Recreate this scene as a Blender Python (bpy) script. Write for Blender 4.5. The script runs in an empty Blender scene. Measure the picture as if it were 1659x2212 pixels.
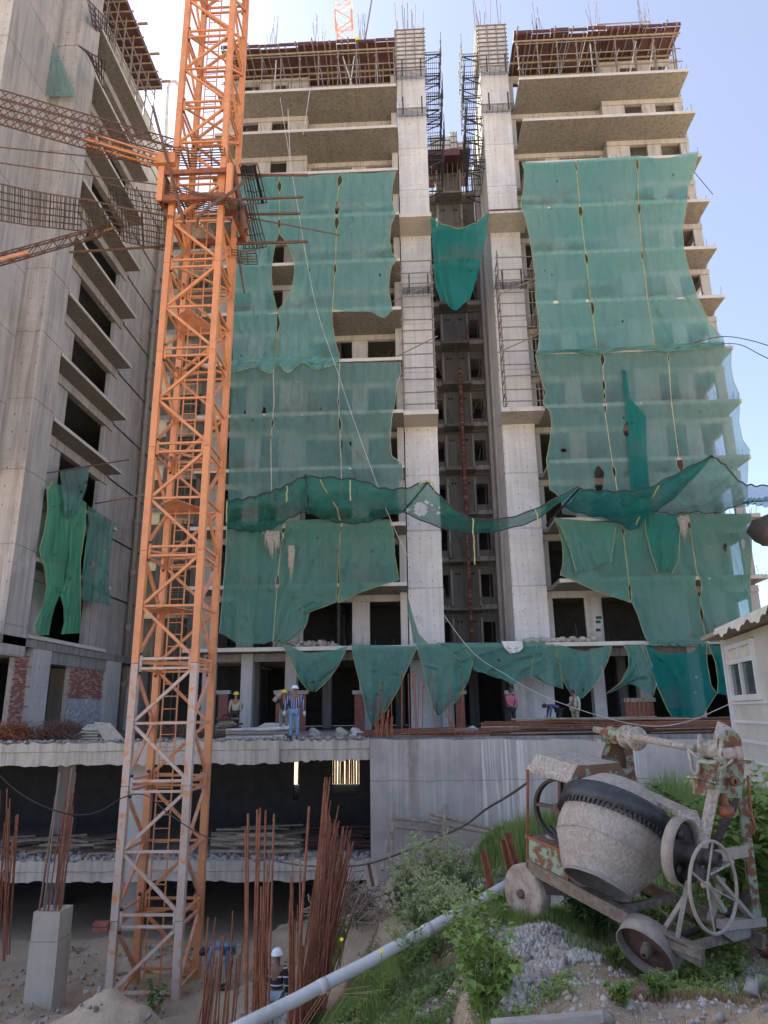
import bpy, math, random
import numpy as np
from mathutils import Vector, Matrix
random.seed(7); rng = np.random.default_rng(7)
S = bpy.context.scene
R_ = math.radians

# ------------------------------------------------------------------ camera, sky, sun, exposure
# World axes follow the tower: X along its facade, Y into depth, Z up; the lens is at the origin.
CX, CY, FP = 829.5, 1106.0, 1539.5
def _n(v):
    v = Vector(v); return v.normalized()
dY = _n((75.5, -431, -FP)); dZ = _n((-72.5, 5486, -FP)); dX = dY.cross(dZ).normalized(); dZ = dX.cross(dY)
ROT = Matrix((dX, dY, dZ))
cam_d = bpy.data.cameras.new('camera'); cam = bpy.data.objects.new('camera', cam_d); S.collection.objects.link(cam)
cam.matrix_world = ROT.to_4x4()
cam_d.sensor_fit = 'VERTICAL'; cam_d.sensor_height = 36; cam_d.lens = 36*FP/2212
cam_d.clip_start = 0.05; cam_d.clip_end = 3000
S.camera = cam
SUN_EL, SUN_AZ = 47.0, -56.0          # azimuth from +Y, positive towards +X
W = bpy.data.worlds.new('World'); S.world = W; W.use_nodes = True
nt = W.node_tree; nt.nodes.clear()
o_ = nt.nodes.new('ShaderNodeOutputWorld'); b_ = nt.nodes.new('ShaderNodeBackground'); s_ = nt.nodes.new('ShaderNodeTexSky')
s_.sky_type = 'NISHITA'; s_.sun_disc = False; s_.sun_elevation = R_(SUN_EL); s_.sun_rotation = R_(SUN_AZ)
s_.air_density = 0.40; s_.dust_density = 0.8; s_.ozone_density = 2.0; s_.altitude = 200
b_.inputs[1].default_value = 0.082
# thin even high haze over the whole sky, added to the clear sky
v_ = nt.nodes.new('ShaderNodeBackground'); v_.inputs[0].default_value = (1.0, .93, .82, 1); v_.inputs[1].default_value = 0.048
ad = nt.nodes.new('ShaderNodeAddShader'); nt.links.new(s_.outputs[0], b_.inputs[0]); nt.links.new(b_.outputs[0], ad.inputs[0]); nt.links.new(v_.outputs[0], ad.inputs[1]); nt.links.new(ad.outputs[0], o_.inputs[0])
sd = bpy.data.lights.new('sun', 'SUN'); sd.energy = 5.0; sd.angle = R_(0.6); sd.color = (1, .93, .82)
so = bpy.data.objects.new('sun', sd); S.collection.objects.link(so)
sv = Vector((math.sin(R_(SUN_AZ))*math.cos(R_(SUN_EL)), math.cos(R_(SUN_AZ))*math.cos(R_(SUN_EL)), math.sin(R_(SUN_EL))))
so.rotation_euler = sv.to_track_quat('Z', 'Y').to_euler()
S.view_settings.view_transform = 'Standard'; S.view_settings.look = 'None'
S.view_settings.exposure = 2.52; S.view_settings.gamma = 1.0
S.render.engine = 'CYCLES'
S.cycles.transparent_max_bounces = 20; S.cycles.max_bounces = 6; S.cycles.diffuse_bounces = 4

# ------------------------------------------------------------------ measuring helpers
def ray(u, v): return ROT @ Vector((u-CX, -(v-CY), -FP))
def at(u, v, Y):
    d = ray(u, v); return d*(Y/d.y)
def atx(u, v, X):
    d = ray(u, v); return d*(X/d.x)
def atz(u, v, Z):
    d = ray(u, v); return d*(Z/d.z)

# ------------------------------------------------------------------ objects
COL = S.collection
WL = {}
def wl(o): return WL[o.name] if o is not None else Vector((0, 0, 0))
def tag(o, label=None, cat=None, group=None, kind=None):
    if label: o['label'] = label
    if cat: o['category'] = cat
    if group: o['group'] = group
    if kind: o['kind'] = kind
    return o
def empty(name, loc, label=None, cat=None, group=None):
    o = bpy.data.objects.new(name, None); COL.objects.link(o); o.location = loc; o.empty_display_size = .3
    WL[o.name] = Vector(loc); return tag(o, label, cat, group)
def link_mesh(name, me, loc, parent=None):
    o = bpy.data.objects.new(name, me); COL.objects.link(o)
    o.location = Vector(loc) - wl(parent)
    if parent is not None: o.parent = parent
    WL[o.name] = Vector(loc); return o

class MB:
    def __init__(s): s.V = []; s.F = []
    def box(s, x0, y0, z0, x1, y1, z1, jit=0):
        b = len(s.V)
        for x in (x0, x1):
            for y in (y0, y1):
                for z in (z0, z1):
                    s.V.append((x+random.uniform(-jit, jit), y+random.uniform(-jit, jit), z+random.uniform(-jit, jit)) if jit else (x, y, z))
        s.F += [(b, b+1, b+3, b+2), (b+4, b+6, b+7, b+5), (b, b+4, b+5, b+1), (b+2, b+3, b+7, b+6), (b, b+2, b+6, b+4), (b+1, b+5, b+7, b+3)]
        return s
    def bar(s, p, q, w, h=None, up=(0, 0, 1)):
        h = h or w; p = Vector(p); q = Vector(q); d = (q-p).normalized(); up = Vector(up)
        if abs(d.dot(up)) > .98: up = Vector((0, 1, 0))
        a = d.cross(up).normalized()*w/2; c = a.cross(d).normalized()*h/2
        b = len(s.V)
        for e in (p, q):
            for sa, sc in ((-1, -1), (1, -1), (1, 1), (-1, 1)): s.V.append(tuple(e+a*sa+c*sc))
        s.F += [(b+3, b+2, b+1, b), (b+4, b+5, b+6, b+7)] + [(b+i, b+(i+1) % 4, b+4+(i+1) % 4, b+4+i) for i in range(4)]
        return s
    def tube(s, pts, r, n=6, cap=True):
        pts = [Vector(p) for p in pts]; rr = r if isinstance(r, (list, tuple)) else [r]*len(pts)
        ref = None; rings = []
        for i, p in enumerate(pts):
            d = (pts[min(i+1, len(pts)-1)]-pts[max(i-1, 0)]).normalized()
            if ref is None: ref = d.orthogonal().normalized()
            ref = (ref-d*ref.dot(d))
            ref = ref.normalized() if ref.length > 1e-5 else d.orthogonal().normalized()
            e = d.cross(ref); b = len(s.V); rings.append(b)
            for k in range(n):
                t = 2*math.pi*k/n; s.V.append(tuple(p+(ref*math.cos(t)+e*math.sin(t))*rr[i]))
        for a, b in zip(rings, rings[1:]):
            for k in range(n): s.F.append((a+k, a+(k+1) % n, b+(k+1) % n, b+k))
        if cap:
            s.F.append(tuple(rings[0]+k for k in reversed(range(n)))); s.F.append(tuple(rings[-1]+k for k in range(n)))
        return s
    def lathe(s, o, ax, prof, n=32, close=False):
        o = Vector(o); ax = Vector(ax).normalized(); a = ax.orthogonal().normalized(); c = ax.cross(a); rings = []
        for t, r in prof:
            b = len(s.V); rings.append(b)
            for k in range(n):
                th = 2*math.pi*k/n; s.V.append(tuple(o+ax*t+(a*math.cos(th)+c*math.sin(th))*r))
        pr = list(zip(rings, rings[1:]))
        if close: pr.append((rings[-1], rings[0]))
        for p, q in pr:
            for k in range(n): s.F.append((p+k, p+(k+1) % n, q+(k+1) % n, q+k))
        return s
    def torus(s, o, ax, R, r, n=28, m=6):
        return s.lathe(o, ax, [(r*math.sin(2*math.pi*k/m), R+r*math.cos(2*math.pi*k/m)) for k in range(m)], n, True)
    def poly(s, pts, th):
        """flat polygon pts (3-D) given thickness vector th"""
        pts = [Vector(p) for p in pts]; th = Vector(th); n = len(pts); b = len(s.V)
        s.V += [tuple(p) for p in pts]+[tuple(p+th) for p in pts]
        s.F += [tuple(b+i for i in range(n)), tuple(b+n+i for i in reversed(range(n)))]
        s.F += [(b+i, b+n+i, b+n+(i+1) % n, b+(i+1) % n) for i in range(n)]
        return s
    def grid(s, P):
        b = len(s.V); m = len(P); n = len(P[0])
        for row in P: s.V += [tuple(p) for p in row]
        for i in range(m-1):
            for j in range(n-1): s.F.append((b+i*n+j, b+i*n+j+1, b+(i+1)*n+j+1, b+(i+1)*n+j))
        return s
    def build(s, name, mat, parent=None, smooth=False, recalc=True):
        A = np.array(s.V, float); c = (A.min(0)+A.max(0))/2; c[2] = A[:, 2].min()
        A -= c
        me = bpy.data.meshes.new(name); me.from_pydata(A.tolist(), [], s.F); me.materials.append(mat)
        if smooth: me.polygons.foreach_set('use_smooth', [True]*len(me.polygons))
        me.update()
        return link_mesh(name, me, c, parent)

def np_mesh(name, V, F, mat, parent=None, smooth=False):
    """V (n,3), F (m,k) numpy"""
    V = np.asarray(V, np.float32); F = np.asarray(F, np.int32); k = F.shape[1]
    me = bpy.data.meshes.new(name); me.vertices.add(len(V)); me.vertices.foreach_set('co', V.ravel())
    me.loops.add(F.size); me.loops.foreach_set('vertex_index', F.ravel())
    me.polygons.add(len(F)); me.polygons.foreach_set('loop_start', np.arange(len(F), dtype=np.int32)*k)
    me.polygons.foreach_set('loop_total', np.full(len(F), k, np.int32))
    if smooth: me.polygons.foreach_set('use_smooth', np.ones(len(F), bool))
    me.materials.append(mat); me.update(); me.validate()
    return link_mesh(name, me, (0, 0, 0), parent)

def dup(o, off=(0, 0, 0), parent=None, name=None):
    """copy one mesh object (shared data), shifted; parent is its thing"""
    c = o.copy(); COL.objects.link(c)
    if parent is not None: c.parent = parent
    c.location = o.location + Vector(off); WL[c.name] = wl(o)+Vector(off)
    return c
def dup_tree(o, loc, rz=None):
    c = o.copy(); COL.objects.link(c); c.location = loc; WL[c.name] = Vector(loc)
    if rz is not None: c.rotation_euler.z = rz
    for ch in o.children:
        d = ch.copy(); COL.objects.link(d); d.parent = c
        for g in ch.children:
            e = g.copy(); COL.objects.link(e); e.parent = d
    return c
_rod = {}
def rod(name, p, q, r, mat, parent, n=6):
    """straight rod sharing one unit cylinder per material"""
    key = (mat.name, n)
    if key not in _rod:
        V = []; F = []
        for z in (0, 1):
            for k in range(n): V.append((math.cos(2*math.pi*k/n), math.sin(2*math.pi*k/n), z))
        F = [(k, (k+1) % n, n+(k+1) % n, n+k) for k in range(n)]+[tuple(reversed(range(n))), tuple(range(n, 2*n))]
        me = bpy.data.meshes.new('rod'); me.from_pydata(V, [], F); me.materials.append(mat); _rod[key] = me
    p = Vector(p); q = Vector(q); d = q-p
    o = bpy.data.objects.new(name, _rod[key]); COL.objects.link(o)
    o.location = p-wl(parent)
    if parent is not None: o.parent = parent
    o.rotation_euler = d.to_track_quat('Z', 'Y').to_euler(); o.scale = (r, r, d.length)
    WL[o.name] = p; return o
_bx = {}
def brk(name, c, size, mat, parent, rot=None):
    """box-shaped piece sharing one unit cube per material"""
    if mat.name not in _bx:
        m = MB().box(-.5, -.5, -.5, .5, .5, .5); me = bpy.data.meshes.new('block'); me.from_pydata(m.V, [], m.F); me.materials.append(mat); _bx[mat.name] = me
    o = bpy.data.objects.new(name, _bx[mat.name]); COL.objects.link(o); o.location = Vector(c)-wl(parent)
    if parent is not None: o.parent = parent
    o.scale = size
    if rot: o.rotation_euler = rot
    WL[o.name] = Vector(c); return o

# ------------------------------------------------------------------ materials
class NT:
    def __init__(s, name):
        s.m = bpy.data.materials.new(name); s.m.use_nodes = True; s.t = s.m.node_tree; s.t.nodes.clear()
        s.out = s.n('ShaderNodeOutputMaterial'); s.b = s.n('ShaderNodeBsdfPrincipled'); s.l(s.b.outputs[0], s.out.inputs[0])
        s.b.inputs['Roughness'].default_value = .85
        s.geo = s.n('ShaderNodeNewGeometry')
    def n(s, t, **k):
        x = s.t.nodes.new(t)
        for a, v in k.items(): setattr(x, a, v)
        return x
    def l(s, a, b): s.t.links.new(a, b)
    def pos(s, scale=(1, 1, 1), obj=False):
        mp = s.n('ShaderNodeMapping'); mp.inputs['Scale'].default_value = scale
        if obj:
            tc = s.n('ShaderNodeTexCoord'); s.l(tc.outputs['Object'], mp.inputs[0])
        else: s.l(s.geo.outputs['Position'], mp.inputs[0])
        return mp.outputs[0]
    def noise(s, vec, scale, detail=4, rough=.6, lo=.3, hi=.7):
        x = s.n('ShaderNodeTexNoise'); s.l(vec, x.inputs['Vector']); x.inputs['Scale'].default_value = scale
        x.inputs['Detail'].default_value = detail; x.inputs['Roughness'].default_value = rough
        return s.rng(x.outputs[0], lo, hi)
    def rng(s, v, lo, hi, a=0, b=1):
        r = s.n('ShaderNodeMapRange'); s.l(v, r.inputs[0]); r.inputs[1].default_value = lo; r.inputs[2].default_value = hi
        r.inputs[3].default_value = a; r.inputs[4].default_value = b; return r.outputs[0]
    def mix(s, f, a, b, mode='MIX'):
        x = s.n('ShaderNodeMix', data_type='RGBA', blend_type=mode)
        for v, i in ((f, 0), (a, 6), (b, 7)):
            if isinstance(v, (int, float)): x.inputs[i].default_value = v
            elif isinstance(v, tuple): x.inputs[i].default_value = (*v, 1) if len(v) == 3 else v
            else: s.l(v, x.inputs[i])
        return x.outputs[2]
    def math(s, op, a, b=None):
        x = s.n('ShaderNodeMath', operation=op)
        for v, i in ((a, 0), (b, 1)):
            if v is None: continue
            if isinstance(v, (int, float)): x.inputs[i].default_value = v
            else: s.l(v, x.inputs[i])
        return x.outputs[0]
    def sep(s):
        x = s.n('ShaderNodeSeparateXYZ'); s.l(s.geo.outputs['Position'], x.inputs[0]); return x.outputs
    def bump(s, h, strength=.3, dist=.02):
        x = s.n('ShaderNodeBump'); x.inputs['Strength'].default_value = strength; x.inputs['Distance'].default_value = dist
        s.l(h, x.inputs['Height']); s.l(x.outputs[0], s.b.inputs['Normal'])
    def col(s, c):
        if isinstance(c, tuple): s.b.inputs['Base Color'].default_value = (*c, 1)
        else: s.l(c, s.b.inputs['Base Color'])
        return s

def concrete(name, c=(.36, .345, .315), dark=.55, streak=.5, holes=False, stain=.35, warm=(.42, .37, .29), sc=1.0, axis='x'):
    k = NT(name); d = tuple(x*dark for x in c)
    big = k.noise(k.pos(), .45*sc, 6, .65, .35, .68)
    st = k.noise(k.pos((2.6, 2.6, .16)), 1.6*sc, 5, .6, .45, .72)
    sp = k.noise(k.pos(), 9*sc, 5, .7, .35, .75)
    col = k.mix(k.math('MULTIPLY', big, stain), c, warm)
    col = k.mix(k.math('MULTIPLY', st, streak), col, d)
    col = k.mix(k.math('MULTIPLY', sp, .22), col, tuple(x*.6 for x in c))
    blot = k.noise(k.pos(), .75*sc, 8, .66, .52, .68)
    col = k.mix(k.math('MULTIPLY', blot, .3), col, tuple(min(1, x*1.35) for x in c))
    if holes:   # formwork tie holes and sheet joints
        p = k.sep(); u = p[0] if axis == 'x' else p[1]
        fx = k.math('ABSOLUTE', k.math('SUBTRACT', k.math('FRACT', k.math('MULTIPLY', u, 1/.575)), .5))
        fz = k.math('ABSOLUTE', k.math('SUBTRACT', k.math('FRACT', k.math('MULTIPLY', p[2], 1/.75)), .5))
        dd = k.math('ADD', k.math('POWER', k.math('MULTIPLY', fx, .575), 2), k.math('POWER', k.math('MULTIPLY', fz, .5), 2))
        cv = k.n('ShaderNodeCombineXYZ'); k.l(k.math('FLOOR', k.math('MULTIPLY', u, 1/.575)), cv.inputs[0]); k.l(k.math('FLOOR', k.math('MULTIPLY', p[2], 1/1.5)), cv.inputs[1])
        wn = k.n('ShaderNodeTexWhiteNoise'); wn.noise_dimensions = '2D'; k.l(cv.outputs[0], wn.inputs[0])
        col = k.mix(k.math('MULTIPLY', wn.outputs[0], .22), col, tuple(x*.62 for x in c))
        hl = k.math('LESS_THAN', k.math('ABSOLUTE', k.math('SUBTRACT', k.math('FRACT', k.math('MULTIPLY', p[2], 1/1.5)), .5)), .006); col = k.mix(k.math('MULTIPLY', hl, .4), col, tuple(x*.45 for x in c))
        pt = k.noise(k.pos((1, 1, .7)), .9, 5, .7, .5, .56); col = k.mix(k.math('MULTIPLY', pt, .3), col, tuple(x*.72 for x in c))
        hole = k.math('LESS_THAN', k.math('ADD', dd, k.math('MULTIPLY', wn.outputs[0], .0004)), .0009)
        col = k.mix(k.math('MULTIPLY', hole, k.rng(k.noise(k.pos(), .8, 2, .5, .3, .6), 0, 1, .25, .85)), col, (.05, .045, .04))
        drip = k.math('MULTIPLY', k.rng(fx, .018, .03, 1, 0), k.noise(k.pos((4, 4, .5)), 1.7, 3, .6, .42, .6))
        col = k.mix(k.math('MULTIPLY', drip, .38), col, tuple(x*.35 for x in c))
        gx = k.math('LESS_THAN', k.math('ABSOLUTE', k.math('SUBTRACT', fx, .5)), .008)
        col = k.mix(k.math('MULTIPLY', gx, .35), col, d)
    k.col(col); k.bump(k.math('ADD', sp, k.math('MULTIPLY', blot, .6)), .35, .02)
    k.b.inputs['Roughness'].default_value = .9
    return k.m
def plain(name, c, var=.25, sc=6, rough=.7, metal=0, c2=None, lo=.4, hi=.65, bump=.15, amount=1.0):
    k = NT(name); c2 = c2 or tuple(x*(1-var) for x in c)
    f = k.noise(k.pos(), sc, 6, .68, lo, hi); gr = k.noise(k.pos((1, 1, .6)), sc*.3, 5, .7, .45, .8)
    if amount < 1: f = k.math('MULTIPLY', f, amount)
    k.col(k.mix(k.math('MULTIPLY', gr, .45), k.mix(f, c, c2), tuple(x*.5 for x in c2))); k.b.inputs['Roughness'].default_value = rough; k.b.inputs['Metallic'].default_value = metal
    if bump: k.bump(f, bump, .01)
    return k.m
def netmat(name, c, c2, alpha, dirt=.35):
    k = NT(name)
    big = k.noise(k.pos(), .35, 5, .6, .35, .7); st = k.noise(k.pos((3.5, 3.5, .12)), 1.5, 5, .65, .4, .75)
    fine = k.noise(k.pos((1, 1, 1)), 40, 2, .5, .3, .7)
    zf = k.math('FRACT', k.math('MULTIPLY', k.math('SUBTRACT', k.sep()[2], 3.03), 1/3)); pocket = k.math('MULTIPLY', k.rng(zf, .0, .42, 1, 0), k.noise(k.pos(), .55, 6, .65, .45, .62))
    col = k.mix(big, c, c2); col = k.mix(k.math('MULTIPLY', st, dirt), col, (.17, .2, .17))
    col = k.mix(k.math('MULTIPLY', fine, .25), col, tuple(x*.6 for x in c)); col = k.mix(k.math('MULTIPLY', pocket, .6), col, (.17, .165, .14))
    df = k.n('ShaderNodeBsdfDiffuse'); tl = k.n('ShaderNodeBsdfTranslucent'); tr = k.n('ShaderNodeBsdfTransparent')
    k.l(col, df.inputs[0]); k.l(col, tl.inputs[0])
    wr = k.math('ADD', k.noise(k.pos((1.6, 1.6, .45)), 1.6, 5, .6, .25, .75), k.math('MULTIPLY', k.noise(k.pos((1, 1, 1.4)), 1.1, 3, .5, .25, .75), .8))
    bp_ = k.n('ShaderNodeBump'); bp_.inputs['Strength'].default_value = .9; bp_.inputs['Distance'].default_value = .16; k.l(wr, bp_.inputs['Height']); k.l(bp_.outputs[0], df.inputs['Normal'])
    m1 = k.n('ShaderNodeMixShader'); m1.inputs[0].default_value = .35; k.l(df.outputs[0], m1.inputs[1]); k.l(tl.outputs[0], m1.inputs[2])
    m2 = k.n('ShaderNodeMixShader'); a = k.math('ADD', alpha-.06, k.math('MULTIPLY', k.math('ADD', big, st), .06))
    k.l(a, m2.inputs[0]); k.l(tr.outputs[0], m2.inputs[1]); k.l(m1.outputs[0], m2.inputs[2])
    k.l(m2.outputs[0], k.out.inputs[0]); return k.m
def leafmat(name, c, c2, rough=.55):
    k = NT(name); f = k.noise(k.pos(), 5, 4, .6, .3, .7); g = k.noise(k.pos(), 60, 2, .5, .3, .7)
    col = k.mix(f, c, c2); col = k.mix(k.math('MULTIPLY', g, .35), col, tuple(x*.45 for x in c))
    tl = k.n('ShaderNodeBsdfTranslucent'); k.l(col, tl.inputs[0]); k.col(col); k.b.inputs['Roughness'].default_value = rough
    m = k.n('ShaderNodeMixShader'); m.inputs[0].default_value = .3; k.l(k.b.outputs[0], m.inputs[1]); k.l(tl.outputs[0], m.inputs[2]); k.l(m.outputs[0], k.out.inputs[0])
    return k.m

M = {}
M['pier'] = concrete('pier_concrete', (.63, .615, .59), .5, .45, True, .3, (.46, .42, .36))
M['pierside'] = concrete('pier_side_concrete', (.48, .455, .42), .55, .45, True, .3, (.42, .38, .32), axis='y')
M['lpier'] = concrete('left_pier_concrete', (.46, .43, .39), .36, .9, True, .55, (.30, .27, .23))
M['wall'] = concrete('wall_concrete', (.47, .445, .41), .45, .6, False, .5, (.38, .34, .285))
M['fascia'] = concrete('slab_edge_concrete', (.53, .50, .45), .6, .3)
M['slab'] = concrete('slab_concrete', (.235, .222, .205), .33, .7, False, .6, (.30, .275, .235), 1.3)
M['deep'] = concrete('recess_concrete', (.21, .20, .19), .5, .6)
M['lwall'] = concrete('left_wall_concrete', (.47, .44, .41), .4, .75, False, .6, (.27, .24, .2))
M['deck'] = concrete('deck_concrete', (.46, .415, .35), .42, .75, False, .5, (.42, .37, .29), 1.6)
M['retain'] = concrete('retaining_concrete', (.36, .325, .28), .55, .6, False, .6, (.40, .355, .29), .9)
M['dark'] = plain('interior_shade', (.06, .058, .055), .3, 2, .9)  # near black: shade inside the buildings put into the wall colour
M['orange'] = plain('orange_paint', (.60, .245, .10), .2, 5, .55, 0, (.44, .19, .09), .5, .72, .08)
M['orange_dust'] = plain('dusty_orange_paint', (.50, .40, .33), .3, 4, .75, 0, (.6, .24, .08), .52, .62, .1)
M['orange_pink'] = plain('faded_orange_paint', (.58, .33, .24), .3, 4, .7, 0, (.6, .21, .06), .45, .6, .1)
M['rust'] = plain('rusty_steel', (.30, .105, .05), .45, 9, .8, .1, (.15, .055, .03), .4, .65, .2)
M['rust2'] = plain('brown_rusty_steel', (.16, .085, .06), .45, 9, .8, .1, (.09, .055, .04), .4, .65, .2)
M['black'] = plain('black_steel', (.035, .035, .04), .3, 8, .6)
M['meshsteel'] = plain('mesh_steel', (.10, .085, .075), .3, 8, .7)
M['tube'] = plain('scaffold_tube', (.26, .22, .185), .4, 12, .6, .2)
M['bamboo'] = plain('bamboo_pole', (.33, .26, .18), .4, 8, .8)
M['ply'] = plain('red_plywood', (.10, .033, .03), .4, 2.5, .6)
M['alu'] = plain('aluminium_formwork', (.62, .60, .55), .35, 4, .5, .1)
M['brick'] = plain('red_brick', (.28, .10, .07), .4, 5, .95, 0, (.2, .065, .045))
M['brickpale'] = plain('mortar_smeared_brick', (.40, .30, .26), .4, 6, .95, 0, (.27, .12, .09))
M['plaster'] = plain('rough_plaster', (.36, .36, .37), .35, 5, .95, bump=.6)
M['mortar'] = plain('mortar', (.38, .34, .30), .3, 8, .95)
M['soil'] = None
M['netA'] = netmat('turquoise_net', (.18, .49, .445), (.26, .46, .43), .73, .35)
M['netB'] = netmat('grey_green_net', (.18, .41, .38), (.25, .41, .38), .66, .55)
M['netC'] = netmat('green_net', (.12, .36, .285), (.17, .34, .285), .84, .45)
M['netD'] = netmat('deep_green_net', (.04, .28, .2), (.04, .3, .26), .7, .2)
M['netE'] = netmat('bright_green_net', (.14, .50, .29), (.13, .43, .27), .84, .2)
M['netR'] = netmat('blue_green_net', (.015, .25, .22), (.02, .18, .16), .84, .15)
M['cord'] = plain('yellow_cord', (.50, .47, .20), .3, 5, .8)
M['cordw'] = plain('pale_cord', (.6, .6, .5), .3, 5, .8)
M['pvc'] = plain('grey_pvc', (.55, .55, .53), .2, 3, .4, 0, (.36, .36, .34), .5, .75, .05)
M['cable'] = plain('black_cable', (.05, .05, .05), .3, 5, .6)
M['rope'] = plain('white_cable', (.6, .58, .55), .3, 5, .6)
M['cream'] = plain('cream_panel', (.50, .485, .43), .15, 2, .5)
M['white'] = plain('white_frame', (.62, .62, .6), .1, 3, .4)
M['glass'] = plain('dark_glass', (.06, .08, .08), .3, 2, .08)
M['canvas'] = plain('cream_sheet', (.6, .57, .48), .2, 5, .8)
M['brownsteel'] = plain('brown_muddy_steel', (.17, .125, .09), .3, 14, .9, .1, (.30, .25, .19), .45, .7, .4)
M['sack'] = plain('cement_sack', (.40, .36, .30), .3, 6, .9)
M['rubble'] = plain('rubble', (.38, .35, .31), .4, 4, .95, bump=.4)
M['greenrust'] = plain('peeling_green_paint', (.25, .32, .23), .3, 9, .8, .1, (.17, .07, .035), .46, .54, .4)
M['rustgreen'] = plain('rusted_green_panel', (.17, .085, .05), .3, 8, .8, .1, (.23, .29, .2), .56, .62, .4)
M['limey'] = plain('cement_caked_steel', (.48, .44, .38), .3, 30, .95, 0, (.26, .19, .13), .40, .7, .9)
M['drum'] = plain('cement_caked_drum', (.50, .44, .375), .3, 34, .95, 0, (.29, .24, .19), .36, .74, 1.0)
M['gear'] = plain('greasy_black_gear', (.03, .033, .038), .5, 9, .45, .2, (.09, .09, .09), .5, .75, .3)
M['darkrust'] = plain('dark_oily_steel', (.06, .045, .04), .4, 9, .6, .3)
M['stonewheel'] = plain('clogged_wheel', (.37, .32, .265), .3, 8, .95, 0, (.26, .17, .12), .45, .62, .6)
M['greysteel'] = plain('muddy_steel', (.27, .23, .19), .3, 14, .85, .1, (.38, .32, .26), .4, .68, .3)
M['sunplank'] = plain('yellow_timber', (.16, .09, .035), .5, 3, .9)
M['wood'] = plain('weathered_timber', (.33, .27, .2), .35, 6, .9)
M['twig'] = plain('dry_twig', (.30, .23, .17), .35, 6, .9)
M['skin'] = plain('skin', (.23, .12, .075), .1, 5, .6, bump=0)
M['leafA'] = leafmat('weed_leaf', (.30, .40, .10), (.16, .27, .065))
M['leafB'] = leafmat('dark_leaf', (.18, .28, .08), (.10, .18, .055))
M['leafC'] = leafmat('pale_weed_leaf', (.48, .52, .24), (.30, .38, .15))
M['grass'] = leafmat('grass_blade', (.27, .36, .09), (.15, .24, .065))
M['drygrass'] = leafmat('dry_grass_blade', (.45, .32, .17), (.32, .2, .1))
M['flower'] = plain('cream_flower', (.62, .62, .42), .2, 20, .8)
M['yflower'] = plain('yellow_flower', (.8, .65, .04), .1, 20, .8)
M['gravel'] = plain('grey_gravel', (.58, .54, .48), .35, 14, .95, 0, (.38, .35, .31), .35, .7)
k = NT('retaining_wall_concrete')
q_ = k.sep(); b1 = k.noise(k.pos(), .55, 7, .65, .38, .64); b2 = k.noise(k.pos((1, 1, .5)), 2.2, 8, .7, .4, .66); st = k.noise(k.pos((2.2, 2.2, .14)), 1.3, 6, .7, .45, .75)
c = k.mix(b1, (.44, .395, .34), (.30, .27, .24)); c = k.mix(k.math('MULTIPLY', b2, .5), c, (.46, .42, .36)); c = k.mix(k.math('MULTIPLY', st, .35), c, (.2, .185, .165))
for x0, x1, am in ((1.7, 3.5, .8), (5.8, 7.2, .7), (3.4, 4.6, .25), (-1.2, 1.6, .18)):
    msk = k.math('MULTIPLY', k.rng(q_[0], x0, x0+.25), k.rng(q_[0], x1-.25, x1, 1, 0))
    d = k.noise(k.pos((7, 7, .09)), 1.3, 6, .75, .50, .56); c = k.mix(k.math('MULTIPLY', k.math('MULTIPLY', d, msk), am), c, (.66, .61, .54))
ln = k.math('LESS_THAN', k.math('ABSOLUTE', k.math('SUBTRACT', q_[2], k.math('ADD', -2.15, k.math('MULTIPLY', b2, .06)))), .012); c = k.mix(k.math('MULTIPLY', ln, .6), c, (.10, .095, .09))
rs = k.math('MULTIPLY', k.rng(k.math('ABSOLUTE', k.math('SUBTRACT', q_[0], k.math('ADD', -.35, k.math('MULTIPLY', b2, .25)))), .0, .22, 1, 0), k.rng(q_[2], -3.6, -1.9)); c = k.mix(k.math('MULTIPLY', rs, .7), c, (.19, .125, .085))
k.col(c); k.bump(k.math('ADD', b2, st), .3, .02); M['retain2'] = k.m
# ground
k = NT('soil')
a = k.noise(k.pos(), .7, 8, .7, .4, .62); b = k.noise(k.pos(), 5, 8, .75, .4, .65); g = k.noise(k.pos(), 28, 4, .7, .35, .7)
c = k.mix(a, (.50, .38, .255), (.40, .305, .21)); c = k.mix(k.math('MULTIPLY', b, .55), c, (.33, .245, .165)); c = k.mix(k.math('MULTIPLY', g, .4), c, (.58, .49, .37))
p = k.sep()
def ell(x, y, rx, ry):
    q = k.math('ADD', k.math('POWER', k.math('DIVIDE', k.math('SUBTRACT', p[0], x), rx), 2), k.math('POWER', k.math('DIVIDE', k.math('SUBTRACT', p[1], y), ry), 2))
    q = k.math('ADD', q, k.math('MULTIPLY', b, .5)); return k.rng(q, .9, 1.25, 1, 0)
for e in ((1.28, 8.35, .62, .85), (1.05, 6.8, .62, .5), (3.0, 7.0, 1.0, .7), (1.9, 12, 1.6, 2.2)):
    c = k.mix(k.math('MULTIPLY', ell(*e), .85), c, k.mix(g, (.50, .48, .45), (.33, .315, .30)))
c = k.mix(k.math('MULTIPLY', ell(-6.1, 15.5, 2.0, 1.7), .8), c, k.mix(b, (.72, .58, .41), (.60, .47, .32)))
k.col(c); k.bump(k.math('ADD', k.math('MULTIPLY', b, 1.5), g),   .6, .06); k.b.inputs['Roughness'].default_value = 1
M['soil'] = k.m
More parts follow.
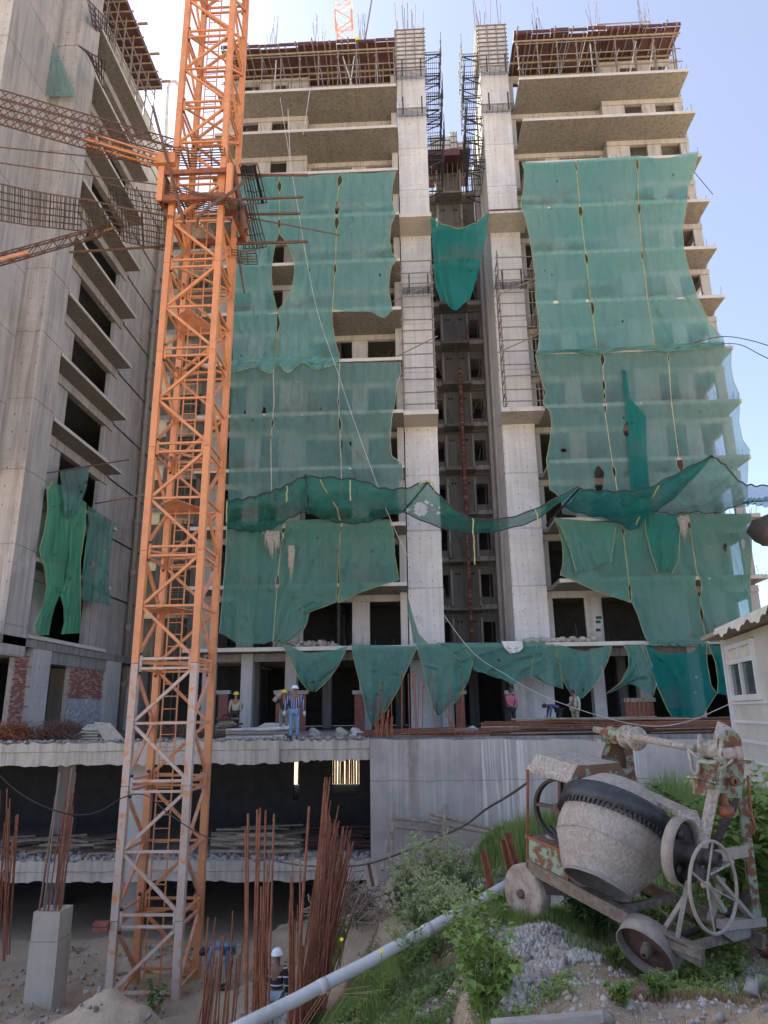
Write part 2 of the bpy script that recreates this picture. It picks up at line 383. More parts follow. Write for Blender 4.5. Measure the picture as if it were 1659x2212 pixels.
# ------------------------------------------------------------------ ground: one sheet from the pit to the horizon
CP = np.array([(-3.2,17,-6.6),(-2.9,18.5,-6.5),(-3,15.3,-6.5),(-4.5,17,-6.7),(0.6,3,-1.7),(3,3,-1.7),(-1,3,-3),(-3,3,-6),(.6,5,-1.83),(2,5,-1.8),(4,5,-1.78),(7,5,-1.7),(.2,5,-2.2),(-.5,5,-3.3),(-1.5,5,-4.7),(-3,5,-6.4),
 (.45,7,-2.1),(1.5,7,-2.3),(2.1,7.3,-2.42),(3,7,-2.35),(5,7,-2.0),(1.5,6,-2.08),(3,6,-2.05),(-.1,7,-2.7),(-.8,7,-3.5),(-1.6,7,-4.6),(-3,7,-6.5),(1,9,-2.27),(2.5,9,-2.35),(5,9,-2.0),(8,9,-1.7),(0,9,-2.7),(-.8,9,-3.5),(-2,9,-5),(-3.2,9,-6.4),
 (.9,12,-2.55),(3,12,-2.4),(6,12,-1.95),(-.3,12,-3.0),(-1.5,12,-4.3),(-3,12,-6.2),(.3,16,-3.3),(3,16,-2.7),(6,16,-2.0),(-1,16,-4),(-2.4,16,-5.6),(-4,16,-6.6),
 (-.3,20,-4),(2.5,20,-3.1),(6,20,-2.4),(-2,20,-5),(-4,20,-6.6),(-1.4,24,-4.9),(.8,24,-4),(3.5,24,-3.1),(7,24,-2.4),(12,24,-1.6),(-3,24,-6),(14,12,-1.3),(14,5,-1.4),
 (-6,8,-6.5),(-6,14,-6.5),(-8,20,-6.5),(-12,14,-6.6),(-12,22,-6.7),(-6,24,-6.7),(-6,3,-6.3),(-20,10,-6.5),(-5,-6,-5.5),(3,-4,-1.6),(-1,-2,-2.4),(10,-2,-1.6)], float)
WV = []
for i in range(16):
    l_ = rng.uniform(.22, 1.4); t_ = rng.uniform(0, 6.283); WV.append((6.283/l_*math.cos(t_), 6.283/l_*math.sin(t_), rng.uniform(0, 6.283), l_*.011))
def ground_z(x, y):
    x = np.asarray(x, float); y = np.asarray(y, float); n = np.zeros_like(x); d = np.zeros_like(x)
    for a, b, z in CP:
        w = 1/(((x-a)**2+(y-b)**2)**1.75+.02); n += w*z; d += w
    z = n/d
    # sand heap at the foot of the mast
    z += 1.15*np.exp(-(((x+6.1)/1.35)**2+((y-15.6)/1.2)**2))+.5*np.exp(-(((x+3.6)/1.2)**2+((y-18.5)/1.6)**2))
    z += .16*np.exp(-(((x-1.28)/.5)**2+((y-8.35)/.7)**2))+.12*np.exp(-(((x-1.05)/.5)**2+((y-6.8)/.4)**2))
    lump = np.sin(x*2.1+1.3*np.sin(y*1.7))*np.sin(y*2.3+x*.7)*.05+np.sin(x*5.3+y*3.1+2*np.sin(x*2.2))*.022+np.sin(y*6.1-x*4.7+np.sin(y*3))*.018+np.sin(x*13+y*9)*np.sin(y*14-x*5)*.012
    z = z+lump*np.clip((26-y)/4, 0, 1)
    fade = np.clip((26-y)/4, 0, 1)*np.clip(1.2-(np.hypot(x, y-12)-25)/20, 0, 1)
    for ax_, ay_, ph_, am_ in WV: z = z+fade*am_*np.sin(x*ax_+y*ay_+ph_+1.5*np.sin(x*ay_*.31-y*ax_*.27))
    # under the podium: flat basement floor; behind the tower the ground climbs again
    t = np.clip((y-23.6)/1.2, 0, 1); z = z*(1-t)+(-6.75)*t
    t = np.clip((y-50)/14, 0, 1); z = z*(1-t)+(-1.2)*t
    far = np.clip((np.hypot(x, y-15)-60)/60, 0, 1); z = z*(1-far)+(-1.2)*far
    return z
gx = np.concatenate([[-900, -400, -200, -100, -60, -40, -30, -24, -20], np.arange(-17, -9, .35), np.arange(-9, 7, .085), np.arange(7, 15, .3), [16, 20, 28, 40, 60, 100, 200, 400, 900]])
gy = np.concatenate([[-300, -60, -20, -8, -3, 0, 2], np.arange(3, 11, .07), np.arange(11, 25.4, .13), [26, 28, 32, 40, 50, 54, 58, 64, 75, 100, 200, 400, 1200]])
GX, GY = np.meshgrid(gx, gy); GZ = ground_z(GX, GY)
crag = np.clip(np.abs(np.gradient(GZ, gy, axis=0))+np.abs(np.gradient(GZ, gx, axis=1))-.5, 0, 1.2)
GZ = GZ+crag*(np.sin(GX*9+GZ*14)*.05+np.sin(GY*11-GZ*17+GX*4)*.045)
nx_, ny_ = len(gx), len(gy)
idx = np.arange(nx_*ny_).reshape(ny_, nx_)
Fq = np.stack([idx[:-1, :-1], idx[:-1, 1:], idx[1:, 1:], idx[1:, :-1]], -1).reshape(-1, 4)
g_ = np_mesh('ground', np.stack([GX, GY, GZ], -1).reshape(-1, 3), Fq, M['soil'], smooth=True); tag(g_, kind='structure')
def gz(x, y): return float(ground_z(np.array([x]), np.array([y]))[0])

ZK = [3.03+3*k for k in range(12)]
def wall(name, mat, par, a0, a1, c0, c1, z0, z1, ops, axis='x', jit=0):
    """wall along an axis with full-height or silled openings ops=(start,end,bottom,top) measured from z0"""
    m = MB()
    def bx(s0, s1, b, t):
        if s1-s0 < .01 or t-b < .01: return
        if axis == 'x': m.box(s0, c0, b, s1, c1, t)
        else: m.box(c0, s0, b, c1, s1, t)
    cur = a0
    for s0, s1, b, t in sorted(ops):
        bx(cur, s0, z0, z1); bx(s0, s1, z0+t, z1)
        if b > 0: bx(s0, s1, z0, z0+b)
        cur = s1
    bx(cur, a1, z0, z1)
    return m.build(name, mat, par)

# ------------------------------------------------------------------ main tower
T = empty('apartment_tower', (0, 40, -.82), 'unfinished grey concrete apartment tower with twin tall piers, wide balcony slabs and green netting', 'building')
def ragged_slab(x0, x1, y0, y1, z, th, seed):
    """slab whose front edge is slightly broken"""
    r = random.Random(seed); n = max(4, int((x1-x0)/.35)); top = []; bot = []
    m = MB(); xs = [x0+(x1-x0)*i/n for i in range(n+1)]
    fr = [(x, y0+r.uniform(-.012, .02), z+r.uniform(-.015, .012)) for x in xs]
    fb = [(x, y0+r.uniform(-.006, .012), z-th+r.uniform(-.008, .02)) for x in xs]
    bt = [(x, y1, z) for x in xs]; bb = [(x, y1, z-th) for x in xs]
    m.grid([bt, fr, fb, bb])
    b = len(m.V); m.V += [bt[0], fr[0], fb[0], bb[0], bt[-1], fr[-1], fb[-1], bb[-1]]
    m.F += [(b, b+1, b+2, b+3), (b+7, b+6, b+5, b+4)]
    return m
TH = .2
for k, z in enumerate(ZK):
    if k == 0:
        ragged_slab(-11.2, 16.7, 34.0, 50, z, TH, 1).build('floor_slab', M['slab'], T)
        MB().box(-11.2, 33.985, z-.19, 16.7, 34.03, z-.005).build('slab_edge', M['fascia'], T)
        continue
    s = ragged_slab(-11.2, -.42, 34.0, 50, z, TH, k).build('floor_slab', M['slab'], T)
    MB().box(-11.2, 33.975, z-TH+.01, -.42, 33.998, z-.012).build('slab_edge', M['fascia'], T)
    m = ragged_slab(6.85, 16.7, 34.0, 36.1, z, TH, k+40)
    m.V = [(x+(.0 if x > 7 or y > 35 else 0), y, q) for x, y, q in m.V]
    m.build('floor_slab', M['slab'], T)
    MB().box(6.85, 33.975, z-TH+.01, 16.7, 33.998, z-.012).build('slab_edge', M['fascia'], T)
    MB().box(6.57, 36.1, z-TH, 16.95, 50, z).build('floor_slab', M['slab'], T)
    if k in (4, 8):   # broad ledges in front of the two piers
        MB().box(-.415, 34.15, z-.24, 1.39, 36.0, z).build('pier_ledge', M['fascia'], T)
        MB().box(4.62, 34.15, z-.24, 6.845, 36.0, z).build('pier_ledge', M['wall'], T)
        if k == 8: MB().box(4.62, 34.12, z-.1, 6.845, 34.147, z-.003).build('edge_board', M['ply'], T)
# facade walls, one storey built, the others share its mesh
FH = 3-TH-.004
def storey(z, top=False):
    L = []
    L.append(wall('bay_wall', M['wall'], T, -11.0, -6.0, 35.9, 36.08, z+.002, z+FH, [(-10.1, -9.1, 0, 2.5), (-8.25, -7.25, 0, 2.5)]))
    L.append(wall('return_wall', M['wall'], T, 36.082, 36.6, -6.18, -6.0, z+.002, z+FH, [], 'y'))
    L.append(wall('facade_wall', M['wall'], T, -6.18, -.44, 36.6, 36.78, z+.002, z+FH, [(-5.85, -3.3, 0, 2.45), (-2.4, -.8, 0, 2.45)]))
    L.append(wall('bay_wall', M['wall'], T, 12.1, 16.95, 35.9, 36.08, z+.002, z+FH, [(13.45, 14.5, 0, 2.5), (15.3, 16.45, 0, 2.5)]))
    L.append(wall('return_wall', M['wall'], T, 36.082, 36.6, 12.1, 12.28, z+.002, z+FH, [], 'y'))
    L.append(wall('facade_wall', M['wall'], T, 6.6, 12.28, 36.6, 36.78, z+.002, z+FH, [(6.95, 8.55, 0, 2.45), (9.4, 11.85, 0, 2.45)]))
    L.append(wall('end_wall', M['wall'], T, 36.082, 50, 16.77, 16.95, z+.002, z+FH, [(36.5, 38.3, 0, 2.3)], 'y'))
    L.append(wall('end_wall', M['wall'], T, 36.082, 50, -11.0, -10.82, z+.002, z+FH, [], 'y'))
    L.append(wall('partition_wall', M['dark'], T, -10.8, -.4, 40.6, 40.75, z+.002, z+FH, []))  # dark partitions added to block light and blacken the openings
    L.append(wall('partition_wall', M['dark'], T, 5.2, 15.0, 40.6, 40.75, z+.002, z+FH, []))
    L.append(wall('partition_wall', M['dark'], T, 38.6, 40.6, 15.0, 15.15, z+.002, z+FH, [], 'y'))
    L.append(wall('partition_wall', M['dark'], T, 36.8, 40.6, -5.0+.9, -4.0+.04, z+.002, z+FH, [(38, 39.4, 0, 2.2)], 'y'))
    L.append(MB().box(-11.0, 35.82, z+FH-.32, -6.0, 35.897, z+FH-.003).box(-6.0, 36.52, z+FH-.32, -.44, 36.597, z+FH-.003).build('edge_beam', M['wall'], T))
    L.append(MB().box(12.1, 35.82, z+FH-.32, 16.95, 35.897, z+FH-.003).box(6.6, 36.52, z+FH-.32, 12.09, 36.597, z+FH-.003).build('edge_beam', M['wall'], T))
    L.append(MB().box(-.8, 35.95, z-TH, -.44, 36.59, z+3-TH-.004).build('side_column', M['wall'], T))
    return L
base = storey(ZK[0])
for k in range(1, 12):
    for o in base: dup(o, (0, 0, 3*k), T)
# starter bars along the slab edges
for k, z in enumerate(ZK):
    m = MB(); r = random.Random(k)
    for x0, x1 in ((-9.8, -.5), (7, 16.6)):
        for i in range(int((x1-x0)/.28)):
            if r.random() < .35: continue
            x = x0+i*.28+r.uniform(-.05, .05); h = r.uniform(.12, .5 if r.random() > .2 else .9)
            m.tube([(x, 34.1, z), (x+r.uniform(-.12, .12), 34.1+r.uniform(-.1, .1), z+h)], .012, 3)
    for i in range(9): m.tube([(16.6, 34.2+i*.5, z), (16.6+r.uniform(0, .15), 34.2+i*.5, z+r.uniform(.2, .7))], .012, 3)
    tag(m.build('starter_bars', M['rust2'], T), kind='stuff')
# twin piers: one lift per storey, a recessed joint between lifts
for x0, x1, nm in ((-.38, 1.37, 'L'), (4.85, 6.56, 'R')):
    for k in range(-1, 12):
        z = ZK[0]+3*k; dz = random.uniform(-.012, .012)
        z0 = z if k >= 0 else -.82
        m = MB(); y0 = 35.9+dz
        zt = z+2.985
        m.box(x0, y0, z0+.035, x1, 38.4, zt-.005)
        m.box(x0+.03, y0+.03, z0, x1-.03, 38.37, z0+.035)
        m.box(x0-.01, y0-.018, zt-.5, x1+.012, y0+.001, zt-.03)   # rough collar under each joint
        m.build('pier_lift', M['pier'], T)
    m = MB(); m.box(x0-.05, 35.85, 39.05, x1+.05, 38.45, 42.3)
    core = m.build('formwork_core', M['alu'], T)
    m = MB()
    for i in range(10):
        zz = 39.15+i*.34
        m.box(x0-.11, 35.78, zz, x1+.11, 35.849, zz+.05); m.box(x0-.12, 35.85, zz, x0-.051, 38.4, zz+.05)
    for i in range(4):
        xx = x0+i*(x1-x0)/3; m.box(xx-.03, 35.76, 39.05, xx+.03, 35.779, 42.3)
    m.build('formwork_rib', M['tube'], T)
    for i in range(14):
        x = random.uniform(x0, x1); h = random.uniform(.8, 3.6)
        rod('rebar', (x, 36+random.random()*2, 42.2), (x+random.uniform(-.2, .2), 36.6, 42.3+h), .018, M['rust2'], T, 5)
# recess between the piers
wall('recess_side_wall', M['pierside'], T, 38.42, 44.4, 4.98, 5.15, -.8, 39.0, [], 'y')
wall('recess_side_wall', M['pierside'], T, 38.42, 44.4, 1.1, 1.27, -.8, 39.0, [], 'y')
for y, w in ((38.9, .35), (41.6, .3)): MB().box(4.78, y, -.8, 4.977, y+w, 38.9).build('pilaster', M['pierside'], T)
MB().box(4.93, 35.93, -.8, 4.975, 36.3, 38.9)
def recess(z):
    L = []
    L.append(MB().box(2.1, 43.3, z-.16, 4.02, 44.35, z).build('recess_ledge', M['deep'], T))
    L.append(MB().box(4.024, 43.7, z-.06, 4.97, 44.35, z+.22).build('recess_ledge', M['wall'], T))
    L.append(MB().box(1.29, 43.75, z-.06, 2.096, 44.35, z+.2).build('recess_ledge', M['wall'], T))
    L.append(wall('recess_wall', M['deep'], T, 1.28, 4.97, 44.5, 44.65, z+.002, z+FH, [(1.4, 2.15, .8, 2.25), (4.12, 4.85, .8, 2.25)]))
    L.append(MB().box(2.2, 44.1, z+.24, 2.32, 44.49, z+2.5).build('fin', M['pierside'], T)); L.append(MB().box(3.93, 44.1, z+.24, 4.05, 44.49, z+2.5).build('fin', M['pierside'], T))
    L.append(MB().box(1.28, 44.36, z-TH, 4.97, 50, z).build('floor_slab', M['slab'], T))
    L.append(MB().box(2.5, 44.46, z+2.22, 2.62, 44.499, z+2.34).box(2.7, 44.46, z+2.22, 2.82, 44.499, z+2.34).box(3.4, 44.46, z+2.22, 3.52, 44.499, z+2.34).box(3.58, 44.46, z+2.22, 3.7, 44.499, z+2.34).build('pipe_sleeve', M['dark'], T))
    L.append(wall('partition_wall', M['dark'], T, .5, 6.4, 47.5, 47.6, z+.002, z+FH, []))
    return L
rb = recess(ZK[0])
for k in range(1, 12):
    for o in rb:
        if k < 11 or not o.name.startswith('partition'): dup(o, (0, 0, 3*k), T)
CL = empty('loose_props', (3, 43, 3), 'loose poles and ropes cluttering the ledges of the dark recess', 'props')
for k in range(11):
    z = ZK[k]
    for i in range(3):
        x = random.uniform(1.6, 4.7); rod('pole', (x, 43.35, z+.02), (x+random.uniform(-.7, .7), 44.2, z+random.uniform(1.2, 2.6)), .03, M['tube'], CL)
for x in (2.0, 3.0, 4.5): rod('hanging_rope', (x, 43.1, 4), (x+.1, 43.1, 26), .02, M['tube'], CL)
for i in range(210):   # red brick riser standing in the recess
    brk('brick', (3.28+random.uniform(-.012, .012), 43.2, 2.95+.0905*i), (.2, .22, .078), M['brickpale'] if random.random() < .25 else M['brick'], T, (0, 0, random.uniform(-.05, .05)))
# back part with its own roof formwork
MB().box(1.6, 42.3, 38.6, 4.7, 46, 38.75).build('soffit_sheet', M['ply'], T)
MB().box(1.6, 42.28, 38.2, 3.9, 42.31, 38.6).build('soffit_sheet', M['ply'], T)
for x0, x1, h in ((1.9, 3.3, 1.7), (3.35, 3.8, 2.1), (3.85, 4.6, 1.2)):
    MB().box(x0, 43, 38.8, x1, 43.3, 38.8+h).build('formwork_box', M['alu'], T)
    m = MB()
    for i in range(4): m.box(x0-.03, 42.95, 38.85+i*h/4, x1+.03, 42.998, 38.9+i*h/4)
    for i in range(3): m.box(x0+(x1-x0)*i/2-.02, 42.92, 38.8, x0+(x1-x0)*i/2+.02, 42.949, 38.8+h)
    m.build('formwork_rib', M['tube'], T)
for i in range(8): rod('prop', (1.8+i*.4+random.uniform(-.2, .2), 43.5, 36.03), (1.9+i*.38, 43.4, 38.5), .035, M['tube'], T)
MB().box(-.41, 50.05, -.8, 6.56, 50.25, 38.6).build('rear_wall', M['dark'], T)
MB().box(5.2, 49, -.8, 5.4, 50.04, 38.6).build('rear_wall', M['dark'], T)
# ground floor: columns, brick pillars beside them, dark rear walls
for px in (452, 535, 630, 790, 966, 1121, 1291, 1390, 1500):
    x = at(px, 1480, 35.5).x; MB().box(x-.28, 35.2, -.8, x+.28, 35.8, 2.83).build('column', M['wall'], T)
for x in (-9, -5, -1, 3, 7, 11, 15):
    MB().box(x-.25, 40, -.8, x+.25, 40.5, 2.83).build('column', M['slab'], T)
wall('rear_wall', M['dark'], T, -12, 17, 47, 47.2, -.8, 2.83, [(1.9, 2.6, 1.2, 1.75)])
wall('rear_wall', M['dark'], T, 35, 47, 16.6, 16.8, -.8, 2.83, [], 'y')
MB().box(-11, 35.3, 2.45, 16.6, 35.75, 2.828).build('ground_beam', M['slab'], T)
bp = 0
for px0, px1 in ((473, 493), (597, 618), (641, 661), (766, 787), (983, 1003), (1094, 1108), (1350, 1408)):
    x0 = at(px0, 1500, 34.9).x; x1 = at(px1, 1500, 34.9).x; ztop = at(px0, 1500, 34.9).z-(.35 if px0 > 1200 else 0)
    P = empty('brick_pillar', ((x0+x1)/2, 34.9, -.82), group='brick pillars on the ground floor', cat='brick pillar',
        label=['red brick pillar behind the wood heap at the left', 'red brick pillar directly behind the carrying worker, left of the grey column', 'red brick pillar just right of the grey column behind the striped shirt man', 'red brick pillar half covered by the long pointed green net', 'red brick pillar right of the second pointed net', 'narrow red brick pillar behind the man in the pink shirt', 'wide red brick block with rusty rods in front of it'][bp]); bp += 1
    n = max(2, round((x1-x0)/.24)); w = (x1-x0)/n; z = -.8; j = 0
    while z < ztop:
        off = 0 if j % 2 else w/2
        for i in range(n+(0 if j % 2 else 1)):
            a = max(x0, x0+i*w-off); b = min(x1, x0+(i+1)*w-off)
            if b-a > .03: brk('brick', ((a+b)/2, 34.9+random.uniform(-.008, .008), z+.035), (b-a-.012, .22, .066), M['brick'], P)
        z += .078; j += 1
    MB().box(x0+.01, 34.83, -.8, x1-.01, 34.97, ztop).build('mortar_core', M['mortar'], P)
    MB().box(x0-.1, 34.75, ztop+.004, x1+.1, 35.05, ztop+.18).build('cap', M['mortar'], P)

# ------------------------------------------------------------------ link block behind the mast
LB = empty('link_block', (-13.5, 42, -.82), 'set-back open storeys of the linking block in shadow behind the crane mast', 'building')
for k in range(0, 11):
    z = 3.03+3*k
    MB().box(-18, 40.6, z-.3, -9.5, 49, z).build('floor_slab', M['wall'], LB)
    if k:
        MB().box(-18, 43.4, z-3, -9.5, 43.6, z-.304).build('rear_wall', M['dark'], LB)
        for x in (-15.2, -13.1, -11.4): MB().box(x-.2, 41, z-3+.002, x+.2, 41.6, z-.304).build('column', M['slab'], LB)
MB().box(-18, 46, -.8, -9.5, 46.2, 2.7).build('rear_wall', M['dark'], LB)
SC = empty('tube_scaffold', (-12.5, 40.2, -.82), 'thin tube scaffold standing in front of the link block behind the crane mast', 'scaffold')
for i, x in enumerate((-14.6, -13.4, -12.3, -11.2)):
    rod('standard', (x, 40.2, -.8), (x, 40.2, 31), .03, M['tube'], SC); rod('standard', (x, 39.4, -.8), (x, 39.4, 31), .03, M['tube'], SC)
for j in range(16):
    z = 1+j*1.9
    for y in (40.2, 39.4): rod('ledger', (-14.8, y, z), (-11, y, z), .026, M['tube'], SC)
    rod('brace', (-14.6+(j % 3)*1.1, 39.4, z), (-13.4+(j % 3)*1.1, 39.4, z+1.9), .024, M['tube'], SC)

# ------------------------------------------------------------------ podium deck, basement and retaining wall
D = empty('podium_deck', (-5, 24.6, -7), 'concrete podium deck of two levels with a rough front beam, dark basement below', 'deck')
def rough_beam(x0, x1, y0, y1, z0, z1, seed, n=60):
    r = random.Random(seed); m = MB(); xs = [x0+(x1-x0)*i/n for i in range(n+1)]
    a = [(x, y1, z1) for x in xs]; b = [(x, y0+.03*math.sin(x*1.3)+r.uniform(-.015, .03), z1+r.uniform(-.09, .03)) for x in xs]
    c = [(x, y0+.015*math.sin(x*1.9)+r.uniform(-.004, .004), z1-.3+r.uniform(-.02, .02)) for x in xs]; c2 = [(x, y0+.04+.01*math.sin(x*2.3), z1-.33) for x in xs]
    e = [(x, y0+.03+.012*math.sin(x*1.7+1), z0+r.uniform(-.06, .03)) for x in xs]; f = [(x, y1, z0) for x in xs]
    return m.grid([a, b, c, c2, e, f])
MB().box(-24, 24.9, -1.02, 17, 50, -.82).build('deck_slab', M['slab'], D)
rough_beam(-24, -4.9, 24.35, 24.9, -1.56, -.83, 3, 110).build('front_beam', M['deck'], D)
rough_beam(-4.85, -1.64, 24.45, 24.9, -1.5, -.84, 4, 30).build('front_beam', M['deck'], D)
MB().box(-4.95, 24.3, -1.58, -4.6, 24.6, -.86).build('beam_joint', M['deck'], D)
MB().box(-24, 24.6, -4.65, -1.64, 48, -4.42).build('basement_slab', M['slab'], D)
rough_beam(-24, -1.64, 24.2, 24.6, -5.0, -4.42, 5, 120).build('slab_beam', M['deck'], D)
for x in (-18, -13.6, -7.2, -3.2, 2, 6):
    for y in ((28.5,) if x < -10 else ()): MB().box(x-.35, y, -6.8, x+.35, y+.5, -4.66).build('column', M['slab'], D); MB().box(x-.35, y, -4.41, x+.35, y+.5, -1.03).build('column', M['slab'], D)
MB().box(-42, 40.42, -6.8, -24, 40.6, 36).build('rear_wall', M['dark'], TL) if False else None
x = at(295, 1780, 26).x; MB().box(x-.4, 25.6, -6.8, x+.35, 26.2, -1.03).build('column', M['wall'], D)
wall('basement_rear_wall', M['dark'], D, -30, 17, 48.2, 48.4, -6.8, -1.03, [(-5.9, -3.4, 2.4, 5.3), (-8.6, -7.4, 2.4, 5.3)])
wall('basement_side_wall', M['dark'], D, 25, 48, -1.5, -1.35, -6.8, -1.03, [], 'y')
wall('basement_side_wall', M['dark'], D, 24.7, 48.2, -24.2, -24.0, -6.8, -1.03, [], 'y')  # side wall added to keep daylight out of the basement
wall('basement_shade_wall', M['dark'], D, -24, -1.5, 32, 32.2, -6.8, -1.03, [(-3.75, -2.6, 3.45, 5.6), (-5.4, -5.15, 3.3, 5.6)])  # dark wall added to keep the basement black, with gaps for bright glimpses
BT = empty('timber_shoring', (-5, 53, -4.6), 'sunlit vertical timber planks seen through the basement behind the tower', 'shoring')
for i in range(34):
    x = -8.2+i*.16; rod('plank', (x, 50.5+random.uniform(-.1, .1), -6.2), (x+random.uniform(-.05, .05), 50.7, -.4), .07, M['sunplank'], BT, 5)
RW = empty('retaining_wall', (6, 24.4, -6.8), 'long grey streaked concrete retaining wall below the podium deck', 'wall')
m = MB(); xs = [-1.62+.4*i for i in range(58)]
def top(x): return -.86-.012*(x+1.6)+.02*math.sin(x*3.1)+.012*math.sin(x*9)
m.grid([[(x, 24.9, top(x)) for x in xs], [(x, 24.22, top(x)) for x in xs], [(x, 24.22, -6.8) for x in xs]])
m.poly([(-1.62, 24.9, -6.8), (-1.62, 24.22, -6.8), (-1.62, 24.22, top(-1.6)), (-1.62, 24.9, top(-1.6))], (.01, 0, 0))
m.build('wall_face', M['retain2'], RW)
for x in (-.1, 1.9, 4.3, 6.6, 9): MB().box(x, 24.205, -6, x+.03, 24.218, -.95).build('joint_strip', M['retain2'], RW)

# ------------------------------------------------------------------ left tower
TL = empty('apartment_tower', (-17, 30, -.82), 'unfinished grey tower at the left with narrow balconies in steep perspective and a drain pipe', 'building')
for k in range(-1, 13):
    z0 = 3.0+3*k+.3 if k >= 0 else 2.6
    z1 = 3.0+3*(k+1)+.3
    if k < 0: z0, z1 = 2.2, 3.3
    MB().box(-38, 25.6, z0+.03, -15.1, 27.2, z1-.005).box(-21.4, 25.63, z0-.01, -15.13, 27.17, z0+.03).build('pier_lift', M['lpier'], TL)  # extended far left, unseen, so the tower shades the foreground
xn = at(72, 0, 23.4).x
for k in range(0, 12): MB().box(-42, 22.2, 9+3*k+.03, xn, 25.58, 12+3*k).box(-42, 22.23, 9+3*k, xn-.03, 25.57, 9+3*k+.03).build('pier_lift', M['lpier'], TL)  # unseen left bulk added to throw shade on the foreground
for k in range(0, 11):
    z = 3.1+3.02*k
    m = ragged_slab(-27.2 if False else 27.2, 34.3, 0, 1.2, z, .17, 80+k); m.V = [(-15.05-y, x, q) for x, y, q in m.V]; m.build('balcony_slab', M['slab'], TL)
    MB().box(-15.052, 27.2, z-.16, -15.03, 34.3, z-.012).build('slab_edge', M['fascia'], TL)
    MB().box(-38, 27.2, z-.17, -16.25, 40.4, z).build('floor_slab', M['slab'], TL)
    wall('side_wall', M['lwall'], TL, 27.22, 40.4, -16.22, -16.0, z+.002, z+2.84, [(27.35, 28.5, 0, 2.4), (29.8, 33.9, 0, 2.4)], 'y')
    MB().box(-15.998, 27.22, z+2.4, -15.9, 34.6, z+2.84).box(-15.998, 34.9, z-.1, -15.96, 40.3, z+.05).build('edge_beam', M['lwall'], TL)
    MB().box(-16.9, 28.55, z+.003, -16.24, 29.75, z+2.84).build('column', M['lwall'], TL); MB().box(-18.4, 31.9, z+.003, -17.9, 32.5, z+2.84).build('column', M['slab'], TL)
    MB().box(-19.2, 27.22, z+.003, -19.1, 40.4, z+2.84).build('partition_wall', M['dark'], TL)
MB().box(-24, 40.42, -.8, -15.98, 40.6, 37).build('end_wall', M['wall'], TL)
FL = empty('roof_formwork', (-15.6, 31, 36), 'dark red plywood formwork and props along the top edge of the left tower', 'formwork')
for i in range(9):
    y = 24.8+i*1.08; MB().box(-17.2, y, 37.0+random.uniform(-.03, .03), -14.85+random.uniform(-.08, .08), y+1.06, 37.12).build('soffit_sheet', M['ply'], FL); MB().box(-14.86, y, 36.95, -14.8, y+1.04, 37.3).build('edge_board', M['ply'], FL)
for i in range(18):
    y = 25+i*.54; rod('joist', (-17, y, 36.92), (-14.5-random.random()*.3, y+random.uniform(-.1, .1), 36.94), .05, M['bamboo'], FL)
    if i % 2: rod('prop', (-15.2, y, 33.4), (-15.1, y+random.uniform(-.2, .2), 36.9), .04, M['tube'], FL); rod('prop', (-15.7, y, 33.4), (-15.7, y+random.uniform(-.2, .2), 36.9), .04, M['tube'], FL)
for z in (34.2, 35.2, 36.2): rod('rail', (-15.15, 25, z), (-15.15, 34.4, z+.05), .035, M['tube'], FL)
for i in range(12): rod('rebar', (-15.4, 27+i*.62, 37.1), (-15.4+random.uniform(-.2, .2), 27+i*.62, 37.3+random.uniform(.3, 2.2)), .014, M['rust2'], FL, 5)
for i in range(5): MB().box(-14.75, 26.5+i*1.9, 37.2, -14.2, 26.62+i*1.9, 37.3).build('outrigger_board', M['bamboo'], FL)
# ground floor of the left tower
for y0, y1 in ((27.9, 29.3), (34.9, 36.5), (39.2, 40.3)): MB().box(-15.9, y0, -.8, -15.12, y1, 2.6).build('column', M['pierside'], TL)
MB().box(-16.6, 24.3, -.8, -16.0, 25.3, 3.4).build('column', M['pierside'], TL)
MB().box(-22, 24.3, 2.604, -15.1, 40.4, 2.92).build('transfer_slab', M['slab'], TL)
MB().box(-15.8, 29.302, 2.1, -15.2, 34.898, 2.602).build('edge_beam', M['slab'], TL)
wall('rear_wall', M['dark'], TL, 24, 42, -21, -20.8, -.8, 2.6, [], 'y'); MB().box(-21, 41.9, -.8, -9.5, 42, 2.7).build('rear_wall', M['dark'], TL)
DP = empty('drain_pipe', (-15.75, 38.2, -.8), 'tall grey drain pipe with joint collars clamped to the left tower wall', 'pipe')
MB().tube([(-15.7, 38.4, -.8), (-15.7, 38.4, 30.5)], .13, 12).build('pipe_run', M['greysteel'], DP, smooth=True)
for k in range(11): MB().tube([(-15.7, 38.4, 1.4+3*k), (-15.7, 38.4, 1.75+3*k)], .18, 12).build('collar', M['greysteel'], DP, smooth=True)
g = empty('vent_pipe', (-11.7, 42, 33), 'pale hooked pipe rising above the far roof left of the mast', 'pipe')
p0 = at(358, 330, 40); p1 = at(362, 190, 40); p2 = at(368, 177, 40); p3 = at(378, 176, 40); p4 = at(386, 184, 40)
MB().tube([p0, p1, p2, p3, p4], .12, 8).build('pipe_run', M['rope'], g, smooth=True)
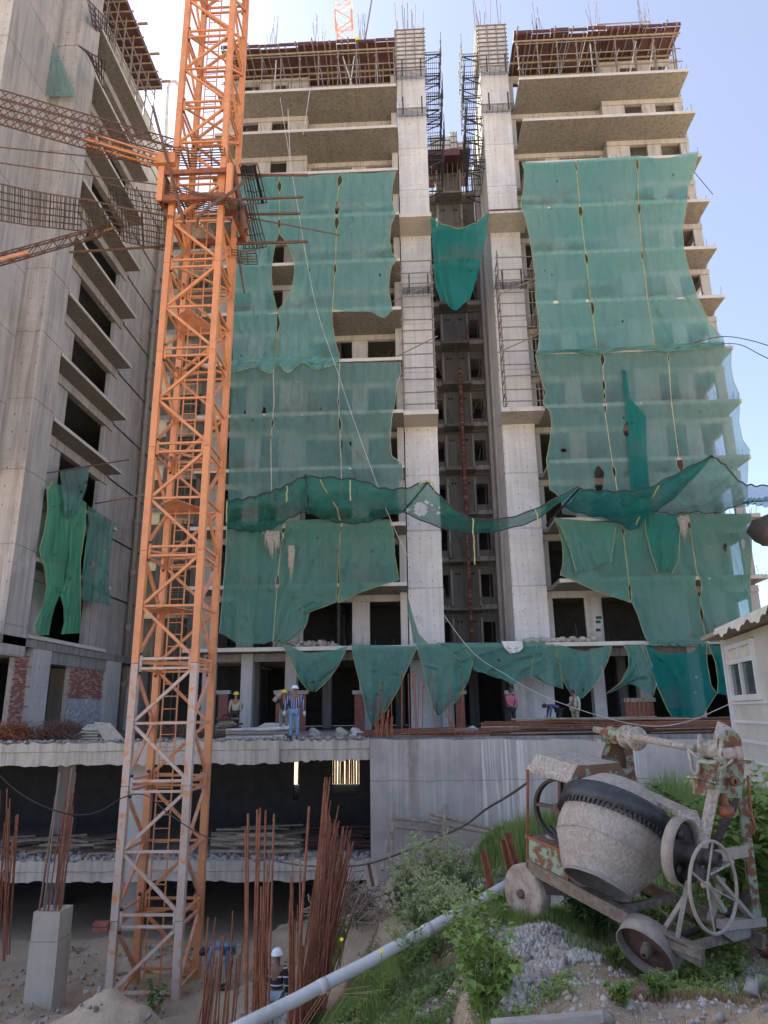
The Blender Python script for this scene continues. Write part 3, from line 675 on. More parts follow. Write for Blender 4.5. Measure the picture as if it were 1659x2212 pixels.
# brick panel of the left tower
def brick_panel(label, y0, y1, z0, z1, X, zplaster):
    P = empty('brick_wall', (X, (y0+y1)/2, z0), label, 'brick wall', 'brick panels in the left tower')
    MB().box(X-.2, y0, z0, X-.01, y1, z1).build('mortar_core', M['mortar'], P)
    z = z0; j = 0; n = 0
    while z < z1-.05:
        y = y0+(.12 if j % 2 else 0)
        while y < y1-.1:
            if z > zplaster and n < 300:
                brk('brick', (X-.045+random.uniform(-.01, .012), y+.115, z+.04), (.1, .222, .07), M['brickpale'] if random.random() < .3 else M['brick'], P); n += 1
            y += .236
        z += .082; j += 1
    if zplaster > z0: 
        m = MB(); 
        NY = 26; NZ = 16
        m.grid([[(X+.01+random.uniform(-.03, .03), y0+(y1-y0)*i/NY, z0+(zplaster-z0)*q/NZ) for i in range(NY+1)] for q in range(NZ+1)])
        m.build('rough_plaster', M['plaster'], P)
brick_panel('red brick infill wall with rough grey plaster on its lower half', 31.4, 34.85, -.8, 2.1, -15.3, .75)
brick_panel('narrow red brick strip beside the ground floor column of the left tower', 26.9, 27.85, -.8, 2.4, -15.3, -.8)

# paint marks on the piers and walls
def mark(pts, Y, r, mat): MB().tube([at(x, y, Y) for x, y in pts], r, 5).build('paint_mark', M[mat], T)
mark([(1136, 1324), (1130, 1317), (1123, 1322), (1126, 1332), (1134, 1331), (1137, 1323), (1138, 1335), (1128, 1347), (1140, 1351)], 35.875, .035, 'white')
mark([(897, 1332), (905, 1328), (900, 1338), (912, 1332), (907, 1343), (918, 1338)], 35.875, .05, 'white')
for i in range(4): a = at(1293, 1334+i*9, 36.58); MB().box(a.x-.13, 36.58, a.z-.07, a.x+.15-.05*(i % 2), 36.598, a.z+.07).build('paint_mark', M['netR'], T) if i != 2 else None
# ------------------------------------------------------------------ roof formwork
def roof_formwork(label, x0, x1, sheets, boxes, zt=39.12):
    G = empty('roof_formwork', ((x0+x1)/2, 34.5, 36.03), label, 'formwork', 'formwork under the unfinished roof')
    n = int((x1-x0)/1.2)
    for i in range(n+1):   # soffit sheets
        a = x0+(x1-x0)*i/(n+1); b = x0+(x1-x0)*(i+1)/(n+1); dz = random.uniform(-.03, .03)
        MB().box(a+.01, 33.9+random.uniform(-.1, .08), zt-.06+dz, b-.01, 37.6, zt+dz).build('soffit_sheet', M['ply'], G)
        MB().box(a+.01, 33.8, zt+.01+dz, b-.01, 33.86, zt+.22+dz*2).build('edge_board', M['ply'], G)
    for i in range(int((x1-x0)/.55)):   # joists
        x = x0+.2+i*.55+random.uniform(-.15, .15)
        y0 = random.uniform(33.2, 33.9)
        rod('joist', (x, y0, zt-.16), (x+random.uniform(-.25, .25), 37.3, zt-.14), .045, M['bamboo'] if random.random() < .5 else M['tube'], G)
    for y in (34.1, 35.6, 37.0): rod('bearer', (x0, y, zt-.28), (x1, y, zt-.28), .06, M['bamboo'], G)
    for i in range(int((x1-x0)/1.15)+1):   # props at the slab edge
        x = x0+.25+i*1.15
        rod('prop', (x, 34.2, 36.05), (x+random.uniform(-.06, .06), 34.15, zt-.2), .04, M['tube'], G)
        rod('prop', (x+.4, 35.3, 36.05), (x+.4+random.uniform(-.1, .1), 35.3, zt-.2), .035, M['tube'], G)
        for z in (36.9, 37.6, 38.4): brk('coupler', (x, 34.16, z), (.1, .1, .13), M['tube'], G)
    for z in (36.75, 37.75, 38.65): rod('rail', (x0+.1, 34.12, z), (x1-.1, 34.12, z+random.uniform(-.06, .06)), .035, M['tube'], G)
    for i in range(3):
        x = random.uniform(x0+2, x1-2); rod('loose_pole', (x, 34.5, 36.1), (x+random.uniform(-1.2, 1.2), 34.3, 38.6), .04, M['alu'], G)
    for a, b, h in boxes:   # aluminium wall forms standing on the roof
        MB().box(a, 34.8, zt+.05, b, 35.2, zt+.05+h).build('formwork_box', M['alu'], G)
        m = MB()
        for q in range(int(h/.35)+2): m.box(a-.03, 34.74, zt+.05+q*.35, b+.03, 34.799, zt+.11+q*.35)
        for q in range(int((b-a)/.4)+2): m.box(min(b, a+q*.4)-.025, 34.71, zt+.05, min(b, a+q*.4)+.025, 34.739, zt+.1+h)
        m.build('formwork_rib', M['tube'], G)
    for a in sheets:   # clusters of column bars
        for q in range(14): rod('rebar', (a+random.uniform(-.35, .35), 35+random.uniform(-.3, .8), zt), (a+random.uniform(-.5, .5), 35.2, zt+random.uniform(1.2, 4.2)), .014, M['rust2'], G, 5)
    for q in range(16): rod('rebar', (random.uniform(x0, x1), 35.5, zt), (random.uniform(x0, x1)*.02+random.uniform(x0, x1)*.98, 35.5, zt+random.uniform(.2, .5)), .012, M['rust2'], G, 5) if False else None
roof_formwork('red plywood roof formwork with props on the left half of the tower, beside the mast', -11.1, -.45, (-8.2, -5.3, -2.3), ((-8.6, -7.7, .85), (-6.6, -5.2, .95)))
roof_formwork('red plywood roof formwork with props on the right half of the tower', 6.7, 16.6, (8.6, 12.0, 15.2), ((12.0, 15.2, 1.05),))
G = empty('roof_pole', (-3.2, 34.6, 39.1), 'inclined steel pole leaning beside the yellow sheet on the tower roof', 'pole')
rod('pole', at(787, 95, 35), at(803, 0, 35), .05, M['tube'], G)
m = MB(); m.grid([[at(768+i*3, 78+j*5+(i % 2)*3, 34.4+.1*math.sin(i+j)) for i in range(4)] for j in range(4)])
tag(m.build('yellow_sheet', M['yflower']), 'small yellow sheet flapping on the edge of the tower roof', 'sheet')

# guard cages of bars round the top of the piers
def cage(label, x0, x1, y0, y1, z, side):
    G = empty('guard_cage', ((x0+x1)/2, y0, z), label, 'guard cage', 'mesh guard cages fixed to the piers')
    m = MB()
    for i in range(9):
        x = x0+(x1-x0)*i/8; m.tube([(x, y0, z+.1), (x, y1, z+.1)], .016, 4)
    for i in range(7): m.tube([(x0, y0+(y1-y0)*i/6, z+.1), (x1, y0+(y1-y0)*i/6, z+.1)], .02, 4)
    m.build('floor_mesh', M['black'], G)
    m = MB(); e = x1 if side > 0 else x0
    for j in range(9): m.tube([(e, y0, z+.15+j*.13), (e, y1, z+.15+j*.13)], .015, 4)
    for i in range(5): m.tube([(e, y0+(y1-y0)*i/4, z-.3), (e, y0+(y1-y0)*i/4, z+1.7)], .03, 4)
    m.build('rail_mesh', M['black'], G)
    m = MB()
    for y in (y0+.1, y1-.1):
        m.bar((x0, y, z), (x1, y, z+.02), .06); m.bar((x0 if side > 0 else x1, y, z-.5), (e, y, z), .05)
    m.build('bracket', M['black'], G)
zs = (40.3, 38.6, 37.0, 35.4, 33.8, 32.2)
wd = ['topmost', 'second', 'third', 'fourth', 'fifth', 'lowest']
for i, z in enumerate(zs):
    cage(wd[i]+' mesh guard cage on the inner side of the left pier', 1.42, 2.45-.1*(i % 2), 35.9, 38.3+.5*(i % 2), z, 1)
    cage(wd[i]+' mesh guard cage on the inner side of the right pier', 3.75+.12*(i % 2), 4.8, 35.9, 38.6+.5*(i % 2), z-.3, -1)
def front_rack(x0, x1, z, label):
    G = empty('guard_rack', ((x0+x1)/2, 35.2, z), label, 'guard rack', 'mesh racks across the pier fronts')
    m = MB()
    for j in range(8): m.tube([(x0, 35.1+j*.09, z), (x1, 35.1+j*.09, z)], .016, 4)
    for i in range(7): m.tube([(x0+(x1-x0)*i/6, 35.1, z-.02), (x0+(x1-x0)*i/6, 35.85, z-.02)], .014, 4)
    m.build('mesh', M['meshsteel'], G)
    for x in (x0+.4, x1-.35): MB().box(x-.04, 34.98, z-.5, x+.04, 35.06, z+.75).build('post', M['black'], G); 
for x0, x1, nm in ((-.45, 1.45, 'left'), (4.75, 6.65, 'right')):
    front_rack(x0, x1, 38.2, 'upper mesh rack across the front of the %s pier' % nm); front_rack(x0, x1, 35.3, 'lower mesh rack across the front of the %s pier' % nm)
    front_rack(x0+.1, x1, 22.9 if nm == 'left' else 23.0, 'dark mesh rack halfway up the %s pier above the tube scaffold' % nm)
# tube scaffolds on the pier ledges
def pier_scaffold(x0, x1, ztop, label):
    G = empty('tube_scaffold', ((x0+x1)/2, 34.9, 15.03), label, 'scaffold', 'tube scaffolds on the pier ledges')
    for x in (x0, x1):
        for y in (34.5, 35.5): rod('standard', (x, y, 15.04), (x, y, ztop-(0 if y < 35 else .8)), .04, M['tube'], G)
        for j in range(int((ztop-15)/.5)): brk('coupler', (x, 34.5, 15.3+j*.5+random.uniform(-.08, .08)), (.11, .11, .12), M['tube'], G)
    z = 15.5; j = 0
    while z < ztop:
        rod('ledger', (x0-.1, 34.46, z), (x1+.1, 34.46, z+random.uniform(-.03, .03)), .034, M['tube'], G)
        rod('transom', (x1, 34.4, z-.1), (x1, 35.7, z-.1), .034, M['tube'], G); rod('transom', (x0, 34.4, z-.1), (x0, 35.7, z-.1), .034, M['tube'], G)
        z += .78 if j % 2 else .66; j += 1
    rod('brace', (x0-.3, 34.42, 18.3), (x1+.2, 34.42, 19.4), .034, M['tube'], G); rod('brace', (x0-.5, 34.42, 21.6), (x1+.1, 34.42, 22.7), .034, M['tube'], G)
pier_scaffold(-.38, 1.3, 24.2, 'weathered tube scaffold in front of the left pier between two ledges')
pier_scaffold(4.95, 6.9, 24.6, 'weathered tube scaffold in front of the right pier between two ledges')

# ------------------------------------------------------------------ safety nets
def interp_side(P, v, px):
    y0, y1 = P[0][1], P[-1][1]; y = y0+(y1-y0)*v
    for (xa, ya), (xb, yb) in zip(P, P[1:]):
        if (ya <= y <= yb) or (yb <= y <= ya):
            t = 0 if yb == ya else (y-ya)/(yb-ya); return xa+(xb-xa)*t, y
    return P[-1]
def prof(L, u):
    if not L: return 0
    for (a, x), (b, y) in zip(L, L[1:]):
        if a <= u <= b:
            t = (u-a)/(b-a); t = t*t*(3-2*t); return x+(y-x)*t
    return L[-1][1]
def net(label, left, right, mat, Y=33.86, bulge=.13, top=None, bot=None, fold=0, ffreq=14, fdir=.0, holes=(), cords='lr', cordmat='cord', group=None, nu=None, tpow=2.0, bpow=2.0, plane=at, seed=0, name='safety_net', cordr=.011, pins=5, tip=False):
    r = random.Random(seed+int(left[0][0])); w = abs(right[0][0]-left[0][0])+abs(right[-1][0]-left[-1][0]); h = abs(left[-1][1]-left[0][1])
    nu = nu or max(16, min(90, int(w/2/2.0))); nv = max(20, min(190, int(h/2.2)))
    dimp = [(r.random(), r.random(), r.uniform(.03, .09), r.choice((-1, 1))*r.uniform(.03, .12)) for _ in range(pins)]
    ph = r.uniform(0, 6); P = []
    for j in range(nv+1):
        v = j/nv; (xl, yl), (xr, yr) = interp_side(left, v, 0), interp_side(right, v, 0); row = []
        for i in range(nu+1):
            u = i/nu; x = xl+(xr-xl)*u; y = yl+(yr-yl)*u
            y += prof(top, u)*(1-v)**tpow+prof(bot, u)*v**bpow
            q = plane(x, y, Y); f = ((q.z-3.03)/3) % 1
            d = bulge*math.sin(math.pi*f)**.8
            d += .012*math.sin(u*9+v*13+ph)+.01*math.sin(u*31+ph*2+math.sin(v*11))
            if fold:
                vv = (u+fdir*v)*ffreq+1.2*math.sin(v*4+ph)+.8*math.sin(u*5)
                d += 1.9*fold*(.25+.75*v)*(math.sin(vv)+.5*math.sin(vv*2.3+ph))*.6
            for a, b, s, A in dimp:
                d += A*math.exp(-((u-a)**2+((v-b)*max(1, h/max(20, w/2)))**2)/s**2)
            row.append(plane(x, y, Y+d))
        P.append(row)
    mb = MB().grid(P)
    if w > 90:
        holes = list(holes)
        for _ in range(r.randint(1, 3)):
            v = r.uniform(.1, .9); (xl, yl), (xr, yr) = interp_side(left, v, 0), interp_side(right, v, 0); u = r.uniform(.15, .85); s_ = r.uniform(1.2, 2.3); holes.append((xl+(xr-xl)*u, yl+(yr-yl)*u, s_, s_*r.uniform(1, 2.2)))
    if holes:
        F = []
        for f in mb.F:
            c = sum((Vector(mb.V[a]) for a in f), Vector())/4; cc = ROT.transposed() @ c; px = CX-cc.x/cc.z*FP; py = CY+cc.y/cc.z*FP
            if not any(((px-hx)/rx)**2+((py-hy)/ry)**2 < 1+.25*math.sin(5*math.atan2(py-hy, px-hx)+hx) for hx, hy, rx, ry in holes): F.append(f)
        mb.F = F
    o = mb.build(name, M[mat], None, True)
    tag(o, label, 'safety net', group)
    if cords:
        for side, i in (('l', 0), ('r', nu)):
            if side in cords: MB().tube([row[i]+Vector((0, -.01, 0)) for row in P[::2]]+[P[-1][i]], cordr, 4).build('edge_cord', M[cordmat], o)
        if 'b' in cords: MB().tube([q+Vector((0, -.01, 0)) for q in P[-1]], cordr, 4).build('edge_cord', M[cordmat], o)
        if 't' in cords: MB().tube([q+Vector((0, -.01, 0)) for q in P[0]], cordr, 4).build('edge_cord', M[cordmat], o)
    return o
def seam(cl, gaps, base=.3):
    """centre line cl, lens openings (y0, y1, half width left, half width right) -> left and right lips"""
    y0, y1 = cl[0][1], cl[-1][1]; n = int(abs(y1-y0)/4)+2; A = []; B = []
    for i in range(n+1):
        y = y0+(y1-y0)*i/n; x, _ = interp_side(cl, i/n, 0); a = b = base+.35*abs(math.sin(y*.16))
        for g0, g1, wl_, wr in gaps:
            if g0 < y < g1:
                s = math.sin(math.pi*(y-g0)/(g1-g0))**.75; a += wl_*s; b += wr*s
        A.append((x-a, y)); B.append((x+b, y))
    return A, B
def part(P, ya, yb):
    Q = [p for p in P if ya <= p[1] <= yb]; return Q
# upper left nets
S1a, S1b = seam([(604, 380), (603, 500), (599, 600), (600, 680), (597, 792)], [(392, 415, 4, 4), (475, 493, 3.5, 3.5), (507, 668, 12, 36), (682, 716, 2, 5)])
S2a, S2b = seam([(735, 374), (728, 440), (725, 560), (720, 640), (718, 668)], [(378, 402, 4, 6), (436, 466, 5, 5), (468, 494, 4, 5), (570, 592, 2.5, 3)])
g1 = 'turquoise nets on the upper left of the tower'
net('turquoise net strip beside the mast, left of the big oval opening', [(497, 385), (500, 500), (503, 683)], part(S1a, 0, 676), 'netA', top=[(0, 0), (.5, 1), (1, 0)], bot=[(0, 0), (.4, 8), (1, 0)], group=g1, cords='r', seed=1)
net('long turquoise net strip right of the big oval opening, reaching down to the ragged hem', S1b, [(S2a[0][0], 374)]+S2a[1:]+[(718, 700), (724, 735), (733, 765), (733, 782)], 'netA', top=[(0, 0), (.5, 2), (1, 0)], bot=[(0, 0), (.12, 14), (.3, 0), (.42, 10), (.6, -6), (.8, 12), (1, 0)], group=g1, seed=2, pins=8)
net('turquoise net strip beside the left pier with a scalloped right edge', S2b, [(856, 369), (848, 400), (846, 432), (855, 462), (845, 485), (842, 520), (846, 545), (858, 562), (846, 575), (841, 600), (840, 630), (845, 655), (848, 672)], 'netA', top=[(0, 0), (.5, 3), (1, 0)], bot=[(0, 0), (.3, 4), (.6, 3), (.86, 15), (1, 0)], group=g1, seed=3, pins=8)
net('short turquoise net piece behind the mast above the ragged hem', [(500, 684), (503, 784)], [(598, 678), (596, 782)], 'netA', bot=[(0, 4), (.3, -4), (.6, 5), (1, 0)], group=g1, cords='r', seed=4)
# ragged hem folded over
net('crumpled turquoise hem hanging over the grey green net below', [(500, 778), (503, 800)], [(728, 772), (730, 787)], 'netA', Y=33.78, bulge=0, fold=.09, ffreq=34, top=[(0, 0), (.5, -4), (1, 0)], bot=[(0, 4), (.2, -4), (.35, 10), (.44, -6), (.52, 12), (.66, -8), (.8, 8), (1, 0)], bpow=1.3, cords='b', seed=5, nu=80)
# middle left nets
S3a, S3b = seam([(590, 786), (592, 870), (585, 950), (587, 1090)], [(905, 925, 2, 3), (935, 950, 2, 2)])
S4a, S4b = seam([(734, 784), (731, 860), (733, 900), (737, 1000), (738, 1100)], [(900, 932, 2.5, 3.5), (860, 875, 1.5, 1.5)])
g2 = 'grey green nets on the middle left of the tower'
net('grey green net strip beside the mast with one small round tear', [(499, 786), (497, 900), (492, 1100)], S3a, 'netB', group=g2, cords='r', cordmat='cordw', holes=[(571, 888, 4, 9)], seed=6)
net('broad grey green middle net strip left of the long slit', S3b, S4a, 'netB', group=g2, cordmat='cordw', seed=7, pins=9, holes=[(652, 897, 2, 3)])
net('grey green net strip with the long slit and pulled folds beside the left pier', S4b, [(864, 782), (867, 805), (857, 830), (853, 870), (846, 905), (843, 950), (846, 985), (869, 1002), (871, 1030), (860, 1062), (858, 1100)], 'netB', fold=.07, ffreq=9, fdir=-.9, group=g2, cordmat='cordw', holes=[(735, 955, 4, 26)], seed=8, nu=70)
# lower left net
S5a, S5b = seam([(615, 1126), (606, 1190), (601, 1240), (594, 1330), (590, 1384)], [(1130, 1156, 3, 3), (1170, 1182, 2, 2), (1240, 1272, 4, 4)])
S6a, S6b = seam([(738, 1118), (734, 1170), (731, 1240), (730, 1302)], [(1124, 1148, 3, 3), (1220, 1282, 2.2, 2.2)])
g3 = 'green nets on the lower left of the tower'
net('green net strip at the lower left with a pale lime stain, right beside the mast', [(490, 1128), (488, 1200), (480, 1300), (474, 1368)], S5a, 'netC', bot=[(0, 0), (.4, 18), (.8, 10), (1, 2)], group=g3, seed=9, cordmat='cordw')
net('green net strip gathered to a knot beside the dark opening with folded corner', S5b, S6a, 'netC', bot=[(0, 6), (.25, 0), (.45, -12), (.5, -40), (.62, -1), (1, 0)] if False else [(0, 0), (1, 0)], group=g3, seed=10, fold=.03, ffreq=10, holes=[]) if False else None
# strip between the two seams, its foot swept up to the right
net('green net strip gathered to a knot on the podium slab, swept up to the right', S5b, [(737, 1118), (733, 1170), (730, 1240), (727, 1300), (700, 1311), (668, 1322), (664, 1345), (655, 1362), (640, 1376), (625, 1386), (612, 1392)], 'netC', group=g3, seed=10, fold=.05, ffreq=16, fdir=.8, nu=50)
net('green net strip beside the left pier whose hem rises to the right', S6b, [(842, 1122), (850, 1150), (853, 1200), (862, 1252)], 'netC', bot=[(0, 0), (.35, -4), (1, 0)], group=g3, seed=11, fold=.03, ffreq=12, fdir=.9, cords='lrb')
net('narrow twisted green net strip hanging along the left pier to the podium slab', [(878, 1282), (880, 1320), (889, 1360), (893, 1390)], [(880, 1284), (892, 1330), (905, 1370), (925, 1390)], 'netC', Y=33.8, bulge=0, fold=.04, ffreq=14, seed=12, nu=16)
# upper right nets
S7a, S7b = seam([(1243, 346), (1248, 400), (1255, 470), (1265, 550), (1276, 650), (1290, 760)], [(444, 467, 4, 5), (548, 571, 2, 5), (650, 680, 1, 6), (352, 370, 1.5, 1.5)])
S8a, S8b = seam([(1376, 336), (1378, 400), (1381, 470), (1386, 540), (1398, 640), (1414, 750)], [(344, 368, 3, 3), (440, 462, 3, 4), (545, 560, 2, 2), (735, 748, 2, 3)])
g4 = 'turquoise nets on the upper right of the tower'
net('leftmost turquoise strip of the upper right nets, next to the right pier', [(1127, 350), (1134, 372), (1130, 410), (1125, 447), (1134, 470), (1141, 500), (1149, 545), (1157, 600), (1158, 656), (1164, 690), (1166, 730), (1160, 763)], S7a, 'netA', group=g4, seed=13, pins=9, top=[(0, 0), (.5, 2), (1, 0)], cords='lr')
net('turquoise middle net strip of the upper right nets between two laced seams', S7b, S8a, 'netA', group=g4, seed=14, pins=9, bot=[(0, 0), (.5, -5), (1, 0)])
net('turquoise net strip at the right end of the upper right nets with pulled diagonal folds', S8b, [(1509, 327), (1500, 365), (1486, 410), (1484, 440), (1474, 500), (1478, 540), (1490, 590), (1506, 640), (1533, 698), (1562, 730), (1565, 748)], 'netA', group=g4, fold=.06, ffreq=10, fdir=-.8, seed=15, top=[(0, 0), (.4, 10), (1, 0)], nu=60, pins=8)
net('crumpled green hem rolled along the foot of the upper right nets', [(1158, 758), (1160, 768)], [(1565, 738), (1566, 750)], 'netC', Y=33.75, bulge=0, fold=.09, ffreq=60, bot=[(0, 0), (.15, -5), (.3, 3), (.5, -3), (.7, 4), (1, 0)], cords='', seed=16, nu=80)
# middle right nets
S9a, S9b = seam([(1300, 762), (1304, 830), (1308, 900), (1318, 970), (1333, 1060), (1345, 1130)], [(764, 790, 4, 5), (820, 845, 3, 3), (850, 862, 2, 3), (864, 890, 3, 3), (1008, 1030, 3, 4)])
S10a, S10b = seam([(1443, 760), (1450, 865), (1462, 960), (1474, 1040), (1480, 1110)], [(764, 782, 2, 2), (986, 1018, 7, 8)])
g5 = 'grey green nets on the middle right of the tower'
net('grey green net strip with the pointed tear, next to the right pier', [(1156, 766), (1164, 800), (1171, 822), (1179, 850), (1172, 870), (1188, 890), (1191, 915), (1188, 950), (1180, 995), (1186, 1035), (1187, 1058), (1200, 1065), (1213, 1082), (1216, 1110)], S9a, 'netB', group=g5, seed=17, holes=[(1294, 1036, 10, 34), (1218, 973, 6, 4), (1245, 948, 2, 4)], nu=60)
net('grey green middle net strip with blue dark patch seen behind it', S9b, S10a, 'netB', group=g5, seed=18, cordmat='cordw', holes=[(1353, 929, 6, 16)], nu=60)
net('grey green net strip bellying out beyond the slab ends against the sky', S10b, [(1580, 748), (1579, 790), (1585, 825), (1597, 850), (1598, 875), (1596, 910), (1604, 950), (1620, 972), (1616, 1000), (1614, 1040), (1616, 1095)], 'netB', group=g5, seed=19, nu=60)
# lower right nets
S11a, S11b = seam([(1343, 1130), (1348, 1170), (1356, 1235), (1363, 1302)], [(1140, 1158, 2, 3), (1262, 1296, 3, 3)])
S12a, S12b = seam([(1484, 1108), (1494, 1170), (1506, 1242), (1512, 1300), (1525, 1386)], [(1112, 1150, 2, 4), (1240, 1290, 6, 6), (1310, 1344, 4, 3)])
g6 = 'green nets on the lower right of the tower'
net('green net strip at the lower right whose hem slants down towards the dark opening', [(1196, 1119), (1207, 1145), (1215, 1180), (1216, 1215), (1210, 1242)], S11a, 'netC', group=g6, seed=20, fold=.045, ffreq=13, fdir=.5, bot=[(0, 0), (.5, 4), (1, 0)], cords='lrb', nu=60)
net('green net strip at the lower right swept back round the dark opening', S11b[:-1]+[(1366, 1303), (1378, 1330), (1386, 1356), (1394, 1378), (1403, 1389)], S12a, 'netC', group=g6, seed=21, fold=.03, ffreq=8, nu=60)
net('green net strip at the lower right end with heavy gathered folds beside the cabin roof', S12b, [(1623, 1110), (1624, 1200), (1620, 1260), (1626, 1330), (1600, 1389)], 'netC', group=g6, seed=22, fold=.08, ffreq=9, fdir=-1.2, nu=60, holes=[(1566, 1182, 5, 8), (1604, 1175, 5, 10)])
net('second loose layer of green net over the lower right strip, torn along its foot', [(1197, 1117), (1212, 1140), (1232, 1190), (1244, 1235)], [(1330, 1140), (1324, 1180), (1320, 1215)], 'netC', Y=33.7, bulge=.03, fold=.04, ffreq=18, bot=[(0, 0), (.4, 3), (.8, -4), (1, 0)], cords='lr', seed=23)
net('loose dark green flap of net with a curved outer edge', [(1392, 1105), (1395, 1150), (1405, 1190), (1420, 1236)], [(1470, 1115), (1468, 1160), (1466, 1210), (1452, 1238)], 'netD', Y=33.68, bulge=.03, fold=.07, ffreq=12, fdir=.6, cords='lr', seed=24)
net('dark doubled strip in the middle of the right nets, wider towards the foot', [(1343, 800), (1350, 860), (1352, 900), (1358, 980), (1362, 1060), (1366, 1110)], [(1352, 800), (1362, 860), (1396, 900), (1397, 980), (1404, 1060), (1408, 1110)], 'netR', Y=33.76, bulge=.1, cords='', seed=60, holes=[(1353, 929, 6, 14)])
# net hung across the recess
net('deep green net hanging like a bag between the two piers', [(930, 472), (934, 520), (937, 580), (941, 620), (950, 645)], [(1056, 460), (1050, 510), (1040, 560), (1030, 600), (1015, 648)], 'netR', Y=34.3, bulge=0, fold=.1, ffreq=9, top=[(0, 0), (.25, 17), (.5, 28), (.75, 20), (1, 0)], bot=[(0, 0), (.5, 24), (1, 0)], cords='t', seed=25)
# nets hanging below the podium slab
gh = 'ragged nets hanging from the podium slab'
def hang(label, L, Rr, mat='netC', **k):
    net(label, L, Rr, mat, Y=33.72, bulge=0, group=gh, **k)
hang('leftmost hanging net, a wide sagging triangle above the man in the striped shirt', [(609, 1392), (630, 1430), (648, 1470), (668, 1494)], [(752, 1396), (730, 1440), (708, 1470), (682, 1494)], top=[(0, 0), (.4, 16), (.7, 12), (1, 0)], fold=.09, ffreq=12, fdir=.4, seed=30)
hang('long pointed hanging net whose tip touches the deck', [(758, 1392), (766, 1430), (778, 1480), (790, 1530), (800, 1566)], [(902, 1396), (882, 1440), (860, 1490), (834, 1535), (810, 1566)], fold=.08, ffreq=11, seed=31)
hang('second pointed hanging net ending above the rusty bars', [(898, 1390), (910, 1430), (922, 1480), (936, 1530), (944, 1545)], [(1000, 1392), (1022, 1430), (1012, 1470), (990, 1510), (952, 1545)], fold=.08, ffreq=12, fdir=.3, seed=32)
hang('crumpled hanging net right of the second pointed net, torn along its hem', [(940, 1388), (970, 1405), (1005, 1438), (1035, 1452)], [(1178, 1388), (1180, 1410), (1184, 1436), (1183, 1452)], fold=.1, ffreq=16, fdir=1.0, bot=[(0, 0), (.3, 14), (.5, 26), (.7, 10), (1, 0)], seed=33, nu=60)
hang('narrow sagging hanging net between the crumpled net and the round bellied one', [(1160, 1392), (1150, 1430), (1146, 1462), (1180, 1478)], [(1198, 1392), (1203, 1430), (1214, 1470), (1216, 1488)], fold=.08, ffreq=10, seed=34)
hang('round bellied hanging net with one dark hole', [(1201, 1393), (1206, 1430), (1216, 1470), (1236, 1505)], [(1322, 1393), (1312, 1430), (1290, 1475), (1258, 1508)], fold=.09, ffreq=10, top=[(0, 0), (.5, 14), (1, 0)], bot=[(0, 0), (.5, 10), (1, 0)], holes=[(1301, 1443, 5, 8)], seed=35)
hang('hanging net swept to the left with a torn tip, left of the bright teal net', [(1345, 1392), (1357, 1410), (1358, 1440), (1340, 1475), (1310, 1498)], [(1392, 1392), (1402, 1420), (1412, 1445), (1420, 1470), (1412, 1502)], fold=.09, ffreq=12, fdir=.5, bot=[(0, 0), (.5, -22), (1, 0)], seed=36)
hang('large bright teal hanging net, the widest and longest at the right', [(1384, 1391), (1400, 1430), (1418, 1480), (1440, 1530), (1458, 1560)], [(1526, 1390), (1527, 1430), (1536, 1480), (1548, 1498), (1528, 1530), (1510, 1562)], mat='netR', fold=.07, ffreq=9, top=[(0, 0), (.4, 22), (.7, 20), (1, 0)], seed=37, nu=60)
hang('hanging net beside the cabin, right of the long lens shaped gap', [(1529, 1390), (1545, 1430), (1551, 1470), (1549, 1498)], [(1566, 1400), (1572, 1440), (1580, 1504)], mat='netR', fold=.04, ffreq=8, seed=38)
hang('strip of green net wrapped along the podium slab edge at the right', [(1403, 1383), (1404, 1396)], [(1528, 1386), (1530, 1396)], fold=.06, ffreq=40, cords='', seed=39)
net('white plastic sheet caught on the podium slab edge', [(1083, 1385), (1090, 1400), (1102, 1412)], [(1128, 1385), (1130, 1400), (1122, 1408)], 'netA', Y=33.6, bulge=0, fold=.06, ffreq=10, cords='', seed=40)
bpy.context.scene.objects['safety_net'] if False else None
for o in list(COL.objects):
    if o.get('label', '').startswith('white plastic'):
        o.name = 'plastic_sheet'; o['category'] = 'sheet'; o.data.materials[0] = M['white']

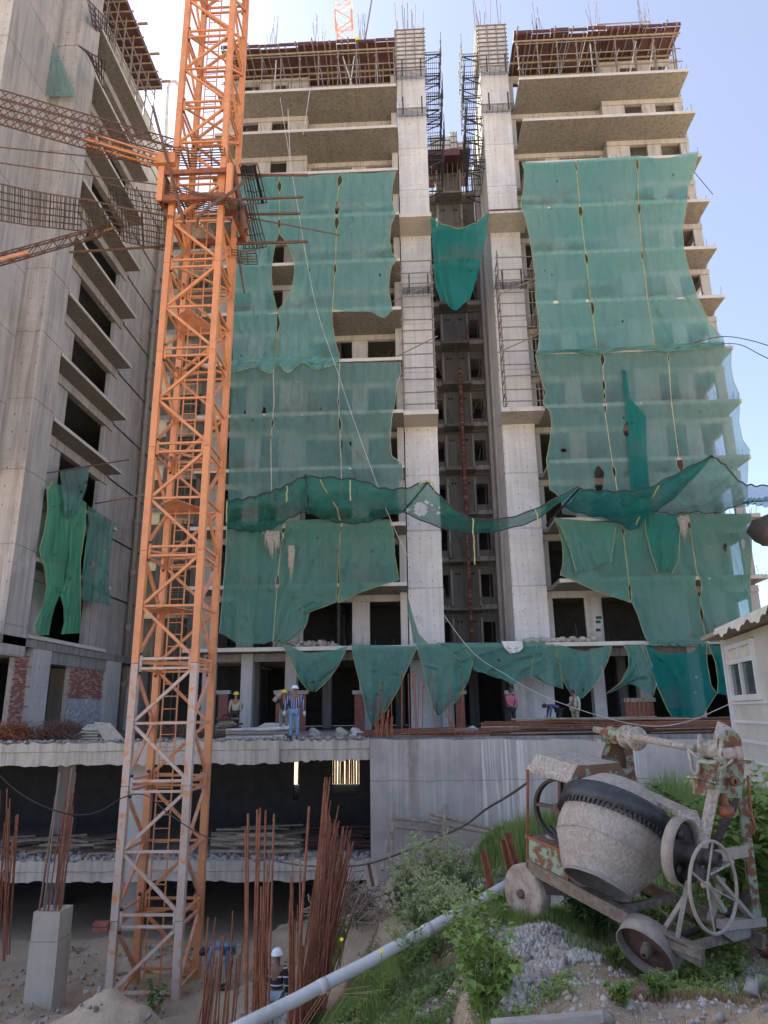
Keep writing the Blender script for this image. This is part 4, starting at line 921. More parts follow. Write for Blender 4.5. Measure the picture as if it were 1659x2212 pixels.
# ------------------------------------------------------------------ catch nets stretched on outriggers
def sheet(label, outer, inner, mat, Yo, Yi, sag=.25, fold=.04, n=70, m=22, holes=(), seed=0, cords=True):
    r = random.Random(seed); ph = r.uniform(0, 6)
    def samp(Pp, t):
        s = t*(len(Pp)-1); i = min(int(s), len(Pp)-2); f = s-i; a, b = Pp[i], Pp[i+1]
        p0 = Pp[max(0, i-1)]; p3 = Pp[min(len(Pp)-1, i+2)]
        def cr(q): return .5*((2*a[q])+(-p0[q]+b[q])*f+(2*p0[q]-5*a[q]+4*b[q]-p3[q])*f*f+(-p0[q]+3*a[q]-3*b[q]+p3[q])*f**3)
        return cr(0), cr(1)
    P = []
    for j in range(m+1):
        v = j/m; row = []
        for i in range(n+1):
            t = i/n; o = at(*samp(outer, t), Yo); q = at(*samp(inner, t), Yi); p = o.lerp(q, v)
            p.z -= sag*math.sin(math.pi*v)*(.7+.3*math.sin(t*17+ph)); p += Vector((0, fold*math.sin(t*60+v*3+ph)*.5, fold*(math.sin(t*45+v*4+ph)+math.sin(v*12+t*9))))
            row.append(p)
        P.append(row)
    mb = MB().grid(P)
    if holes:
        F = []
        for f in mb.F:
            c = sum((Vector(mb.V[a]) for a in f), Vector())/4; cc = ROT.transposed() @ c; px = CX-cc.x/cc.z*FP; py = CY+cc.y/cc.z*FP
            if not any(((px-hx)/rx)**2+((py-hy)/ry)**2 < 1 for hx, hy, rx, ry in holes): F.append(f)
        mb.F = F
    o = mb.build('catch_net', M[mat], None, True); tag(o, label, 'catch net', 'catch nets stretched on outriggers')
    if cords:
        MB().tube(P[0], .035, 5).build('edge_rope', M['black'], o); MB().tube([q for q in P[-1]], .03, 5).build('edge_rope', M['netmesh'] if 'netmesh' in M else M['black'], o)
    return o
sheet('left catch net panel between the mast and the first upright pole', [(487, 1082), (530, 1078), (580, 1062), (625, 1046), (661, 1028)], [(492, 1140), (540, 1150), (580, 1142), (620, 1122), (661, 1106)], 'netD', 31.2, 33.7, seed=1)
sheet('catch net panel between the upright pole and the slanting pole, with yellow lacing', [(661, 1030), (720, 1034), (780, 1038), (830, 1054), (880, 1055), (922, 1040)], [(661, 1106), (700, 1122), (750, 1130), (800, 1124), (840, 1112), (870, 1104)], 'netD', 31.2, 33.7, seed=2, sag=.4)
sheet('catch net swag with a large white hole, slung across the recess between the piers', [(922, 1040), (950, 1072), (985, 1104), (1020, 1118), (1060, 1122), (1110, 1115), (1160, 1098), (1205, 1075), (1250, 1052)], [(868, 1104), (905, 1122), (950, 1140), (1000, 1150), (1050, 1150), (1110, 1138), (1150, 1126), (1180, 1108), (1205, 1086)], 'netD', 31.2, 33.0, seed=3, sag=.1, holes=[(908, 1100, 14, 15), (922, 1085, 4, 3), (935, 1092, 4, 2), (945, 1108, 5, 3), (880, 1102, 5, 5), (890, 1078, 4, 6), (952, 1098, 3, 2)], fold=.02)
sheet('teal catch net sagging to a point below its knotted corner at the right', [(1250, 1055), (1290, 1062), (1340, 1060), (1400, 1052), (1470, 1020), (1538, 986)], [(1212, 1092), (1260, 1112), (1320, 1122), (1368, 1142), (1392, 1118), (1420, 1104)], 'netR', 31.2, 33.6, seed=4, sag=.25)
sheet('large pale catch net panel at the far right, open mesh against the sky', [(1538, 986), (1570, 1010), (1600, 1040), (1640, 1050), (1700, 1052)], [(1410, 1100), (1450, 1112), (1500, 1106), (1550, 1106), (1600, 1090), (1700, 1078)], 'netB', 31.2, 33.6, seed=5, sag=.2)
sheet('narrow dark green catch net at the right edge below the pale one', [(1618, 1078), (1640, 1074), (1700, 1070)], [(1600, 1086), (1640, 1092), (1700, 1098)], 'netD', 31.0, 32.5, seed=6, sag=.1, n=30, cords=False)
def pole(label, a, b, ya, yb, r=.05):
    G = empty('outrigger_pole', at(*b, yb), label, 'pole', 'outrigger poles of the catch nets'); rod('pole', at(*b, yb), at(*a, ya), r, M['black'], G)
pole('upright black outrigger pole under the peak of the left catch net', (661, 1028), (668, 1110), 31.2, 34.0)
pole('slanting outrigger pole with yellow lacing in front of the left pier', (925, 1040), (872, 1104), 31.2, 34.0)
pole('blue wrapped outrigger pole right of the right pier', (1252, 1054), (1180, 1135), 31.2, 35.8)
pole('long outrigger pole of the far right catch net', (1541, 985), (1240, 1155), 31.2, 35.6, .045)
def lacing(label, pts, Y0, Y1, r=.03, mat='cord'):
    n = len(pts); P = []
    for i in range(n-1):
        for s in range(5):
            t = s/5; x = pts[i][0]*(1-t)+pts[i+1][0]*t+random.uniform(-1.2, 1.2); y = pts[i][1]*(1-t)+pts[i+1][1]*t; P.append(at(x, y, Y0+(Y1-Y0)*(i+t)/(n-1)))
    tag(MB().tube(P, r, 5).build('yellow_rope', M[mat]), label, 'rope', 'yellow ropes tied to the nets')
lacing('yellow rope lacing down the middle of the left catch net', [(692, 1036), (708, 1068), (728, 1098), (736, 1130)], 31.1, 33.4)
lacing('short yellow rope end hanging on the left catch net right of the lacing', [(757, 1038), (757, 1092)], 31.1, 31.0)
lacing('short yellow rope end hanging left of the upright pole', [(620, 1050), (619, 1092)], 31.1, 31.0)
lacing('yellow rope knotted round the top of the slanting pole', [(905, 1046), (922, 1040), (935, 1042), (940, 1066)], 31.1, 31.1)
lacing('long yellow rope end hanging from the swag between the piers', [(1022, 1120), (1022, 1150), (1026, 1200), (1025, 1224)], 31.1, 31.2)
lacing('yellow rope end hanging from the swag in front of the right pier', [(1155, 1100), (1160, 1112), (1164, 1152)], 31.1, 31.1)
lacing('yellow rope wound down the teal catch net to its knotted corner', [(1422, 1050), (1410, 1075), (1385, 1105), (1370, 1140)], 31.1, 33.4)
lacing('yellow rope end at the left edge of the left catch net beside the mast', [(490, 1082), (488, 1140)], 31.2, 31.2)
# grey bundle hung at the right edge
m = MB(); m.lathe(at(1676, 1116, 32), (0, 0, -1), [(0, .3), (.1, 1.0), (.5, 1.2), (.95, 1.1), (1.3, .7), (1.45, .1)], 24)
m.V = [(x+.16*math.sin(z*5+y*3), y+.12*math.sin(x*6), z+.1*math.sin(x*4)) for x, y, z in m.V]
tag(m.build('debris_bundle', M['meshsteel'], None, True), 'grey sagging bundle of debris held in a net at the right edge', 'bundle')
# nets on the left tower
def pl(u, v, X): return atx(u, v, X)
gl = 'nets on the left tower'
net('bright green net on the left tower split into two legs like trousers, left leg', [(113, 1039), (101, 1062), (104, 1096), (96, 1150), (85, 1190), (96, 1225), (101, 1262), (92, 1310), (74, 1350), (79, 1372)], [(147, 1057), (150, 1120), (148, 1200), (140, 1262), (129, 1286), (119, 1310), (112, 1335), (105, 1372)], 'netE', Y=-14.85, bulge=0, fold=.04, ffreq=6, plane=pl, group=gl, cords='l', seed=50)
net('bright green net on the left tower, right half with the second leg', [(147.5, 1057), (150.5, 1120), (148.5, 1200), (140, 1262), (130, 1286), (137, 1315), (138, 1345), (132, 1370)], [(186, 1086), (185, 1140), (174, 1212), (175, 1280), (174, 1340), (172, 1368)], 'netE', Y=-14.85, bulge=0, fold=.04, ffreq=6, plane=pl, group=gl, cords='r', seed=51)
net('dull green net on the left tower hung behind the bright green one', [(189, 1092), (192, 1130), (184, 1182), (178, 1240), (178, 1296)], [(248, 1129), (240, 1190), (234, 1260), (241, 1310)], 'netC', Y=-14.9, bulge=0, fold=.05, ffreq=9, plane=pl, group=gl, cords='', seed=52, holes=[(200, 1218, 5, 7)])
net('blue grey fish net draped over the pole on the left tower', [(130, 1018), (133, 1060), (138, 1112)], [(194, 1004), (188, 1050), (168, 1110)], 'netB', Y=-14.7, bulge=0, fold=.09, ffreq=14, plane=pl, group=gl, cords='', seed=53, bot=[(0, 0), (.4, 10), (1, 0)])
net('faint green net hung in the nook at the top left between the two front piers', [(98, 66), (78, 190), (70, 205)], [(104, 66), (165, 205), (166, 208)], 'netB', Y=25.2, bulge=0, plane=at, group=gl, cords='', seed=54)
G = empty('net_pole', atx(160, 1030, -14.6), 'thin dark pole carrying the fish net on the left tower', 'pole'); rod('pole', atx(102, 1022, -14.6), atx(278, 993, -14.6), .035, M['rust2'], G)
G = empty('stay_wire', (-14, 30, 8), 'dark cable strung from the left tower to the mast', 'cable'); rod('wire', atx(205, 1088, -14.7), at(335, 1065, 20.2), .03, M['rust2'], G)

# ------------------------------------------------------------------ crane mast
X0, X1, Y0, Y1 = -7.33, -5.77, 18.6, 20.2
CR = empty('crane_mast', ((X0+X1)/2, (Y0+Y1)/2, -6.6), 'orange lattice tower crane mast, its lower front members bleached with dust', 'tower crane')
C4 = [(X0, Y0), (X1, Y0), (X1, Y1), (X0, Y1)]     # FL FR RR RL
ZC = [-7.68+2.992*i for i in range(14)]
for i in range(13):
    z0, z1 = ZC[i], ZC[i+1]; zm = (z0+z1)/2
    dusty = i < 4
    for q, (x, y) in enumerate(C4):
        mt = M['orange_dust'] if dusty and q < 2 and i < 3 else M['orange']
        if i == 3 and q < 2: mt = M['orange']
        MB().box(x-.09, y-.09, z0+.006, x+.09, y+.09, z1-.006).build('mast_leg', mt, CR)
        sl = MB()
        for dx, dy in ((.13 if q in (0, 3) else -.13, 0), (0, .13 if q < 2 else -.13)):
            sl.tube([(x+dx, y+dy-.0, z1-.22), (x+dx, y+dy, z1+.2)], .045, 8)
        sl.build('connector_sleeve', mt, CR, True)
        b = MB()
        for dx, dy in ((.13 if q in (0, 3) else -.13, 0), (0, .13 if q < 2 else -.13)): b.tube([(x+dx, y+dy, z1+.2), (x+dx, y+dy, z1+.27)], .038, 8).tube([(x+dx, y+dy, z1-.28), (x+dx, y+dy, z1-.22)], .032, 8)
        b.build('bolt', M['black'], CR, True)
    # faces front (A=FL,B=FR), right (A=FR,B=RR), rear (A=RR,B=RL), left (A=RL,B=FL)
    for q in range(4):
        A, B = Vector((*C4[q], 0)), Vector((*C4[(q+1) % 4], 0))
        mt = M['orange']
        if q == 0 and i < 3: mt = M['orange_dust']
        if q in (1,) and i < 4: mt = M['orange_pink']
        if q in (3,) and i < 3: mt = M['orange_pink']
        w = .075
        up = Vector((0, 0, 1)); d = (B-A).normalized()
        a0 = A+up*(zm)+d*.09; bt = B+up*(z1-.18)-d*.09; bb = B+up*(z0+.2)-d*.09
        if i: MB().bar(a0+up*.06, bt, w).build('brace', mt, CR); MB().bar(a0-up*.06, bb, w).build('brace', mt, CR)
        else: MB().bar(a0+up*.06, bt, w).build('brace', mt, CR); MB().bar(a0-up*.06, bb+up*.9, w).build('brace', mt, CR)
        MB().bar(a0, B+up*zm-d*.09, .06).build('cross_bar', mt, CR)
        for dz in (-.13, .12): MB().bar(A+up*(z1+dz)+d*.09, B+up*(z1+dz)-d*.09, .06).build('cross_bar', mt, CR)
    MB().bar((X0+.09, Y0+.09, z1+.02), (X1-.09, Y1-.09, z1+.02), .06).build('cross_bar', M['orange'], CR)
    # ladder
    for x in (-6.95, -6.55): rod('ladder_rail', (x, 19.75, z0+.02), (x, 19.75, z1-.02), .022, M['orange'], CR)
    for j in range(9): rod('ladder_rung', (-6.95, 19.75, z0+.2+j*.33), (-6.55, 19.75, z0+.2+j*.33), .016, M['orange'], CR, 5)
    if i in (3, 4, 6): MB().poly([(X0+.1, Y0+.6, zm), (X0+.7, Y0+.1, zm), (X1-.3, Y1-.1, zm), (X0+.1, Y1-.1, zm)], (0, 0, .02)).build('platform', M['orange_pink'], CR)
# collar and guard deck round the mast
zc = 16.1
CO = empty('mast_collar', (-6.55, 19.4, zc), 'rusty orange anchor collar clamped round the mast', 'crane collar')
for a, b in (((X0-.3, Y0-.28), (X1+.3, Y0-.28)), ((X1+.28, Y0-.3), (X1+.28, Y1+.3)), ((X1+.3, Y1+.28), (X0-.3, Y1+.28)), ((X0-.28, Y1+.3), (X0-.28, Y0-.3))):
    MB().bar((*a, zc+.25), (*b, zc+.25), .12, .16).build('collar_beam', M['rust'], CO); MB().bar((*a, zc-.7), (*b, zc-.7), .12, .22).build('collar_beam', M['rust'], CO)
for x, y in ((X0-.3, Y0-.28), (X1+.3, Y0-.28), (X1+.3, Y1+.28), (X0-.3, Y1+.28)): MB().box(x-.09, y-.09, zc-.8, x+.09, y+.09, zc+.45).build('corner_block', M['orange'], CO)
MB().bar((X1+.3, Y0, zc+.6), (X1+.75, Y0+.2, zc-1.6), .25, .12).build('hanger', M['rust2'], CO); MB().bar((X0-.25, Y0-.2, zc+.2), (X0-.2, Y0+.3, zc-1.6), .14, .1).build('hanger', M['rust2'], CO)
def lattice(label, a, b, w, mat, mat2=None, n=26, parent_name='tie_strut'):
    a = Vector(a); b = Vector(b); G = empty(parent_name, b, label, 'crane tie', 'lattice ties between mast and left tower')
    d = (b-a).normalized(); s = d.cross(Vector((0, 0, 1))).normalized()*w/2; u = Vector((0, 0, w/2))
    cs = (s+u, -s+u, -s-u, s-u)
    for c in cs: rod('chord', a+c, b+c, .024, mat, G)
    m = MB(); L = (b-a).length
    for f in range(4):
        for i in range(n):
            p = a+(b-a)*(i/n)+cs[f if i % 2 else (f+1) % 4]; q = a+(b-a)*((i+1)/n)+cs[(f+1) % 4 if i % 2 else f]; m.tube([p, q], .014, 4)
    m.build('lacing_bars', mat2 or mat, G)
    rod('end_bar', b, b+d*.5, .035, M['orange'], G)
lattice('upper rusty lattice tie running from the mast to the left edge', at(-60, 196, 16.2), at(392, 322, 19.6), .33, M['rust2'], M['rust2'])
lattice('middle lattice tie, orange near the mast, running to the left edge', at(-60, 232, 15.6), at(330, 345, 18.5), .33, M['rust2'], M['rust2'])
rod('spare', (0, 0, -20), (0, .1, -20), .01, M['rust2'], CO) if False else None
G = empty('crane_tie', at(250, 325, 18.0), 'bright orange end section of the middle lattice tie', 'crane tie')
a, b = at(182, 298, 17.3), at(352, 350, 18.5)
for dz in (-.14, .14):
    for dy in (-.13, .13): MB().bar(a+Vector((0, dy, dz)), b+Vector((0, dy, dz*.8)), .05).build('flat_bar', M['orange'], G)
MB().box(b.x-.2, b.y-.2, b.z-.2, b.x+.45, b.y+.2, b.z+.2).build('end_block', M['orange'], G)
lattice('lower lattice tie climbing from the left edge towards the mast', at(-40, 572, 16.6), at(225, 498, 19.5), .34, M['rust2'], M['rust2'], 16)
rod('hook', at(-30, 568, 16.6), at(60, 545, 17.2), .05, M['orange'], G)
# long mesh walkway at the left of the mast and mesh decks round the collar
def meshdeck(label, quad, nl, nc, rl, rc, mat='meshsteel', group='wire mesh decks round the mast'):
    a, b, c, d = [Vector(q) for q in quad]   # a-b near edge, d-c far edge
    G = empty('mesh_deck', a, label, 'mesh deck', group); m = MB()
    for i in range(nc+1):
        t = i/nc; p = a.lerp(b, t); q = d.lerp(c, t); j = random.uniform(-.04, .04); m.tube([p+Vector((j, 0, 0)), q+Vector((j, 0, random.uniform(-.02, .02)))], rc, 4)
    tag(m.build('cross_bars', M[mat], G), kind='stuff')
    for i in range(nl+1):
        t = i/nl; MB().tube([a.lerp(d, t)+Vector((0, 0, .02)), a.lerp(d, t).lerp(b.lerp(c, t), .5)+Vector((0, 0, -.04)), b.lerp(c, t)+Vector((0, 0, .02))], rl, 5).build('long_bar', M['rust2'], G)
meshdeck('long sagging wire mesh walkway between the left edge and the mast', (at(-60, 385, 16.6), at(180, 432, 18.0), at(176, 500, 20.2), at(-60, 468, 19.0)), 5, 60, .022, .014)
meshdeck('second span of the wire mesh walkway, next to the mast', (at(180, 430, 17.9), at(372, 468, 18.4), at(372, 546, 21.2), at(190, 500, 20.4)), 6, 58, .02, .014)
meshdeck('third wire mesh panel under the walkway close to the mast', (at(232, 398, 19.2), at(360, 420, 19.6), at(365, 470, 21.5), at(235, 440, 21)), 4, 40, .016, .012)
meshdeck('wire mesh panel with parallel bars in front of the mast below the collar', (at(366, 402, 18.1), at(516, 432, 18.1), at(508, 462, 18.9), at(366, 440, 18.9)), 8, 4, .022, .02)
meshdeck('upper wire mesh panel in front of the mast at the collar', (at(352, 318, 18.1), at(482, 318, 18.1), at(486, 358, 19.0), at(356, 356, 19.0)), 7, 5, .02, .018)
meshdeck('slanting black barred mesh panel right of the mast, upper of two', (at(520, 355, 18.2), at(556, 355, 18.2), at(576, 438, 20.8), at(538, 440, 20.8)), 3, 9, .02, .022, 'black')
meshdeck('slanting black barred mesh panel right of the mast, lower of two', (at(513, 440, 18.4), at(550, 440, 18.4), at(574, 534, 21.4), at(528, 538, 21.4)), 3, 9, .02, .022, 'meshsteel')
meshdeck('small mesh panel behind the right mast leg', (at(500, 540, 19.6), at(552, 542, 19.6), at(556, 572, 20.6), at(502, 566, 20.6)), 5, 3, .02, .018)
meshdeck('wire mesh strip on the left tower side near its corner, uppermost', (at(170, 100, 22), at(226, 130, 24), at(222, 190, 27), at(190, 110, 25)), 3, 14, .03, .02, 'black', 'guard mesh on the left tower')
meshdeck('wire mesh guard on the left tower above the first balcony', (at(190, 0, 24), at(250, 60, 29), at(238, 120, 30), at(200, 50, 26)), 4, 16, .03, .02, 'black', 'guard mesh on the left tower')
# long rusty bars through the decks
G = empty('bar_rack', at(520, 420, 18.6), 'long rusty steel tubes lying across the mesh decks and sticking out right of the mast', 'steel tubes')
for a, b, ya, yb, r in (((470, 378), (665, 378), 18.9, 18.9, .045), ((470, 433), (655, 426), 19.2, 19.2, .04), ((470, 464), (648, 461), 19.8, 19.8, .045), ((480, 459), (735, 508), 19.3, 19.6, .022), ((490, 527), (666, 522), 20.2, 20.2, .05), ((150, 545), (420, 528), 20.6, 21, .04), ((508, 510), (528, 633), 20.4, 20.9, .035), ((330, 230), (398, 482), 18.2, 18.3, .05), ((0, 318), (390, 358), 17, 19, .02), ((0, 352), (350, 400), 17, 19, .02)):
    rod('steel_tube', at(*a, ya), at(*b, yb), r, M['rust2'], G)
MB().tube([at(425, 490, 18.2), at(428, 470, 18.1), at(450, 448, 18.0), at(500, 415, 18.0), at(532, 388, 18.0)], .05, 6).build('bent_tube', M['rust2'], G, True)
# far crane behind the tower
FC = empty('far_crane_mast', at(748, 60, 60), 'pale red and white lattice crane mast far behind the tower roof', 'tower crane')
c0 = at(752, 130, 62)
for i in range(10):
    za = c0.z+i*3-6; mt = M['orange_pink'] if i % 2 else M['white']
    cx_ = c0.x-.12*(i)
    cor = [(cx_-.9, 61), (cx_+.9, 61), (cx_+.9, 62.8), (cx_-.9, 62.8)]
    for q in range(4):
        x, y = cor[q]; x2, y2 = cor[(q+1) % 4]
        MB().bar((x, y, za), (x-.12, y, za+3), .14).build('leg', mt, FC)
        m = MB().bar((x, y, za), (x2, y2, za+1.5), .08).bar((x2, y2, za+1.5), (x, y, za+3), .08).bar((x, y, za), (x2, y2, za), .08); m.build('lacing', mt, FC)
# cables
def cable(label, pts, r, mat, n=8):
    """pts: (px, py, Y)"""
    P = [at(*p) for p in pts]; Q = []
    for i in range(len(P)-1):
        p0 = P[max(0, i-1)]; a = P[i]; b = P[i+1]; p3 = P[min(len(P)-1, i+2)]
        for s in range(n):
            f = s/n; Q.append(.5*((2*a)+(b-p0)*f+(2*p0-5*a+4*b-p3)*f*f+(3*a-p0-3*b+p3)*f**3))
    Q.append(P[-1]); tag(MB().tube(Q, r, 6).build('cable', M[mat], None, True), label, 'cable')
cable('long white cable slanting down across the nets and the left pier', [(605, 210, 33), (640, 430, 33), (680, 650, 33), (728, 800, 33), (790, 980, 32.8), (870, 1180, 32.3), (1000, 1385, 31), (1100, 1462, 29), (1180, 1506, 27), (1300, 1548, 25), (1400, 1568, 23), (1480, 1560, 22), (1560, 1528, 20), (1590, 1512, 18)], .013, 'rope')
cable('black cable running from the mixer down to the left across the bars and the mast', [(1140, 1690, 8.6), (1100, 1718, 9), (1050, 1748, 10), (1000, 1785, 11), (940, 1812, 12), (860, 1845, 13), (790, 1867, 14), (725, 1872, 15), (640, 1868, 16), (560, 1850, 17), (480, 1822, 17.8), (420, 1795, 18.2), (365, 1758, 18.3), (315, 1718, 18.4), (268, 1722, 18.4), (215, 1752, 17.5), (160, 1760, 16.5), (90, 1740, 15.5), (30, 1704, 15), (-20, 1655, 14.5)], .015, 'cable')
cable('thin rope hanging straight down the upper left facade', [(622, 235, 33.6), (628, 370, 33.6)], .02, 'rope')
cable('thin rope from the roof formwork to the lower balcony at the left', [(670, 190, 33.6), (655, 290, 33.6)], .02, 'rope')
cable('twin thin cables arching right from the upper right net edge', [(1500, 740, 33.5), (1560, 727, 33), (1620, 735, 30), (1700, 760, 27)], .02, 'cable')
cable('lower thin cable arching right over the sky', [(1560, 742, 33.5), (1600, 745, 33), (1650, 770, 30), (1720, 800, 27)], .02, 'cable')
cable('thin pole like stay from the upper right slab end down over the sky', [(1500, 372, 33.8), (1540, 420, 33.8)], .02, 'cable')

for lab, tx, ty, wd_, hh in (('pale frayed fibres hanging on the lower left net under the catch net', 590, 1146, 20, 62), ('white torn fibres at the seam of the lower right nets', 1476, 1114, 12, 52), ('pale dust trail on the lower left net beside the laced seam', 629, 1178, 7, 75)):
    m = MB(); rr = random.Random(tx)
    for i in range(70):
        x = tx+rr.gauss(0, wd_*.45); l = hh*rr.uniform(.25, 1)*math.exp(-((x-tx)/wd_)**2); y = ty+rr.uniform(0, 8); m.tube([at(x, y, 33.66), at(x+rr.uniform(-2, 2), y+l*.5, 33.64), at(x+rr.uniform(-4, 4), y+l, 33.66)], [.03, .022, .004], 3, False)
    tag(m.build('frayed_fibres', M['sack']), lab, 'fibres', None, 'stuff')
# ------------------------------------------------------------------ concrete mixer
UX, WX = Vector((.545, -.839, 0)), Vector((.839, .545, 0))
def q(x, y, Y): return at(1050.9+.3668*x, 1521+.3668*y, Y)
O = q(215, 1115, 8.75)
def mp(x, y, t):
    d = ray(1050.9+.3668*x, 1521+.3668*y); return d*((O.dot(WX)+t)/d.dot(WX))
MX = empty('concrete_mixer', (O.x+.9, O.y-.6, -2.15), 'old rusty concrete mixer with caked drum, black ring gear and hoist, parked in weeds', 'concrete mixer')
# chassis
MB().bar(mp(255, 958, .02), mp(1275, 1505, .02), .045, .12).bar(mp(255, 958, .02)+Vector((0, 0, .07)), mp(1275, 1505, .02)+Vector((0, 0, .07)), .10, .015).build('chassis_beam', M['brownsteel'], MX)
MB().bar(mp(255, 958, .02)+WX*.85, mp(1275, 1505, .02)+WX*.85, .045, .12).build('chassis_beam', M['brownsteel'], MX)
for s in (.0, .55, 1.2, 2.0):
    a = mp(255, 958, .02)+UX*s+Vector((0, 0, -.155*s)); MB().bar(a, a+WX*.85, .05, .07).build('cross_member', M['brownsteel'], MX)
MB().bar(mp(340, 1085, .1), mp(480, 1095, .25), .1, .1).bar(mp(270, 1000, .05), mp(420, 1060, .1), .05, .05).build('axle_bracket', M['darkrust'], MX)
# rear wheel: solid, clogged with mortar
ax = (-WX+UX*.05).normalized()
wh = MB().lathe(O+ax*.02, -ax, [(0, .0), (0, .05), (.0, .06), (.015, .2), (.0, .27), (.02, .295), (.14, .30), (.16, .27), (.16, .0)], 40)
wh.build('wheel', M['stonewheel'], MX, True)
MB().lathe(O+ax*.05, -ax, [(0, .0), (.0, .022), (.0, .045), (.05, .05), (.05, 0)], 16).build('wheel_hub', M['rust2'], MX, True)
far = O+WX*1.0; MB().lathe(far, WX, [(0, 0), (.0, .27), (.02, .295), (.13, .3), (.15, 0)], 28).build('wheel', M['stonewheel'], MX, True)
MB().tube([O, far], .03, 8).build('axle', M['darkrust'], MX)
# front wheel: open rim, turned
fw = mp(950, 1440, .0); fa = Vector((-.50, -.55, .62)).normalized()
fa = Vector((-.62, -.50, -.52)).normalized()
MB().lathe(fw+fa*.06, -fa, [(0, .275), (0, .262), (.12, .255), (.165, .26), (.17, .275)], 40, True).build('wheel_rim', M['greysteel'], MX, True)
MB().lathe(fw-fa*.02, -fa, [(0, .0), (0, .262), (.02, .262), (.02, 0)], 32).build('wheel_disc', M['rustgreen'] if False else M['rust2'], MX)
MB().lathe(fw+fa*.08, -fa, [(0, .02), (0, .035), (.03, .04), (.03, .05), (.1, .055)], 20).build('wheel_hub', M['brownsteel'], MX, True)
MB().tube([fw, fw+WX*.7+Vector((0, 0, .05))], .03, 8).build('axle', M['darkrust'], MX)
# engine housing: posts, hood, green lower panel
t0, t1 = 0, .56
MB().bar(mp(243, 385, t0), mp(243, 960, t0), .028).bar(mp(488, 455, t0), mp(492, 885, t0), .028).bar(mp(243, 385, t0)+WX*.56, mp(243, 960, t0)+WX*.56, .03).build('housing_post', M['rust'], MX)
eA, eB = mp(228, 388, t0), mp(492, 462, t0)
rA, rB = mp(296, 290, .13), mp(538, 362, .13)
gA, gB = rA+WX*.62, rB+WX*.62
hA, hB = eA+WX*.88, eB+WX*.88
m = MB(); 
prof_ = [(eA, eB), (rA, rB), (gA, gB), (hA, hB)]
m.grid([[a.lerp(b, i/10)+Vector((0, 0, random.uniform(-.006, .006))) for i in range(11)] for a, b in prof_])
m.grid([[a.lerp(b, i/10)+Vector((0, 0, -.015)) for i in range(11)] for a, b in reversed(prof_)])
m.build('hood', M['limey'], MX)
low = mp(495, 640, t0)
m = MB(); m.poly([eB, rB, gB, hB, hB+Vector((0, 0, -.45)), eB+WX*.1+Vector((0, 0, -.42)), eB+Vector((0, 0, -.12))], -UX*.012); m.build('end_panel', M['rustgreen'], MX)
MB().poly([hA, hB, hB+Vector((0, 0, -.42)), hA+Vector((0, 0, -.2))], WX*.01).build('back_panel', M['rust2'], MX) if False else None
a, b, c, d = mp(232, 776, t0), mp(494, 884, t0), mp(478, 1062, t0), mp(238, 934, t0)
NX = 8
MB().grid([[a.lerp(b, i/NX)+WX*random.uniform(-.004, .004) for i in range(NX+1)], [d.lerp(c, i/NX)+WX*random.uniform(-.004, .004) for i in range(NX+1)]]).grid([[d.lerp(c, i/NX)+WX*.012 for i in range(NX+1)], [a.lerp(b, i/NX)+WX*.012 for i in range(NX+1)]]).build('side_panel', M['greenrust'], MX)
MB().bar(a, b, .03).bar(c+Vector((0, 0, .02)), b, .03).build('panel_rim', M['rust'], MX)
MB().bar(a+WX*.02, a+WX*.56, .02, .01).poly([a, b, b+WX*.56, a+WX*.56], (0, 0, -.01)).build('engine_tray', M['brownsteel'], MX)
MB().lathe(mp(395, 800, .25)+Vector((0, 0, -.05)), (0, 0, 1), [(0, .0), (0, .09), (.05, .1), (.16, .05), (.17, 0)], 12).build('sack_lump', M['sack'], MX, True)
# flywheel with spokes
fc = mp(425, 618, .12); fx = (WX*.96-UX*.28).normalized()
MB().lathe(fc, fx, [(0, .315), (0, .282), (.07, .282), (.07, .315)], 44, True).build('flywheel_rim', M['darkrust'], MX, True)
m = MB(); e1 = fx.orthogonal().normalized()
e1 = (Vector((0, 0, 1))-fx*fx.z).normalized(); e2 = fx.cross(e1)
for k in range(4):
    th = math.pi/2*k+.1; dd = e1*math.cos(th)+e2*math.sin(th); m.bar(fc+fx*.035+dd*.04, fc+fx*.035+dd*.29, .035, .06, up=fx)
m.lathe(fc-fx*.02, fx, [(0, 0), (0, .06), (.11, .06), (.11, 0)], 16)
m.build('flywheel_spokes', M['rust2'], MX)
MB().bar(mp(375, 720, .1), mp(485, 860, .02), .03, .02).build('belt', M['black'], MX)
# drum
DA = (ROT @ Vector((.441, .735, -.515))).normalized(); dm = mp(645, 1062, .42)
dm = q(648, 1064, 7.72)
prof_ = [(0.0, .335), (.012, .352), (.02, .338), (.10, .405), (.22, .48), (.34, .535), (.46, .555), (.60, .555), (.74, .53), (.88, .46), (1.0, .32), (1.06, .16), (1.08, 0)]
def lumpy(mb, amp, f=9):
    mb.V = [(x+amp*math.sin(z*f*1.7+y*f), y+amp*math.sin(x*f*1.3+z*f*2), z+amp*.6*math.sin(x*f+y*f*1.9)) for x, y, z in mb.V]; return mb
prof_ = [(a, b*.94) for a, b in prof_]
lumpy(MB().lathe(dm, DA, prof_, 64), .007).build('drum', M['drum'], MX, True)
lumpy(MB().lathe(dm, DA, [(.015, .305), (.2, .42), (.5, .50), (.85, .41), (1.0, 0)][::-1], 48), .006).build('drum_lining', M['greysteel'], MX, True)
MB().torus(dm+DA*.008, DA, .325, .014, 48, 6).build('drum_lip', M['greysteel'], MX, True)
MB().torus(dm+DA*.34, DA, .505, .008, 48, 5).build('drum_seam', M['drum'], MX, True)
